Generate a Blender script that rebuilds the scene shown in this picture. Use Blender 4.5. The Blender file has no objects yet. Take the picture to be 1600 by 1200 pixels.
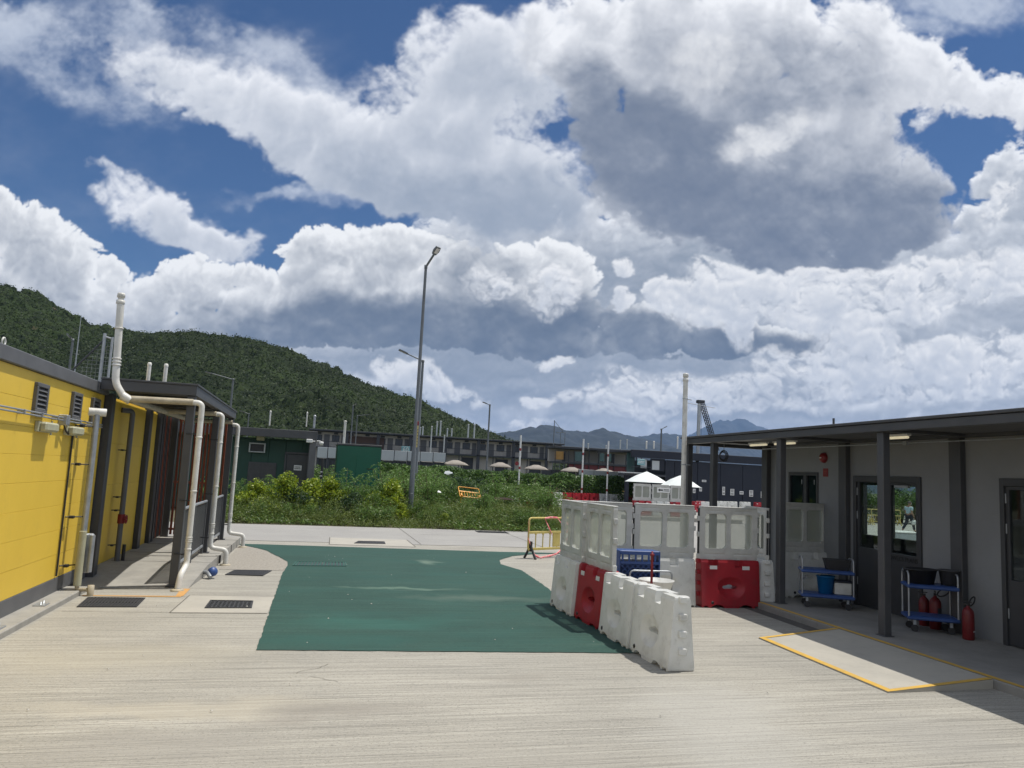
import bpy, bmesh, math, random
import numpy as np
from mathutils import Vector, Matrix, Euler
random.seed(7); rng = np.random.default_rng(7)
scene = bpy.context.scene
col = bpy.data.collections.new('scene'); scene.collection.children.link(col)

# ------------------------------------------------------------------ camera
FPX = 1187.0
_up = np.array([490., -9900., FPX]); _up /= np.linalg.norm(_up)
_fw = np.array([-300., 0., FPX]); _fw -= _up * _fw.dot(_up); _fw /= np.linalg.norm(_fw)
_rt = np.cross(_fw, _up)
if _rt[0] < 0: _rt = -_rt
RM = np.stack([_rt, _fw, _up])           # rows: world axes seen in (right, down, forward)
CAM = np.array([0., 0., 2.0])
def aty(px, py, Y):                       # a far point at depth Y
    d = RM @ np.array([px - 800., py - 600., FPX]); return Vector(CAM + d * (Y / d[1]))
cr, cu, cf = RM @ np.array([1., 0, 0]), RM @ np.array([0, -1., 0]), RM @ np.array([0, 0, 1.])
cam_data = bpy.data.cameras.new('camera'); cam = bpy.data.objects.new('camera', cam_data)
scene.collection.objects.link(cam); scene.camera = cam
cam_data.sensor_width = 36.0; cam_data.lens = FPX / 1600 * 36.0
cam_data.clip_start = 0.05; cam_data.clip_end = 30000
cam.matrix_world = Matrix(((cr[0], cu[0], -cf[0], CAM[0]), (cr[1], cu[1], -cf[1], CAM[1]), (cr[2], cu[2], -cf[2], CAM[2]), (0, 0, 0, 1)))

# ------------------------------------------------------------------ sun, sky, exposure
SUND = Vector((0.34, 0.045, 1.0)).normalized()
sl = bpy.data.lights.new('sun', 'SUN'); sl.energy = 4.3; sl.angle = math.radians(0.5); sl.color = (1.0, 0.955, 0.88)
so = bpy.data.objects.new('sun', sl); scene.collection.objects.link(so)
so.rotation_euler = SUND.to_track_quat('Z', 'Y').to_euler(); so.location = (20, 5, 60)
scene.view_settings.view_transform = 'Standard'; scene.view_settings.look = 'None'
scene.view_settings.exposure = 0.0; scene.view_settings.gamma = 1.0; scene.view_settings.use_curve_mapping = False

world = bpy.data.worlds.new('World'); scene.world = world; world.use_nodes = True
NT = world.node_tree; NT.nodes.clear()
def N(t, **kw):
    n = NT.nodes.new(t)
    for k, v in kw.items(): setattr(n, k, v)
    return n
def LK(a, b): NT.links.new(a, b)
def setin(n, i, v):
    if hasattr(v, 'is_output') or isinstance(v, bpy.types.NodeSocket): LK(v, n.inputs[i])
    else: n.inputs[i].default_value = v
def MA(op, a, b=None, c=None, clamp=False):
    n = N('ShaderNodeMath', operation=op, use_clamp=clamp); setin(n, 0, a)
    if b is not None: setin(n, 1, b)
    if c is not None: setin(n, 2, c)
    return n.outputs[0]
def VM(op, a, b=None, s=None):
    n = N('ShaderNodeVectorMath', operation=op); setin(n, 0, a)
    if b is not None: setin(n, 1, b)
    if s is not None: setin(n, 3, s)
    return n.outputs['Value'] if op in ('DOT_PRODUCT', 'LENGTH') else n.outputs[0]
def MR(v, a, b, c=0.0, d=1.0, interp='SMOOTHSTEP'):
    n = N('ShaderNodeMapRange', interpolation_type=interp); setin(n, 0, v)
    for i, q in enumerate((a, b, c, d)): n.inputs[i + 1].default_value = q
    return n.outputs[0]
def NOISE(vec, scale, detail=6, rough=0.55, lac=2.0, dist=0.0):
    n = N('ShaderNodeTexNoise', noise_dimensions='3D'); LK(vec, n.inputs['Vector'])
    n.inputs['Scale'].default_value = scale; n.inputs['Detail'].default_value = detail
    n.inputs['Roughness'].default_value = rough; n.inputs['Lacunarity'].default_value = lac; n.inputs['Distortion'].default_value = dist
    return n
tc = N('ShaderNodeTexCoord').outputs['Generated']
dirn = VM('NORMALIZE', tc)
# the part of the sky in front, flattened onto a plane at right angles to (cf): u right, v up, 1 unit = 18.6 degrees
c_ = VM('DOT_PRODUCT', dirn, tuple(cf)); c_s = MA('MAXIMUM', c_, 0.12)
u_ = MA('DIVIDE', VM('DOT_PRODUCT', dirn, tuple(cr)), c_s); v_ = MA('DIVIDE', VM('DOT_PRODUCT', dirn, tuple(cu)), c_s)
cmb = N('ShaderNodeCombineXYZ'); LK(u_, cmb.inputs[0]); LK(v_, cmb.inputs[1])
SKY_RES = 0.7
# ---- clouds worked out from noise: density first, then light let down through it from the sun's side
def _h(a, b_, seed):
    n = (a * 374761393 + b_ * 668265263 + seed * 982451653) & 0x7fffffff; n = ((n ^ (n >> 13)) * 1274126177) & 0x7fffffff
    return ((n ^ (n >> 16)) & 0xffff).astype(np.float32) / 65535.0
def _tab(seed, n=256):
    i, j = np.meshgrid(np.arange(n), np.arange(n), indexing='ij'); return _h(i, j, seed)
def vn(x, y, seed):
    T = _tab(seed); xi = np.floor(x).astype(np.int32); yi = np.floor(y).astype(np.int32); u = (x - xi).astype(np.float32); v = (y - yi).astype(np.float32)
    u = u * u * (3 - 2 * u); v = v * v * (3 - 2 * v); a, b_ = xi & 255, yi & 255; a1, b1 = (a + 1) & 255, (b_ + 1) & 255
    return (T[a, b_] * (1 - u) + T[a1, b_] * u) * (1 - v) + (T[a, b1] * (1 - u) + T[a1, b1] * u) * v
def fb(x, y, o, seed, g=.5, l=2.03):
    s = 0; a = 1; t = 0
    for i in range(o): s = s + a * vn(x + 13.7 * i, y - 7.3 * i, seed + i); t += a; a *= g; x = x * l; y = y * l
    return s / t
def puffs(x, y, seed):
    """rounded heads: 1 in the middle of each, 0 between"""
    TX, TY, TR = _tab(seed), _tab(seed + 3), _tab(seed + 7); xi = np.floor(x).astype(np.int32); yi = np.floor(y).astype(np.int32); best = np.zeros(x.shape, np.float32)
    for dx in (-1, 0, 1):
        for dy in (-1, 0, 1):
            a, b_ = (xi + dx) & 255, (yi + dy) & 255; r = .62 + .33 * TR[a, b_]
            d2 = (x - (xi + dx) - TX[a, b_]) ** 2 + (y - (yi + dy) - TY[a, b_]) ** 2
            best = np.maximum(best, (1 - d2 / (r * r)))
    return np.sqrt(np.clip(best, 0, 1))
def cauli(x, y, seed, o=4, g=.52):
    s = 0; a = 1; t = 0
    for i in range(o): s = s + a * puffs(x + 5.1 * i, y + 2.7 * i, seed + 11 * i); t += a; a *= g; x = x * 2.1; y = y * 2.1
    return s / t
def ss(v, a, b_):
    t = np.clip((v - a) / (b_ - a), 0, 1); return t * t * (3 - 2 * t)
def ell(X, Y, cx, cy, rx, ry, rot, w):
    c, s = math.cos(math.radians(rot)), math.sin(math.radians(rot)); dx, dy = X - cx, Y - cy
    d = np.sqrt(((dx * c + dy * s) / rx) ** 2 + ((-dx * s + dy * c) / ry) ** 2)
    return (w * ss(-d, -1.35, -.35)).astype(np.float32)
def shift(A, dx, dy):
    B = np.zeros_like(A); H, W = A.shape; dx = int(round(dx)); dy = int(round(dy))
    ys, yd = (slice(0, H - dy), slice(dy, H)) if dy >= 0 else (slice(-dy, H), slice(0, H + dy))
    xs, xd = (slice(0, W - dx), slice(dx, W)) if dx >= 0 else (slice(-dx, W), slice(0, W + dx))
    B[yd, xd] = A[ys, xs]; return B
def sunlight(D, sc, reach=110, k=1.0, lx=-.28, ly=1.0):
    """light left after passing the density that lies sunwards (rows run downwards)"""
    tau = np.zeros_like(D); s = 2.0; tot = 0
    while s < reach: 
        ds = max(1.5, s * .22); tau += shift(D, lx * s * sc, ly * s * sc) * ds; s += ds
    return np.exp(-tau * k / reach)
PX0, PX1, PY0, PY1, PS = -260., 1860., -240., 800., SKY_RES
def front_clouds():
    W, H = int((PX1 - PX0) * PS), int((PY1 - PY0) * PS)
    X, Y = np.meshgrid((PX0 + (np.arange(W) + .5) / PS).astype(np.float32), (PY0 + (np.arange(H) + .5) / PS).astype(np.float32))
    wx = (fb(X / 170, Y / 130, 6, 3, .6) - .5); wy = (fb(X / 170 + 40, Y / 130, 6, 9, .6) - .5)
    Xw, Yw = X + wx * 190, Y + wy * 140
    wx2 = (fb(X / 60, Y / 50, 5, 23, .6) - .5); wy2 = (fb(X / 60 + 40, Y / 50, 5, 29, .6) - .5)
    Xs, Ys = X + wx * 50 + wx2 * 50, Y + wy * 34 + wy2 * 36
    low = ss(Y, 380, 700)                                   # flatter, smaller heads towards the horizon
    out = []
    nb = fb(X / 120, Y / 80, 5, 77, .58); nb2 = fb(X / 38, Y / 28, 4, 83, .58)
    def layer(shapes, nscale, amp_c, amp_f, edge, bright, dark, k, reach, warp=0, seed=0, thick=1.0, ysq=1.0, extra=None, off=0.0, amb=.0, opac=1.0, lump=1.0):
        XX, YY = (Xw, Yw) if warp else (Xs, Ys); cov = 0
        for q in shapes: cov = cov + ell(XX, YY, *q)
        cov = np.minimum(cov, .92)
        ca = cauli(Xs / nscale, Ys * ysq / nscale, 31 + seed, 4, .58); f = fb(Xs / nscale * .7, Ys * ysq / nscale * .7, 6, 61 + seed, .58); ff = fb(X / 13, Y * ysq / 12, 4, 91 + seed, .62)
        pr = np.clip(cov * 2.6, .0, 1); d = cov + (amp_c * (ca - .55) + amp_f * (f - .5) + .22 * amp_f * (ff - .5)) * pr - .5 + off * pr + .10 * (nb - .5) * pr
        al = ss(d / (edge * (.55 + 1.1 * nb)), -1, 1)
        D = np.clip(d * .6 + .25 + lump * (1.5 * (ca - .58) + 1.1 * (f - .5)), 0, 1.3) * thick * al
        L1 = sunlight(D, PS, reach, k); L2 = sunlight(D, PS, reach * .22, k * .75)
        rel = (ca - shift(ca, -2 * PS, 5 * PS)) * .30 + (f - shift(f, -3 * PS, 8 * PS)) * .6
        sh = L1 * .50 + L2 * .62 + rel * (.3 + .7 * L1) * lump + amb * (1 - al) + .16 * (nb2 - .5)
        if extra is not None:
            ex = np.clip(extra(XX, YY), 0, 1); ex = np.clip(ex * (1.2 + 1.5 * (nb - .5)) - .65 * (ca - .5) * ex - .7 * (nb2 - .5) * ex, 0, 2); ex = .97 * (1 - np.exp(-2.1 * ex))
            sh = sh * (1 - ex)
        out.append((al * opac, np.clip(sh, 0, 1.15), bright, dark))
    def blobs(lst): return lambda A, B_: np.clip(sum(ell(A, B_, *q) for q in lst), 0, .97)
    # 1 veil of thin high cloud, left and top
    layer([(100, 90, 230, 75, 18, .55), (-120, 60, 200, 90, 10, .45), (300, 60, 240, 60, 25, .36), (420, 130, 190, 60, 28, .35), (1500, -60, 200, 90, 0, .5), (560, 330, 150, 26, 6, .40), (440, 310, 110, 14, 4, .3), (760, -190, 500, 70, 0, .5), (1430, 20, 90, 26, 10, .4)],
          95, .10, 1.25, .40, (.74, .79, .88), (.42, .50, .64), 1.0, 60, 1, 1, .8, 1.25, opac=.78, lump=.7)
    # 2 the grey-white deck behind everything near the horizon
    layer([(800, 660, 1700, 110, 0, .80), (1250, 560, 760, 120, 0, .70), (1560, 470, 260, 130, 0, .62), (560, 610, 260, 60, 6, .6), (1000, 430, 420, 130, 0, .85), (1420, 480, 340, 70, 0, .6), (1560, 330, 60, 130, 14, .55), (-100, 520, 260, 130, 0, .7)],
          46, .95, 1.0, .16, (.93, .95, .99), (.22, .27, .35), 1.25, 60, 0, 2, 1.0, 2.2,
          blobs([(800, 565, 560, 26, 1, .45), (980, 596, 420, 12, 2, .34), (760, 618, 240, 20, 0, .38), (1300, 625, 300, 12, -2, .25), (1500, 590, 200, 16, 3, .2), (1080, 655, 300, 10, 0, .28), (1030, 440, 200, 60, 0, .45), (1340, 500, 160, 30, 14, .22)]), off=.14, lump=1.2)
    # 3 high streaming mass from upper left to the middle
    layer([(330, 140, 170, 60, 24, .50), (480, 210, 220, 70, 27, .66), (650, 190, 170, 100, 10, .50), (720, 280, 220, 90, 14, .66), (585, 285, 120, 45, 20, .42), (850, 90, 190, 90, -14, .8), (800, 225, 130, 80, 0, .45), (245, 335, 125, 36, 24, .62), (300, 355, 80, 40, 30, .35), (200, 300, 110, 20, 10, .25), (700, 80, 90, 50, -25, .4)],
          70, .55, 1.45, .32, (.90, .92, .97), (.30, .36, .46), 1.25, 110, 1, 3, 1.0, 1.0,
          blobs([(740, 322, 180, 50, 6, .66), (640, 262, 90, 26, 10, .2), (560, 300, 60, 20, 10, .15), (900, 300, 100, 60, 0, .35), (330, 370, 70, 20, 25, .12)]), off=.06, lump=.9)
    # 4 the great dark-bellied mass, upper right of centre
    layer([(1100, 70, 300, 120, 0, .95), (1010, 190, 140, 95, 20, .8), (1190, 270, 290, 130, 14, .95), (1060, 320, 150, 80, 10, .6), (1370, 110, 150, 100, 20, .7), (1500, 140, 160, 38, 14, .6), (1300, 340, 190, 60, -2, .7), (1330, 50, 150, 110, 0, .6), (1640, 170, 120, 44, 10, .6), (940, 20, 120, 80, 0, .6), (965, 130, 70, 70, 0, .5), (1010, 160, 110, 100, 0, .9)],
          62, .62, 1.25, .19, (.95, .965, 1.0), (.128, .168, .25), .95, 130, 1, 4, 1.0, 1.0,
          blobs([(985, 190, 120, 80, 20, .8), (1150, 300, 260, 95, 12, 1.0), (1050, 240, 140, 90, 30, .6), (1310, 350, 230, 60, -2, .85), (1250, 110, 130, 80, -10, .50), (1180, 180, 120, 30, -10, .25), (1120, 370, 190, 34, 4, .5), (1390, 250, 70, 60, 0, .25), (1420, 310, 90, 50, 0, .35), (1020, 60, 90, 40, 0, .12)]), off=.0, amb=.12, lump=.9)
    # a sunlit break in it
    layer([(1240, 209, 75, 34, -18, .62), (1130, 95, 90, 60, 10, .42)], 40, .4, .9, .5, (1.0, 1.0, 1.0), (.7, .74, .82), .3, 30, 1, 7, 1.0, 1.0, opac=.75)
    # 5 cumulus towers: left edge, centre left
    layer([(60, 400, 120, 70, 18, .95), (-60, 400, 160, 110, 0, .9), (120, 480, 110, 80, 0, .85), (330, 475, 125, 66, 0, .95), (290, 428, 60, 34, 0, .7), (215, 520, 120, 44, 0, .9), (560, 430, 150, 78, 0, 1.0), (500, 395, 60, 40, 0, .6), (640, 420, 90, 60, 10, .7), (720, 440, 110, 60, 0, .7), (840, 440, 100, 72, 0, .75), (640, 500, 330, 50, 2, 1.0), (450, 500, 110, 45, 0, .7), (880, 520, 330, 42, 2, .9), (1130, 530, 190, 22, 4, .8)],
          38, .95, .45, .06, (.98, .99, 1.0), (.095, .135, .205), .9, 90, 0, 5, 1.0, 1.1,
          blobs([(650, 528, 360, 52, 3, 1.1), (470, 520, 80, 50, -30, .8), (920, 540, 380, 42, 2, 1.1), (1150, 540, 200, 18, 3, .9), (580, 490, 110, 26, 0, .4), (790, 500, 120, 46, 0, .6), (760, 430, 70, 40, 0, .35), (930, 500, 80, 40, 0, .6), (730, 380, 60, 30, 0, .2), (400, 530, 60, 20, 0, .3)]), lump=1.15)
    # 6 small bright heads in front of the dark band
    layer([(1085, 480, 74, 40, 4, .95), (1040, 468, 36, 28, 0, .6), (970, 421, 20, 18, 0, .75), (970, 474, 20, 22, -10, .75), (1165, 518, 26, 30, 0, .7), (862, 450, 60, 54, 0, .40), (690, 600, 90, 26, 20, .42), (950, 620, 160, 22, 0, .36), (1300, 570, 160, 34, 0, .45), (1420, 610, 200, 30, 0, .45), (1560, 560, 90, 60, 0, .45), (1240, 440, 120, 26, 0, .4), (760, 445, 50, 40, 0, .35), (1000, 590, 100, 16, 0, .3), (1478, 555, 54, 30, 0, .9), (1250, 482, 120, 40, 6, .55), (1330, 522, 90, 30, 12, .55), (1140, 430, 70, 22, 10, .45), (1420, 470, 100, 44, 0, .5), (868, 566, 30, 11, 0, .6), (1430, 418, 70, 24, 0, .55), (1300, 420, 70, 16, -4, .5), (1550, 430, 80, 50, 0, .5), (1560, 310, 36, 60, 20, .4), (620, 588, 60, 22, 30, .5), (840, 630, 28, 10, 0, .6), (830, 662, 70, 14, 0, .4), (1180, 636, 160, 20, 3, .33), (1000, 650, 130, 14, 0, .33), (1130, 605, 130, 18, 0, .30), (1380, 590, 120, 18, 0, .4)],
          24, .85, .85, .24, (.99, .99, 1.0), (.34, .41, .53), 1.0, 50, 0, 6, 1.0, 1.2, opac=.86)
    A = np.zeros_like(X); C = np.zeros(X.shape + (3,), np.float32)
    for al, sh, b_, d_ in out:
        t = np.clip(sh, 0, 1)[..., None] ** .92; c = np.array(d_, np.float32) * (1 - t) + np.array(b_, np.float32) * t
        C = C * (1 - al[..., None]) + c * al[..., None]; A = A * (1 - al) + al
    C = C / np.maximum(A, 1e-3)[..., None]
    return np.dstack([C, A]).astype(np.float32)

def round_clouds(W=1024, H=512):
    """the rest of the sky: broken cumulus all round, on a flat layer overhead"""
    lo = (np.arange(W) + .5) / W * 2 * np.pi - np.pi; la = (np.arange(H) + .5) / H * np.pi - np.pi / 2
    LO, LA = np.meshgrid(lo.astype(np.float32), la.astype(np.float32)); z = np.sin(LA); c = np.cos(LA)
    x = np.cos(LO) * c; y = np.sin(LO) * c; q = np.maximum(z, 0) + .22; X, Y = x / q * 2.2 + 60, y / q * 2.2 + 60
    f = fb(X, Y, 6, 5, .55); ca = cauli(X * 2, Y * 2, 9, 3); d = f - .47 + .30 * (ca - .5); al = ss(d, -.04, .10) * np.clip((z + .1) * 8, 0, 1)
    t = np.clip(1 - 2.2 * np.clip(d, 0, 1) * (1 - .5 * z) + .35 * (fb(X * 2 + 9, Y * 2, 4, 44) - .5), 0, 1)[..., None]
    C = np.array((.30, .37, .48), np.float32) * (1 - t) + np.array((.92, .95, 1.0), np.float32) * t
    return np.dstack([C, al]).astype(np.float32)

def image(name, A):
    im = bpy.data.images.new(name, A.shape[1], A.shape[0], alpha=True, float_buffer=True); im.colorspace_settings.name = 'Non-Color'; im.alpha_mode = 'CHANNEL_PACKED'
    im.pixels.foreach_set(np.ascontiguousarray(A).reshape(-1)); im.update(); return im
FC = front_clouds()
xx = np.linspace(0, 1, FC.shape[1]); yy = np.linspace(0, 1, FC.shape[0])
timg = N('ShaderNodeTexImage', extension='EXTEND', interpolation='Cubic'); timg.image = image('cloud_map_front', FC[::-1])
uvm = N('ShaderNodeMapping'); LK(cmb.outputs[0], uvm.inputs[0])
sx, sy = FPX / (PX1 - PX0), FPX / (PY1 - PY0)
uvm.inputs['Scale'].default_value = (sx, sy, 1); uvm.inputs['Location'].default_value = ((800 - PX0) / (PX1 - PX0), (PY1 - 600) / (PY1 - PY0), 0)
LK(uvm.outputs[0], timg.inputs[0])
envt = N('ShaderNodeTexImage', interpolation='Linear'); envt.image = image('cloud_map_round', round_clouds())
sd = N('ShaderNodeSeparateXYZ'); LK(dirn, sd.inputs[0]); ll = N('ShaderNodeCombineXYZ')
LK(MA('MULTIPLY_ADD', MA('ARCTAN2', sd.outputs[1], sd.outputs[0]), 1 / (2 * math.pi), .5), ll.inputs[0]); LK(MA('MULTIPLY_ADD', MA('ARCSINE', sd.outputs[2]), 1 / math.pi, .5), ll.inputs[1]); LK(ll.outputs[0], envt.inputs[0])
spx = N('ShaderNodeSeparateXYZ'); LK(uvm.outputs[0], spx.inputs[0])
def EDGE(v, a): return MA('MULTIPLY', MR(v, 0.0, a), MR(v, 1.0, 1.0 - a))
wgt = MA('MULTIPLY', MA('MULTIPLY', EDGE(spx.outputs[0], .10), EDGE(spx.outputs[1], .16)), MR(c_, .13, .2))
mc = N('ShaderNodeMix', data_type='RGBA'); LK(wgt, mc.inputs[0]); LK(envt.outputs[0], mc.inputs[6]); LK(timg.outputs[0], mc.inputs[7])
ma = N('ShaderNodeMix', data_type='FLOAT'); LK(wgt, ma.inputs[0]); LK(envt.outputs[1], ma.inputs[2]); LK(timg.outputs[1], ma.inputs[3])
cloud_col = mc.outputs[2]; alpha = ma.outputs[0]
sky = N('ShaderNodeTexSky', sky_type='NISHITA'); sky.sun_disc = False
sky.sun_elevation = math.asin(SUND.z); sky.sun_rotation = math.atan2(SUND.x, SUND.y)
sky.air_density = 1.0; sky.dust_density = 0.1; sky.ozone_density = 4.0
bgs = N('ShaderNodeBackground'); LK(VM('MULTIPLY', sky.outputs[0], (0.62, 0.86, 1.12)), bgs.inputs[0]); bgs.inputs[1].default_value = 0.058
bgc = N('ShaderNodeBackground'); LK(cloud_col, bgc.inputs[0]); bgc.inputs[1].default_value = 0.98
mx = N('ShaderNodeMixShader'); LK(alpha, mx.inputs[0]); LK(bgs.outputs[0], mx.inputs[1]); LK(bgc.outputs[0], mx.inputs[2])
ow = N('ShaderNodeOutputWorld'); LK(mx.outputs[0], ow.inputs[0])
world.cycles.sampling_method = 'MANUAL'; world.cycles.sample_map_resolution = 1024

# ------------------------------------------------------------------ helpers: objects
def tag(o, label=None, cat=None, group=None, kind=None):
    if label: o['label'] = label
    if cat: o['category'] = cat
    if group: o['group'] = group
    if kind: o['kind'] = kind
    return o
def thing(name, label, cat, loc=(0, 0, 0), rz=0.0, group=None):
    o = bpy.data.objects.new(name, None); col.objects.link(o)
    o.empty_display_size = 0.2; o.location = loc; o.rotation_euler = (0, 0, rz)
    return tag(o, label, cat, group)
def copy_tree(o, parent=None):
    c = o.copy(); col.objects.link(c)
    if parent: c.parent = parent
    for ch in list(o.children): copy_tree(ch, c)
    return c
def place(o, loc, rz=0.0, label=None, s=None):
    o.location = loc; o.rotation_euler = (0, 0, rz)
    if label: o['label'] = label
    if s: o.scale = (s, s, s) if isinstance(s, (int, float)) else s
    return o
def link_mesh(name, me, parent=None):
    o = bpy.data.objects.new(name, me); col.objects.link(o)
    if parent: o.parent = parent
    return o

class MB:
    """collects shapes, then becomes ONE mesh object"""
    def __init__(s): s.v = []; s.f = []; s.sm = []; s.mi = []; s.cm = 0
    def add(s, vs, fs, smooth=False):
        n = len(s.v); s.v += [tuple(v) for v in vs]
        s.f += [tuple(i + n for i in f) for f in fs]; s.sm += [smooth] * len(fs); s.mi += [s.cm] * len(fs); return s
    def box(s, x0, x1, y0, y1, z0, z1):
        if x0 > x1: x0, x1 = x1, x0
        if y0 > y1: y0, y1 = y1, y0
        if z0 > z1: z0, z1 = z1, z0
        v = [(x0, y0, z0), (x1, y0, z0), (x1, y1, z0), (x0, y1, z0), (x0, y0, z1), (x1, y0, z1), (x1, y1, z1), (x0, y1, z1)]
        return s.add(v, [(0, 3, 2, 1), (4, 5, 6, 7), (0, 1, 5, 4), (1, 2, 6, 5), (2, 3, 7, 6), (3, 0, 4, 7)])
    def bbox(s, x0, x1, y0, y1, z0, z1, b=0.006):
        """box with bevelled edges"""
        bm = bmesh.new(); bmesh.ops.create_cube(bm, size=1.0)
        for v in bm.verts:
            v.co = Vector(((x0 + x1) / 2 + v.co.x * abs(x1 - x0), (y0 + y1) / 2 + v.co.y * abs(y1 - y0), (z0 + z1) / 2 + v.co.z * abs(z1 - z0)))
        b = min(b, abs(x1 - x0) * .45, abs(y1 - y0) * .45, abs(z1 - z0) * .45)
        bmesh.ops.bevel(bm, geom=bm.edges[:], offset=b, segments=1, affect='EDGES')
        return s.frombm(bm)
    def frombm(s, bm, smooth=False):
        bm.verts.ensure_lookup_table()
        s.add([v.co[:] for v in bm.verts], [[v.index for v in f.verts] for f in bm.faces], smooth); bm.free(); return s
    def quad(s, a, b, c, d): return s.add([a, b, c, d], [(0, 1, 2, 3)])
    def tube(s, pts, r, n=10, cap=True, r2=None):
        pts = [Vector(p) for p in pts]; m = len(pts); vs = []; prev = None
        for i, p in enumerate(pts):
            t = (pts[min(i + 1, m - 1)] - pts[max(i - 1, 0)]).normalized()
            if prev is None:
                a = t.cross(Vector((0, 0, 1)))
                if a.length < 1e-3: a = t.cross(Vector((1, 0, 0)))
                a.normalize()
            else:
                a = prev - t * prev.dot(t); a.normalize()
            prev = a; b = t.cross(a)
            rr = r if r2 is None else r + (r2 - r) * i / (m - 1)
            for k in range(n):
                w = 2 * math.pi * k / n; vs.append(p + (a * math.cos(w) + b * math.sin(w)) * rr)
        fs = [(i * n + k, i * n + (k + 1) % n, (i + 1) * n + (k + 1) % n, (i + 1) * n + k) for i in range(m - 1) for k in range(n)]
        s.add(vs, fs, True)
        if cap: s.add(vs[:n], [tuple(range(n))[::-1]]); s.add(vs[-n:], [tuple(range(n))])
        return s
    def lathe(s, prof, n=16, c=(0, 0), smooth=True):
        vs = [(c[0] + r * math.cos(2 * math.pi * k / n), c[1] + r * math.sin(2 * math.pi * k / n), z) for r, z in prof for k in range(n)]
        fs = [(i * n + k, i * n + (k + 1) % n, (i + 1) * n + (k + 1) % n, (i + 1) * n + k) for i in range(len(prof) - 1) for k in range(n)]
        return s.add(vs, fs, smooth)
    def prism(s, poly, z0, z1):
        n = len(poly); v = [(x, y, z0) for x, y in poly] + [(x, y, z1) for x, y in poly]
        return s.add(v, [tuple(range(n))[::-1], tuple(range(n, 2 * n))] + [(i, (i + 1) % n, n + (i + 1) % n, n + i) for i in range(n)])
    def prism_y(s, poly, y0, y1):     # poly in (x, z)
        n = len(poly); v = [(x, y0, z) for x, z in poly] + [(x, y1, z) for x, z in poly]
        return s.add(v, [tuple(range(n)), tuple(range(n, 2 * n))[::-1]] + [(i, n + i, n + (i + 1) % n, (i + 1) % n) for i in range(n)])
    def sheet(s, poly, z): return s.add([(x, y, z) for x, y in poly], [tuple(range(len(poly)))])
    def mesh(s, name, mats, sharp=None):
        me = bpy.data.meshes.new(name); me.from_pydata(s.v, [], s.f); me.polygons.foreach_set('use_smooth', s.sm)
        if not isinstance(mats, (list, tuple)): mats = [mats]
        for m in mats: me.materials.append(m)
        me.polygons.foreach_set('material_index', s.mi)
        me.update(); return me
    def build(s, name, mat, parent=None, local=False):
        """vertices are world coordinates unless local; they are brought into the parent's frame"""
        o = link_mesh(name, s.mesh(name, mat), parent)
        if parent and not local:
            M = Matrix.Translation(parent.location) @ parent.rotation_euler.to_matrix().to_4x4()
            q = parent.parent
            if q: M = (Matrix.Translation(q.location) @ q.rotation_euler.to_matrix().to_4x4()) @ M
            o.data.transform(M.inverted())
        return o
def bend(p0, p1, p2, r=0.12, n=6):
    """points rounding the corner p1"""
    p0, p1, p2 = Vector(p0), Vector(p1), Vector(p2)
    a = p1 + (p0 - p1).normalized() * r; c = p1 + (p2 - p1).normalized() * r
    return [((1 - t) ** 2) * a + 2 * t * (1 - t) * p1 + t * t * c for t in [i / n for i in range(n + 1)]]
def pipepath(pts, r=0.12, n=6):
    out = [Vector(pts[0])]
    for i in range(1, len(pts) - 1): out += bend(pts[i - 1], pts[i], pts[i + 1], r, n)
    return out + [Vector(pts[-1])]

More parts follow.
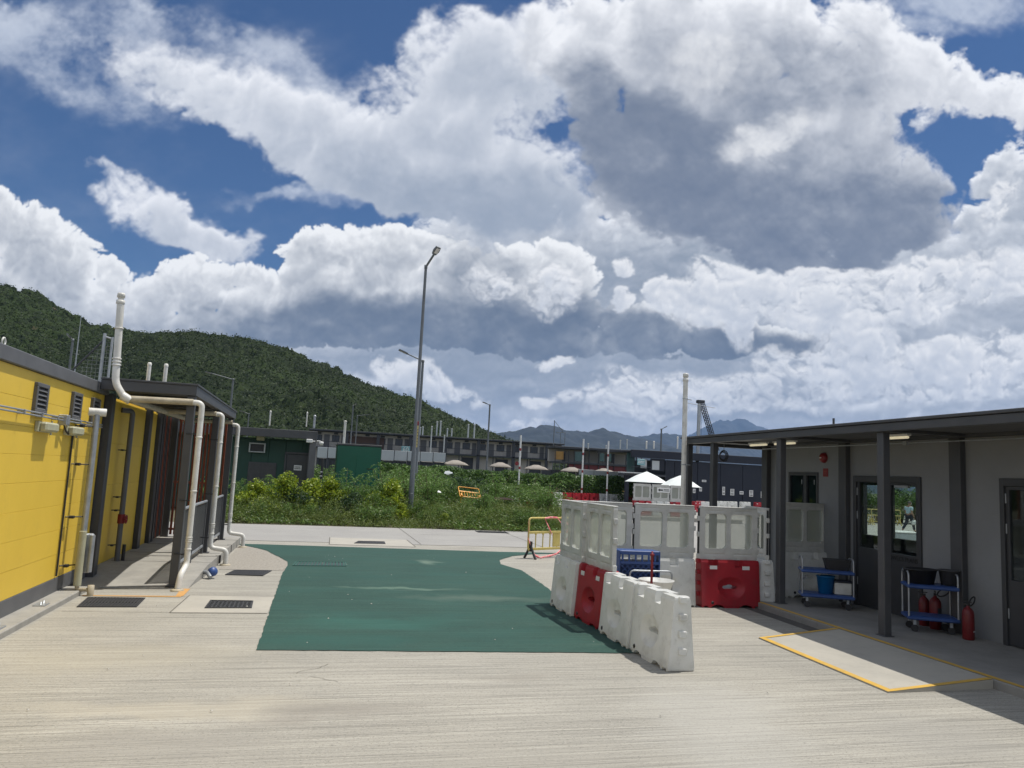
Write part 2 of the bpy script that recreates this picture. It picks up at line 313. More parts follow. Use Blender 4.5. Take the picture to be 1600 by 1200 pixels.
# ------------------------------------------------------------------ helpers: materials
def rgb(*c): return (c[0], c[1], c[2], 1)
def mat(name, c1, rough=0.6, c2=None, scale=6.0, bump=0.0, bscale=60.0, metal=0.0, spec=0.5, stretch=None, trans=0.0, sss=0.0, emit=None, dirt=0.0, coords='Object', thr=(.35, .65)):
    m = bpy.data.materials.new(name); m.use_nodes = True; nt = m.node_tree; b = nt.nodes['Principled BSDF']
    b.inputs['Roughness'].default_value = rough; b.inputs['Metallic'].default_value = metal
    b.inputs['Specular IOR Level'].default_value = spec
    c2 = c2 or tuple(x * 0.82 for x in c1)
    t = nt.nodes.new('ShaderNodeTexCoord'); vec = t.outputs[coords]
    if stretch:
        mp = nt.nodes.new('ShaderNodeMapping'); mp.inputs['Scale'].default_value = stretch
        nt.links.new(vec, mp.inputs[0]); vec = mp.outputs[0]
    n = nt.nodes.new('ShaderNodeTexNoise'); nt.links.new(vec, n.inputs['Vector']); n.inputs['Scale'].default_value = scale; n.inputs['Detail'].default_value = 6; n.inputs['Roughness'].default_value = 0.6
    r = nt.nodes.new('ShaderNodeMapRange'); nt.links.new(n.outputs['Fac'], r.inputs[0]); r.inputs[1].default_value = thr[0]; r.inputs[2].default_value = thr[1]
    mi = nt.nodes.new('ShaderNodeMix'); mi.data_type = 'RGBA'; nt.links.new(r.outputs[0], mi.inputs[0])
    mi.inputs[6].default_value = rgb(*c1); mi.inputs[7].default_value = rgb(*c2); out = mi.outputs[2]
    if dirt:
        g = nt.nodes.new('ShaderNodeTexNoise'); nt.links.new(vec, g.inputs['Vector']); g.inputs['Scale'].default_value = scale * 3.7; g.inputs['Detail'].default_value = 8; g.inputs['Roughness'].default_value = 0.7
        r2 = nt.nodes.new('ShaderNodeMapRange'); nt.links.new(g.outputs['Fac'], r2.inputs[0]); r2.inputs[1].default_value = .52; r2.inputs[2].default_value = .75; r2.inputs[4].default_value = dirt
        m2 = nt.nodes.new('ShaderNodeMix'); m2.data_type = 'RGBA'; nt.links.new(r2.outputs[0], m2.inputs[0]); nt.links.new(out, m2.inputs[6]); m2.inputs[7].default_value = (0.10, 0.085, 0.065, 1); out = m2.outputs[2]
    nt.links.new(out, b.inputs['Base Color'])
    if bump:
        bn = nt.nodes.new('ShaderNodeTexNoise'); nt.links.new(vec, bn.inputs['Vector']); bn.inputs['Scale'].default_value = bscale; bn.inputs['Detail'].default_value = 4
        bp = nt.nodes.new('ShaderNodeBump'); bp.inputs['Strength'].default_value = bump; bp.inputs['Distance'].default_value = 0.01
        nt.links.new(bn.outputs['Fac'], bp.inputs['Height']); nt.links.new(bp.outputs[0], b.inputs['Normal'])
    if trans: b.inputs['Transmission Weight'].default_value = trans
    if sss: b.inputs['Subsurface Weight'].default_value = sss; b.inputs['Subsurface Radius'].default_value = (.05, .05, .05); b.inputs['Subsurface Scale'].default_value = 1.0
    if emit: b.inputs['Emission Color'].default_value = rgb(*emit[:3]); b.inputs['Emission Strength'].default_value = emit[3]
    return m
def leafmat(name, cA, cB, cC, translucent=0.35, rough=0.5):
    m = bpy.data.materials.new(name); m.use_nodes = True; nt = m.node_tree; b = nt.nodes['Principled BSDF']
    g = nt.nodes.new('ShaderNodeNewGeometry'); r = nt.nodes.new('ShaderNodeValToRGB'); nt.links.new(g.outputs['Random Per Island'], r.inputs[0])
    r.color_ramp.elements[0].color = rgb(*cA); r.color_ramp.elements[1].color = rgb(*cC)
    e = r.color_ramp.elements.new(.5); e.color = rgb(*cB)
    nt.links.new(r.outputs[0], b.inputs['Base Color']); b.inputs['Roughness'].default_value = rough
    tr = nt.nodes.new('ShaderNodeBsdfTranslucent'); nt.links.new(r.outputs[0], tr.inputs[0])
    mx = nt.nodes.new('ShaderNodeMixShader'); mx.inputs[0].default_value = translucent
    nt.links.new(b.outputs[0], mx.inputs[1]); nt.links.new(tr.outputs[0], mx.inputs[2]); nt.links.new(mx.outputs[0], nt.nodes['Material Output'].inputs[0])
    return m
def glassmat(name, tint=(.8, .9, .9), alpha=0.25, rough=0.03):
    m = bpy.data.materials.new(name); m.use_nodes = True; nt = m.node_tree; nt.nodes.remove(nt.nodes['Principled BSDF'])
    gl = nt.nodes.new('ShaderNodeBsdfGlossy'); gl.inputs['Roughness'].default_value = rough; gl.inputs[0].default_value = (.9, .95, 1, 1)
    tr = nt.nodes.new('ShaderNodeBsdfTransparent'); tr.inputs[0].default_value = rgb(*tint)
    fr = nt.nodes.new('ShaderNodeLayerWeight'); pw = nt.nodes.new('ShaderNodeMath'); pw.operation = 'POWER'; nt.links.new(fr.outputs['Facing'], pw.inputs[0]); pw.inputs[1].default_value = 5
    mp = nt.nodes.new('ShaderNodeMath'); mp.operation = 'MULTIPLY_ADD'; mp.inputs[1].default_value = .9; mp.inputs[2].default_value = alpha * .18
    nt.links.new(pw.outputs[0], mp.inputs[0])
    mx = nt.nodes.new('ShaderNodeMixShader'); nt.links.new(mp.outputs[0], mx.inputs[0]); nt.links.new(tr.outputs[0], mx.inputs[1]); nt.links.new(gl.outputs[0], mx.inputs[2])
    nt.links.new(mx.outputs[0], nt.nodes['Material Output'].inputs[0]); return m
def milky(name, c, tr_amt=0.45, rough=.35):
    """thin translucent plastic sheet: part clear, part scattering"""
    m = mat(name, c, rough, tuple(x * .85 for x in c), 3.0, dirt=.25); nt = m.node_tree; b = nt.nodes['Principled BSDF']
    tl = nt.nodes.new('ShaderNodeBsdfTranslucent'); tl.inputs[0].default_value = rgb(*c)
    tp = nt.nodes.new('ShaderNodeBsdfTransparent'); tp.inputs[0].default_value = (.92, .94, .92, 1)
    a = nt.nodes.new('ShaderNodeMixShader'); a.inputs[0].default_value = .55; nt.links.new(b.outputs[0], a.inputs[1]); nt.links.new(tl.outputs[0], a.inputs[2])
    c_ = nt.nodes.new('ShaderNodeMixShader'); c_.inputs[0].default_value = tr_amt; nt.links.new(a.outputs[0], c_.inputs[1]); nt.links.new(tp.outputs[0], c_.inputs[2])
    nt.links.new(c_.outputs[0], nt.nodes['Material Output'].inputs[0]); return m
def plasticmat(name, c, c2, dirt=.2, tl=.3, rough=.42):
    """moulded plastic shell that lets a little light through"""
    m = mat(name, c, rough, c2, 2.2, bump=.05, bscale=40, dirt=dirt, spec=.4); nt = m.node_tree; b = nt.nodes['Principled BSDF']
    t = nt.nodes.new('ShaderNodeBsdfTranslucent'); t.inputs[0].default_value = rgb(*c)
    a = nt.nodes.new('ShaderNodeMixShader'); a.inputs[0].default_value = tl; nt.links.new(b.outputs[0], a.inputs[1]); nt.links.new(t.outputs[0], a.inputs[2])
    nt.links.new(a.outputs[0], nt.nodes['Material Output'].inputs[0]); return m

M = {}
M['dark_grey'] = mat('dark_grey_paint', (.066, .068, .073), .45, (.054, .056, .061), 3, bump=.04, dirt=.12)
M['mid_grey'] = mat('mid_grey_paint', (.12, .122, .128), .5, (.10, .102, .107), 3, dirt=.15)
M['wall_grey'] = mat('pale_grey_wall_paint', (.215, .224, .232), .6, (.195, .202, .21), 1.6, dirt=.08)
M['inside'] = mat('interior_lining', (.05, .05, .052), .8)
M['soffit'] = mat('soffit_board', (.12, .12, .12), .7, dirt=.2)
M['door_grey'] = mat('door_paint', (.048, .050, .054), .4, (.042, .044, .048), 3)
M['yellow'] = mat('yellow_wall_paint', (.78, .53, .058), .5, (.73, .49, .050), 1.1, bump=.05, bscale=25, dirt=.06, thr=(.3, .7))
M['pvc'] = mat('white_pvc', (.74, .73, .69), .4, (.60, .58, .52), 3, dirt=.35)
M['pvc_dusty'] = mat('dusty_pvc', (.50, .44, .32), .6, (.36, .31, .22), 6, dirt=.35)
M['galv'] = mat('galvanised_steel', (.42, .44, .46), .42, (.32, .34, .36), 9, metal=.55, bump=.03)
M['lamp_steel'] = mat('lamp_post_steel', (.15, .165, .175), .5, (.12, .13, .14), 1.5, metal=.35)
M['black'] = mat('black_plastic', (.025, .025, .027), .5)
M['iron'] = mat('cast_iron', (.042, .043, .046), .65, (.028, .028, .03), 14, bump=.4, bscale=50)
M['white_plastic'] = plasticmat('white_barrier_plastic', (.82, .825, .80), (.68, .68, .645), .38, .30)
M['red_plastic'] = plasticmat('red_barrier_plastic', (.44, .030, .042), (.33, .024, .034), .30, .22)
M['panel_plastic'] = mat('grey_white_panel_plastic', (.56, .56, .53), .5, (.44, .44, .41), 3, dirt=.25, bump=.04)
M['pane'] = milky('clear_plastic_pane', (.60, .61, .54), .60)
M['sticker'] = mat('reflective_sticker', (.70, .68, .66), .35)
M['green_paint'] = None
M['blue_plastic'] = mat('blue_plastic', (.035, .085, .26), .45, (.028, .066, .21), 6)
M['bright_blue'] = mat('bright_blue_plastic', (.01, .16, .42), .4)
M['red_paint'] = mat('red_paint', (.24, .014, .016), .45, (.18, .011, .013), 5, dirt=.2)
M['dark_red'] = mat('deep_red_enamel', (.17, .011, .013), .45, (.12, .009, .011), 6, dirt=.3)
M['gate_red'] = mat('red_oxide_paint', (.30, .075, .030), .55, (.22, .05, .02), 6)
M['yellow_plastic'] = mat('yellow_fence_plastic', (.62, .50, .16), .5, (.52, .42, .12), 5, dirt=.2)
M['orange_plastic'] = mat('orange_fence_plastic', (.80, .36, .03), .5, (.68, .30, .02), 5)
M['kerb'] = mat('kerb_concrete', (.34, .325, .29), .85, (.27, .26, .235), 3, bump=.3, bscale=70, dirt=.25)
M['soil'] = mat('soil_and_grass', (.075, .085, .035), .95, (.13, .105, .065), 1.2, bump=.6, bscale=12)
M['stem'] = mat('stem_bark', (.12, .09, .05), .9)
M['glass_dark'] = glassmat('dark_window_glass', (.35, .4, .42), .5)
M['glass_clear'] = glassmat('clear_door_glass', (.86, .9, .88), .22)
M['navy'] = mat('navy_wall_paint', (.011, .016, .030), .6, (.009, .013, .025), .8, dirt=.08)
M['bgreen'] = mat('dark_green_wall_paint', (.012, .060, .042), .55, (.010, .052, .036), 1.0)
M['cgreen'] = mat('green_container_paint', (.008, .115, .066), .5, (.007, .100, .057), .8, dirt=.1)
M['far_wall'] = mat('far_building_wall', (.50, .475, .44), .8, (.44, .42, .39), .6)
M['far_dark'] = mat('far_building_frame', (.045, .05, .06), .6)
M['far_brown'] = mat('far_brown_panel', (.10, .06, .045), .7)
M['far_red'] = mat('far_red_band', (.13, .025, .03), .7)
M['teal'] = mat('teal_sign_panel', (.22, .42, .46), .5)
M['hoard'] = mat('white_hoarding', (.50, .53, .54), .6, (.44, .47, .48), .5, dirt=.1)
M['tan'] = mat('tan_canopy_fabric', (.30, .265, .225), .8)
M['umbrella'] = mat('white_canvas', (.74, .78, .76), .8, (.68, .72, .70), 2)
M['white_paint'] = mat('white_paint', (.78, .78, .76), .5)
M['ylw_line'] = mat('worn_yellow_line_paint', (.62, .37, .045), .7, (.52, .33, .07), 4, dirt=.35)
M['org_line'] = mat('worn_orange_line_paint', (.60, .30, .075), .7, (.50, .30, .12), 5, dirt=.35)
M['lampglow'] = mat('lit_tube', (.8, .75, .6), .4, emit=(1, .88, .6, .42))
M['box_beige'] = mat('weathered_beige_plastic', (.46, .45, .31), .5, (.38, .37, .26), 6, dirt=.15)
M['rock'] = mat('bare_rock', (.42, .36, .28), .9)
M['orange_far'] = mat('far_orange_panel', (.42, .24, .07), .7)
M['teal_glass'] = mat('teal_glass_panel', (.07, .14, .14), .25)
M['glass_far'] = mat('far_window_glass', (.035, .045, .06), .2)
M['sign_ink'] = mat('black_sign_print', (.02, .02, .02), .6)

def text(name, s, size, m, parent, loc, rot, ext=0.002):
    cu_ = bpy.data.curves.new(name, 'FONT'); cu_.body = s; cu_.size = size; cu_.align_x = 'CENTER'; cu_.align_y = 'CENTER'; cu_.extrude = ext; cu_.resolution_u = 2
    t = bpy.data.objects.new(name, cu_); scene.collection.objects.link(t)
    me = bpy.data.meshes.new_from_object(t.evaluated_get(bpy.context.evaluated_depsgraph_get())); bpy.data.objects.remove(t)
    me.materials.clear(); me.materials.append(m); o = link_mesh(name, me, parent); o.location = loc; o.rotation_euler = rot
    return o

def marks(parent, x, z, w, h, rows, y=-.034, m='sign_ink'):
    """unreadable small print: rows of short strokes, in a sign's own frame"""
    for r in range(rows):
        q = MB(); zz = z + h / 2 - h * (r + .5) / rows; x0 = x - w / 2; 
        while x0 < x + w / 2 - .1 * w:
            l = w * random.uniform(.10, .22); q.box(x0, min(x0 + l, x + w / 2), y, y + .003, zz - h / rows * .28, zz + h / rows * .28); x0 += l + w * .06
        tag(q.build('print_row', M[m], parent, True), kind='stuff')

# ================================================================== THE GROUND
def streaky(name, base, dark, light, streak=1.0, speck=1.0, green=False):
    m = bpy.data.materials.new(name); m.use_nodes = True; nt = m.node_tree; b = nt.nodes['Principled BSDF']
    b.inputs['Roughness'].default_value = .85; b.inputs['Specular IOR Level'].default_value = .3
    t = nt.nodes.new('ShaderNodeTexCoord'); L = nt.links.new
    def mp(s, rz=0):
        q = nt.nodes.new('ShaderNodeMapping'); q.inputs['Scale'].default_value = s; q.inputs['Rotation'].default_value = (0, 0, rz); L(t.outputs['Object'], q.inputs[0]); return q.outputs[0]
    def nz(v, sc, det=5, ro=.6):
        q = nt.nodes.new('ShaderNodeTexNoise'); L(v, q.inputs['Vector']); q.inputs['Scale'].default_value = sc; q.inputs['Detail'].default_value = det; q.inputs['Roughness'].default_value = ro; return q.outputs['Fac']
    def rg(v, a, c, lo=0., hi=1.):
        q = nt.nodes.new('ShaderNodeMapRange'); L(v, q.inputs[0]); q.inputs[1].default_value = a; q.inputs[2].default_value = c; q.inputs[3].default_value = lo; q.inputs[4].default_value = hi; return q.outputs[0]
    def mix(f, a, c, mode='MIX'):
        q = nt.nodes.new('ShaderNodeMix'); q.data_type = 'RGBA'; q.blend_type = mode; L(f, q.inputs[0])
        for i, x in ((6, a), (7, c)):
            if isinstance(x, tuple): q.inputs[i].default_value = rgb(*x)
            else: L(x, q.inputs[i])
        return q.outputs[2]
    rot = math.radians(2.6)
    patch = nz(mp((1, 1, 1)), .55, 4, .5); patch2 = nz(mp((.5, 1.6, 1), rot), 1.3, 5, .6)
    st1 = nz(mp((.16, 30, 1), rot), 1.0, 2, .6); st2 = nz(mp((.5, 80, 1), rot), 1.0, 2, .7); sp = nz(mp((1, 1, 1)), 48, 2, .7); sp2 = nz(mp((1, 3.2, 1), rot), 17, 4, .8); sp3 = nz(mp((1, 1.6, 1)), 34, 3, .8)
    c = mix(rg(patch, .38, .64), base, dark)
    c = mix(rg(patch2, .52, .70, 0, .55), c, light)
    c = mix(rg(st1, .50, .64, 0, .50 * streak), c, light)
    st3 = nz(mp((.25, 17, 1), rot), 1.0, 3, .7); c = mix(rg(st3, .56, .70, 0, .38 * streak), c, tuple(x * .68 for x in dark))
    c = mix(rg(st2, .52, .64, 0, .85 * streak), c, tuple(x * .50 for x in dark))
    st4 = nz(mp((.3, 55, 1), rot), 1.0, 2, .7); c = mix(rg(st4, .57, .68, 0, .6 * streak), c, tuple(min(1, x * 1.25) for x in light))
    c = mix(rg(sp2, .56, .66, 0, .75 * speck), c, tuple(x * .45 for x in dark))
    c = mix(rg(sp3, .58, .68, 0, .5 * speck), c, tuple(min(1, x * 1.3) for x in light)); c = mix(rg(sp, .58, .68, 0, .62 * speck), c, tuple(x * .42 for x in dark))
    if green:
        sc = nz(mp((.35, 2.2, 1), rot), 1.1, 6, .7)
        c = mix(rg(sc, .60, .80, 0, .42), c, (.11, .15, .12)); dk = nz(mp((.6, 1.6, 1), rot), .9, 5, .65); c = mix(rg(dk, .48, .68, 0, .55), c, (.024, .082, .068)); wr = nz(mp((1, 1, 1)), 9, 6, .75); c = mix(rg(wr, .63, .72, 0, .5), c, (.08, .125, .10))
    # a few large stains with a shape of their own
    wv = nt.nodes.new('ShaderNodeVectorMath'); wv.operation = 'ADD'; L(t.outputs['Object'], wv.inputs[0])
    wn = nt.nodes.new('ShaderNodeTexNoise'); L(t.outputs['Object'], wn.inputs['Vector']); wn.inputs['Scale'].default_value = 1.6
    ws = nt.nodes.new('ShaderNodeVectorMath'); ws.operation = 'SCALE'; L(wn.outputs['Color'], ws.inputs[0]); ws.inputs[3].default_value = .9; L(ws.outputs[0], wv.inputs[1])
    def stain(x, y, rx, ry, rz, colr, amt):
        q = nt.nodes.new('ShaderNodeMapping'); q.vector_type = 'TEXTURE'; q.inputs['Location'].default_value = (x + .45, y + .45, 0); q.inputs['Rotation'].default_value = (0, 0, rz)
        q.inputs['Scale'].default_value = (rx, ry, 1000); L(wv.outputs[0], q.inputs[0])
        ln = nt.nodes.new('ShaderNodeVectorMath'); ln.operation = 'LENGTH'; L(q.outputs[0], ln.inputs[0])
        return mix(rg(ln.outputs['Value'], 1.0, .35, 0, amt), c, colr)
    if not green:
        for st in STAINS: c = stain(*st)
    else:
        for st in GSTAINS: c = stain(*st)
    L(c, b.inputs['Base Color'])
    h = nt.nodes.new('ShaderNodeMath'); h.operation = 'ADD'; L(st2, h.inputs[0]); L(sp, h.inputs[1])
    bp = nt.nodes.new('ShaderNodeBump'); bp.inputs['Strength'].default_value = .55; bp.inputs['Distance'].default_value = .006; L(h.outputs[0], bp.inputs['Height']); L(bp.outputs[0], b.inputs['Normal'])
    return m
STAINS = [(3.6, 6.3, .9, 1.5, -.2, (.42, .41, .375), .38), (3.1, 4.9, .7, 1.3, .1, (.41, .40, .365), .3), (-1.6, 8.6, 1.6, .8, .1, (.38, .345, .265), .35), (-.9, 6.9, 1.5, .35, 0, (.44, .40, .32), .5),
          (.2, 6.6, .9, .35, .1, (.24, .22, .19), .5), (-1.0, 5.9, 1.2, .5, 0, (.25, .235, .21), .45), (1.7, 5.4, 1.6, .4, 0, (.28, .265, .23), .4), (5.2, 5.6, 1.0, .8, .3, (.30, .29, .265), .35), (2.2, 7.6, .7, .25, .2, (.26, .24, .205), .4)]
GSTAINS = [(2.7, 12.3, 1.3, .4, -.08, (.11, .15, .12), .5), (1.6, 13.2, 1.2, .18, -.05, (.16, .24, .18), .5), (2.6, 17.0, .35, .5, 0, (.20, .26, .20), .5), (1.0, 10.3, 1.4, .6, 0, (.03, .125, .10), .4), (.6, 9.2, 1.3, .35, 0, (.022, .085, .07), .45)]
M['concrete'] = streaky('broomed_concrete', (.352, .333, .287), (.300, .286, .250), (.440, .417, .36))
M['road'] = streaky('road_concrete', (.33, .32, .30), (.30, .29, .275), (.37, .36, .335), .35, .5)
M['smooth'] = mat('smooth_screed', (.41, .385, .33), .85, (.36, .34, .295), 1.5, bump=.1, bscale=90, dirt=.16)
M['exposed'] = mat('exposed_aggregate_concrete', (.37, .34, .29), .9, (.24, .22, .19), 22, bump=.6, bscale=80, dirt=.3)
M['green_paint'] = streaky('green_road_paint', (.030, .078, .062), (.025, .066, .053), (.044, .098, .080), .75, .8, True)
M['deck'] = mat('porch_deck_concrete', (.27, .26, .24), .85, (.22, .215, .20), 2.2, bump=.2, bscale=60, dirt=.3)
M['tactile'] = mat('green_grate_paint', (.030, .115, .09), .8, (.022, .09, .07), 8)

def setting(name, mb, m):
    o = mb.build(name, m); o['kind'] = 'structure'; return o
g = MB(); g.sheet([(-9000, -3000), (9000, -3000), (9000, 12000), (-9000, 12000)], -.05); setting('ground', g, M['soil'])
g = MB(); g.sheet([(-30, -12), (70, -12), (70, 20.9), (-30, 20.9)], 0.0); setting('concrete_yard', g, M['concrete'])
g = MB()
g.prism([(-60, 20.9), (70, 20.9), (70, 70), (33, 70), (32, 68.5), (17, 60), (11.7, 46.5), (11.35, 27.4), (9.2, 26.9), (6, 26.75), (3, 26.6), (-3, 26.35), (-60, 25.0)], -.045, 0.004)
setting('road', g, M['road'])
# the painted green pad with its flared far corners
gp = [(-.44, 8.83), (3.98, 8.50), (3.96, 11.6), (4.19, 12.7), (4.31, 14.0), (4.44, 15.9), (4.30, 16.5), (4.24, 16.9), (4.40, 17.7), (4.95, 18.6), (5.7, 19.2), (6.9, 19.55), (6.9, 19.62), (4.79, 19.55), (2.0, 19.75), (-1.07, 19.97), (-1.62, 19.98), (-1.60, 19.78), (-1.41, 19.56), (-.92, 18.7), (-.55, 17.35), (-.36, 16.6), (-.35, 15.9), (-.40, 14.8), (-.42, 12.0)]
def ragged(poly, step=.10, amp=.010):
    out = []
    for (xa, ya), (xb, yb) in zip(poly, poly[1:] + poly[:1]):
        n = max(1, int(math.hypot(xb - xa, yb - ya) / step))
        for i in range(n): out.append((xa + (xb - xa) * i / n + random.uniform(-amp, amp), ya + (yb - ya) * i / n + random.uniform(-amp, amp)))
    return out
g = MB(); g.sheet(ragged(gp), .008); setting('green_painted_pad', g, M['green_paint'])
# smoother screeds round the drain covers, the aggregate strip, and the paler bay at the road
g = MB(); g.sheet([(-1.66, 10.95), (-.445, 10.93), (-.42, 12.27), (-1.62, 12.32)], .0045); setting('smooth_screed_slab', g, M['smooth'])
g = MB(); g.sheet([(-1.52, 15.25), (-.36, 15.22), (-.37, 16.62), (-.58, 17.35), (-.95, 18.65), (-1.43, 19.5), (-1.57, 19.7), (-1.55, 15.3)], .0045); setting('exposed_aggregate_strip', g, M['exposed'])
g = MB(); g.sheet([(.55, 20.4), (2.75, 20.25), (2.75, 22.2), (.60, 22.3)], .0085); setting('drain_surround_slab', g, M['smooth'])
# sawn joints: shallow dark grooves
g = MB()
def joint(x0, y0, x1, y1, w=.012, z=.0125):
    d = Vector((x1 - x0, y1 - y0, 0)).normalized(); n = Vector((-d.y, d.x, 0)) * w / 2
    g.sheet([(x0 - n.x, y0 - n.y), (x1 - n.x, y1 - n.y), (x1 + n.x, y1 + n.y), (x0 + n.x, y0 + n.y)], z)
joint(-2.95, 11.02, -1.66, 10.96, .010, .005); joint(-1.66, 10.95, -.445, 10.93, .012, .009); joint(-1.66, 10.95, -1.62, 12.32, .012, .009); joint(-1.62, 12.32, -.43, 12.27, .012, .009)
joint(-1.5, 14.4, -.38, 14.37, .012, .009); joint(-3.0, 12.9, -1.95, 12.85, .012, .006); joint(.55, 20.4, .60, 22.3, .02); joint(2.75, 20.25, 2.75, 22.2, .02); joint(-60, 20.9, 70, 20.9, .02, .006)
joint(3.0, 21.0, 3.0, 26.7, .02, .0085); joint(6.5, 21, 6.6, 26.8, .02, .0085); joint(3.4, 24.2, 9, 24.6, .02, .0085)
setting('sawn_joints', g, mat('joint_dirt', (.13, .12, .10), .95))
# hairline cracks in the yard
g = MB()
def crack(x, y, n, step, w=.006):
    a = random.uniform(-.5, .5); pts = [(x, y)]
    for i in range(n): a = max(-1.1, min(1.1, a + random.uniform(-.6, .6))); x += math.sin(a) * step; y -= math.cos(a) * step; pts.append((x, y))
    for (xa, ya), (xb, yb) in zip(pts, pts[1:]): joint(xa, ya, xb, yb, w, .004)
crack(.30, 8.2, 9, .055, .005); crack(.12, 7.75, 7, .05, .005); crack(2.7, 12.4, 8, .07, .004)
setting('hairline_cracks', g, mat('crack_dirt', (.15, .135, .115), .95))

# --- drain covers
def grate(label, pts, z, style, m=None):
    c = sum((Vector((x, y, 0)) for x, y in pts), Vector()) / 4; t = thing('drain_cover', label, 'drain cover', (c.x, c.y, z))
    A, B, C, D = [Vector((x, y, z)) for x, y in pts]        # near left, near right, far right, far left
    P = lambda u, v: A * (1 - u) * (1 - v) + B * u * (1 - v) + C * u * v + D * (1 - u) * v
    W = (B - A).length; H = (D - A).length; m = m or M['iron']; up = Vector((0, 0, .010))
    def slab(mb, u0, u1, v0, v1, h0, h1):
        q = [P(u0, v0), P(u1, v0), P(u1, v1), P(u0, v1)]; a = Vector((0, 0, h0)); b = Vector((0, 0, h1))
        mb.add([x + a for x in q] + [x + b for x in q], [(0, 3, 2, 1), (4, 5, 6, 7), (0, 1, 5, 4), (1, 2, 6, 5), (2, 3, 7, 6), (3, 0, 4, 7)])
    f = MB(); e = .022 / W; h = .022 / H
    slab(f, 0, 1, 0, h, .001, .012); slab(f, 0, 1, 1 - h, 1, .001, .012); slab(f, 0, e, h, 1 - h, .001, .012); slab(f, 1 - e, 1, h, 1 - h, .001, .012)
    f.build('frame', m, t)
    p = MB(); slab(p, e, 1 - e, h, 1 - h, .0005, .002); p.build('pit', M['black'] if style != 'cover' else m, t)
    b = MB()
    if style == 'bars':
        n = int(W / .042)
        for i in range(n):
            u = e + (1 - 2 * e) * (i + .5) / n; slab(b, u - .011 / W, u + .011 / W, h, 1 - h, .002, .011)
        slab(b, e, 1 - e, .48, .52, .003, .0105)
    elif style == 'slots':
        n = int(W / .07)
        for i in range(n):
            u = e + (1 - 2 * e) * (i + .5) / n; slab(b, u - .017 / W, u + .017 / W, h, 1 - h, .002, .009)
    else:
        n = int(W / .06); k = int(H / .06)
        for i in range(n):
            for j in range(k):
                u = e + (1 - 2 * e) * (i + .5) / n; v = h + (1 - 2 * h) * (j + .5) / k
                if (i + j) % 2: slab(b, u - .02 / W, u + .02 / W, v - .008 / H, v + .008 / H, .002, .009)
                else: slab(b, u - .008 / W, u + .008 / W, v - .02 / H, v + .02 / H, .002, .009)
    b.build('bars' if style != 'cover' else 'tread_ribs', m, t); return t
grate('wide black slotted drain grate beside the kerb of the yellow building', [(-2.86, 11.32), (-2.14, 11.34), (-2.17, 12.05), (-2.92, 12.07)], .0, 'bars')
grate('black cast drain cover set in the pale smooth slab', [(-1.28, 11.27), (-.67, 11.29), (-.69, 11.85), (-1.28, 11.88)], .0045, 'cover')
grate('black slotted drain grate beside the green pad near the porch step', [(-1.36, 14.52), (-.72, 14.46), (-.60, 15.16), (-1.26, 15.16)], .0045, 'bars')
grate('drain grate painted over green in the corner of the green pad', [(-.25, 15.90), (.80, 15.98), (.82, 16.62), (-.20, 16.55)], .008, 'slots', M['tactile'])
grate('small dark drain grate in the road behind the green pad', [(1.19, 20.75), (2.02, 20.8), (2.05, 21.45), (1.34, 21.43)], .0085, 'bars')
grate('dark manhole cover near the far road edge', [(5.6, 25.7), (6.7, 25.7), (6.7, 26.3), (5.6, 26.3)], .004, 'cover')
grate('thin drain cover by the foot of the yellow wall corner', [(-3.0, 12.95), (-2.72, 12.95), (-2.72, 13.25), (-3.0, 13.25)], .0, 'cover', M['galv'])

# pebbles and bits of grit on the pad and the yard
g = MB()
for i in range(70):
    x, y = random.uniform(-2.8, 6.0), random.uniform(4.5, 19); r = random.uniform(.005, .014)
    g.add([(x - r, y, .012), (x + r * .5, y - r, .012), (x + r, y + r * .6, .012), (x, y, .012 + r)], [(0, 1, 3), (1, 2, 3), (2, 0, 3)])
tag(g.build('grit', mat('grit', (.5, .48, .43), .9)), kind='stuff')

# ================================================================== YELLOW BUILDING (left)
XW = -3.35
yb = thing('modular_building', 'bright yellow modular building with grey roof edge and small louvred vents, left of the yard', 'building', (XW, 9, 0))
b = MB(); b.box(XW - 3.0, XW - .03, 2.0, 13.5, .27, 3.05); b.box(XW - 3.0, XW - .05, 13.6, 19.4, .12, 2.98); b.build('wall_core', M['yellow'], yb)
def plank(y0, y1, z0, z1, x=XW):
    p = MB(); p.bbox(x - .032, x + random.uniform(-.001, .001), y0 + .0012, y1 - .0012, z0 + .0012, z1 - .0012, .0022); return p.build('wall_panel', M['yellow'], yb)
zs = [.272, .60, .94, 1.28, 1.62, 1.96, 2.29, 2.62, 2.955]
for k, (z0, z1) in enumerate(zip(zs, zs[1:])):
    ys = [2.0, 7.4, 13.5]
    for y0, y1 in zip(ys, ys[1:]): plank(y0, y1, z0, z1)
for z0, z1 in zip([.14, .8, 1.5, 2.2], [.8, 1.5, 2.2, 2.95]):
    plank(13.79, 16.79, z0, z1, XW - .02); plank(17.07, 17.95, z0, z1, XW - .02)
s = MB(); s.bbox(XW - .04, XW + .006, 2, 13.52, .07, .27); s.build('skirting', M['mid_grey'], yb)
s = MB(); s.bbox(XW - 3.05, XW + .045, 1.9, 13.56, 2.96, 3.13, .01); s.build('roof_edge', M['mid_grey'], yb)
s = MB(); s.box(XW - 2.9, XW - .1, 2.1, 13.4, 3.13, 3.17); s.build('roof', M['mid_grey'], yb)
for (y0, y1, x1) in ((13.56, 13.78, XW + .11), (16.80, 17.06, XW + .07), (17.97, 18.16, XW + .06), (18.3, 18.42, XW + .06)):
    s = MB(); s.bbox(XW - .1, x1, y0, y1, 0.0 if y0 < 14 else .15, 3.0, .008); s.build('wall_post', M['dark_grey'], yb)
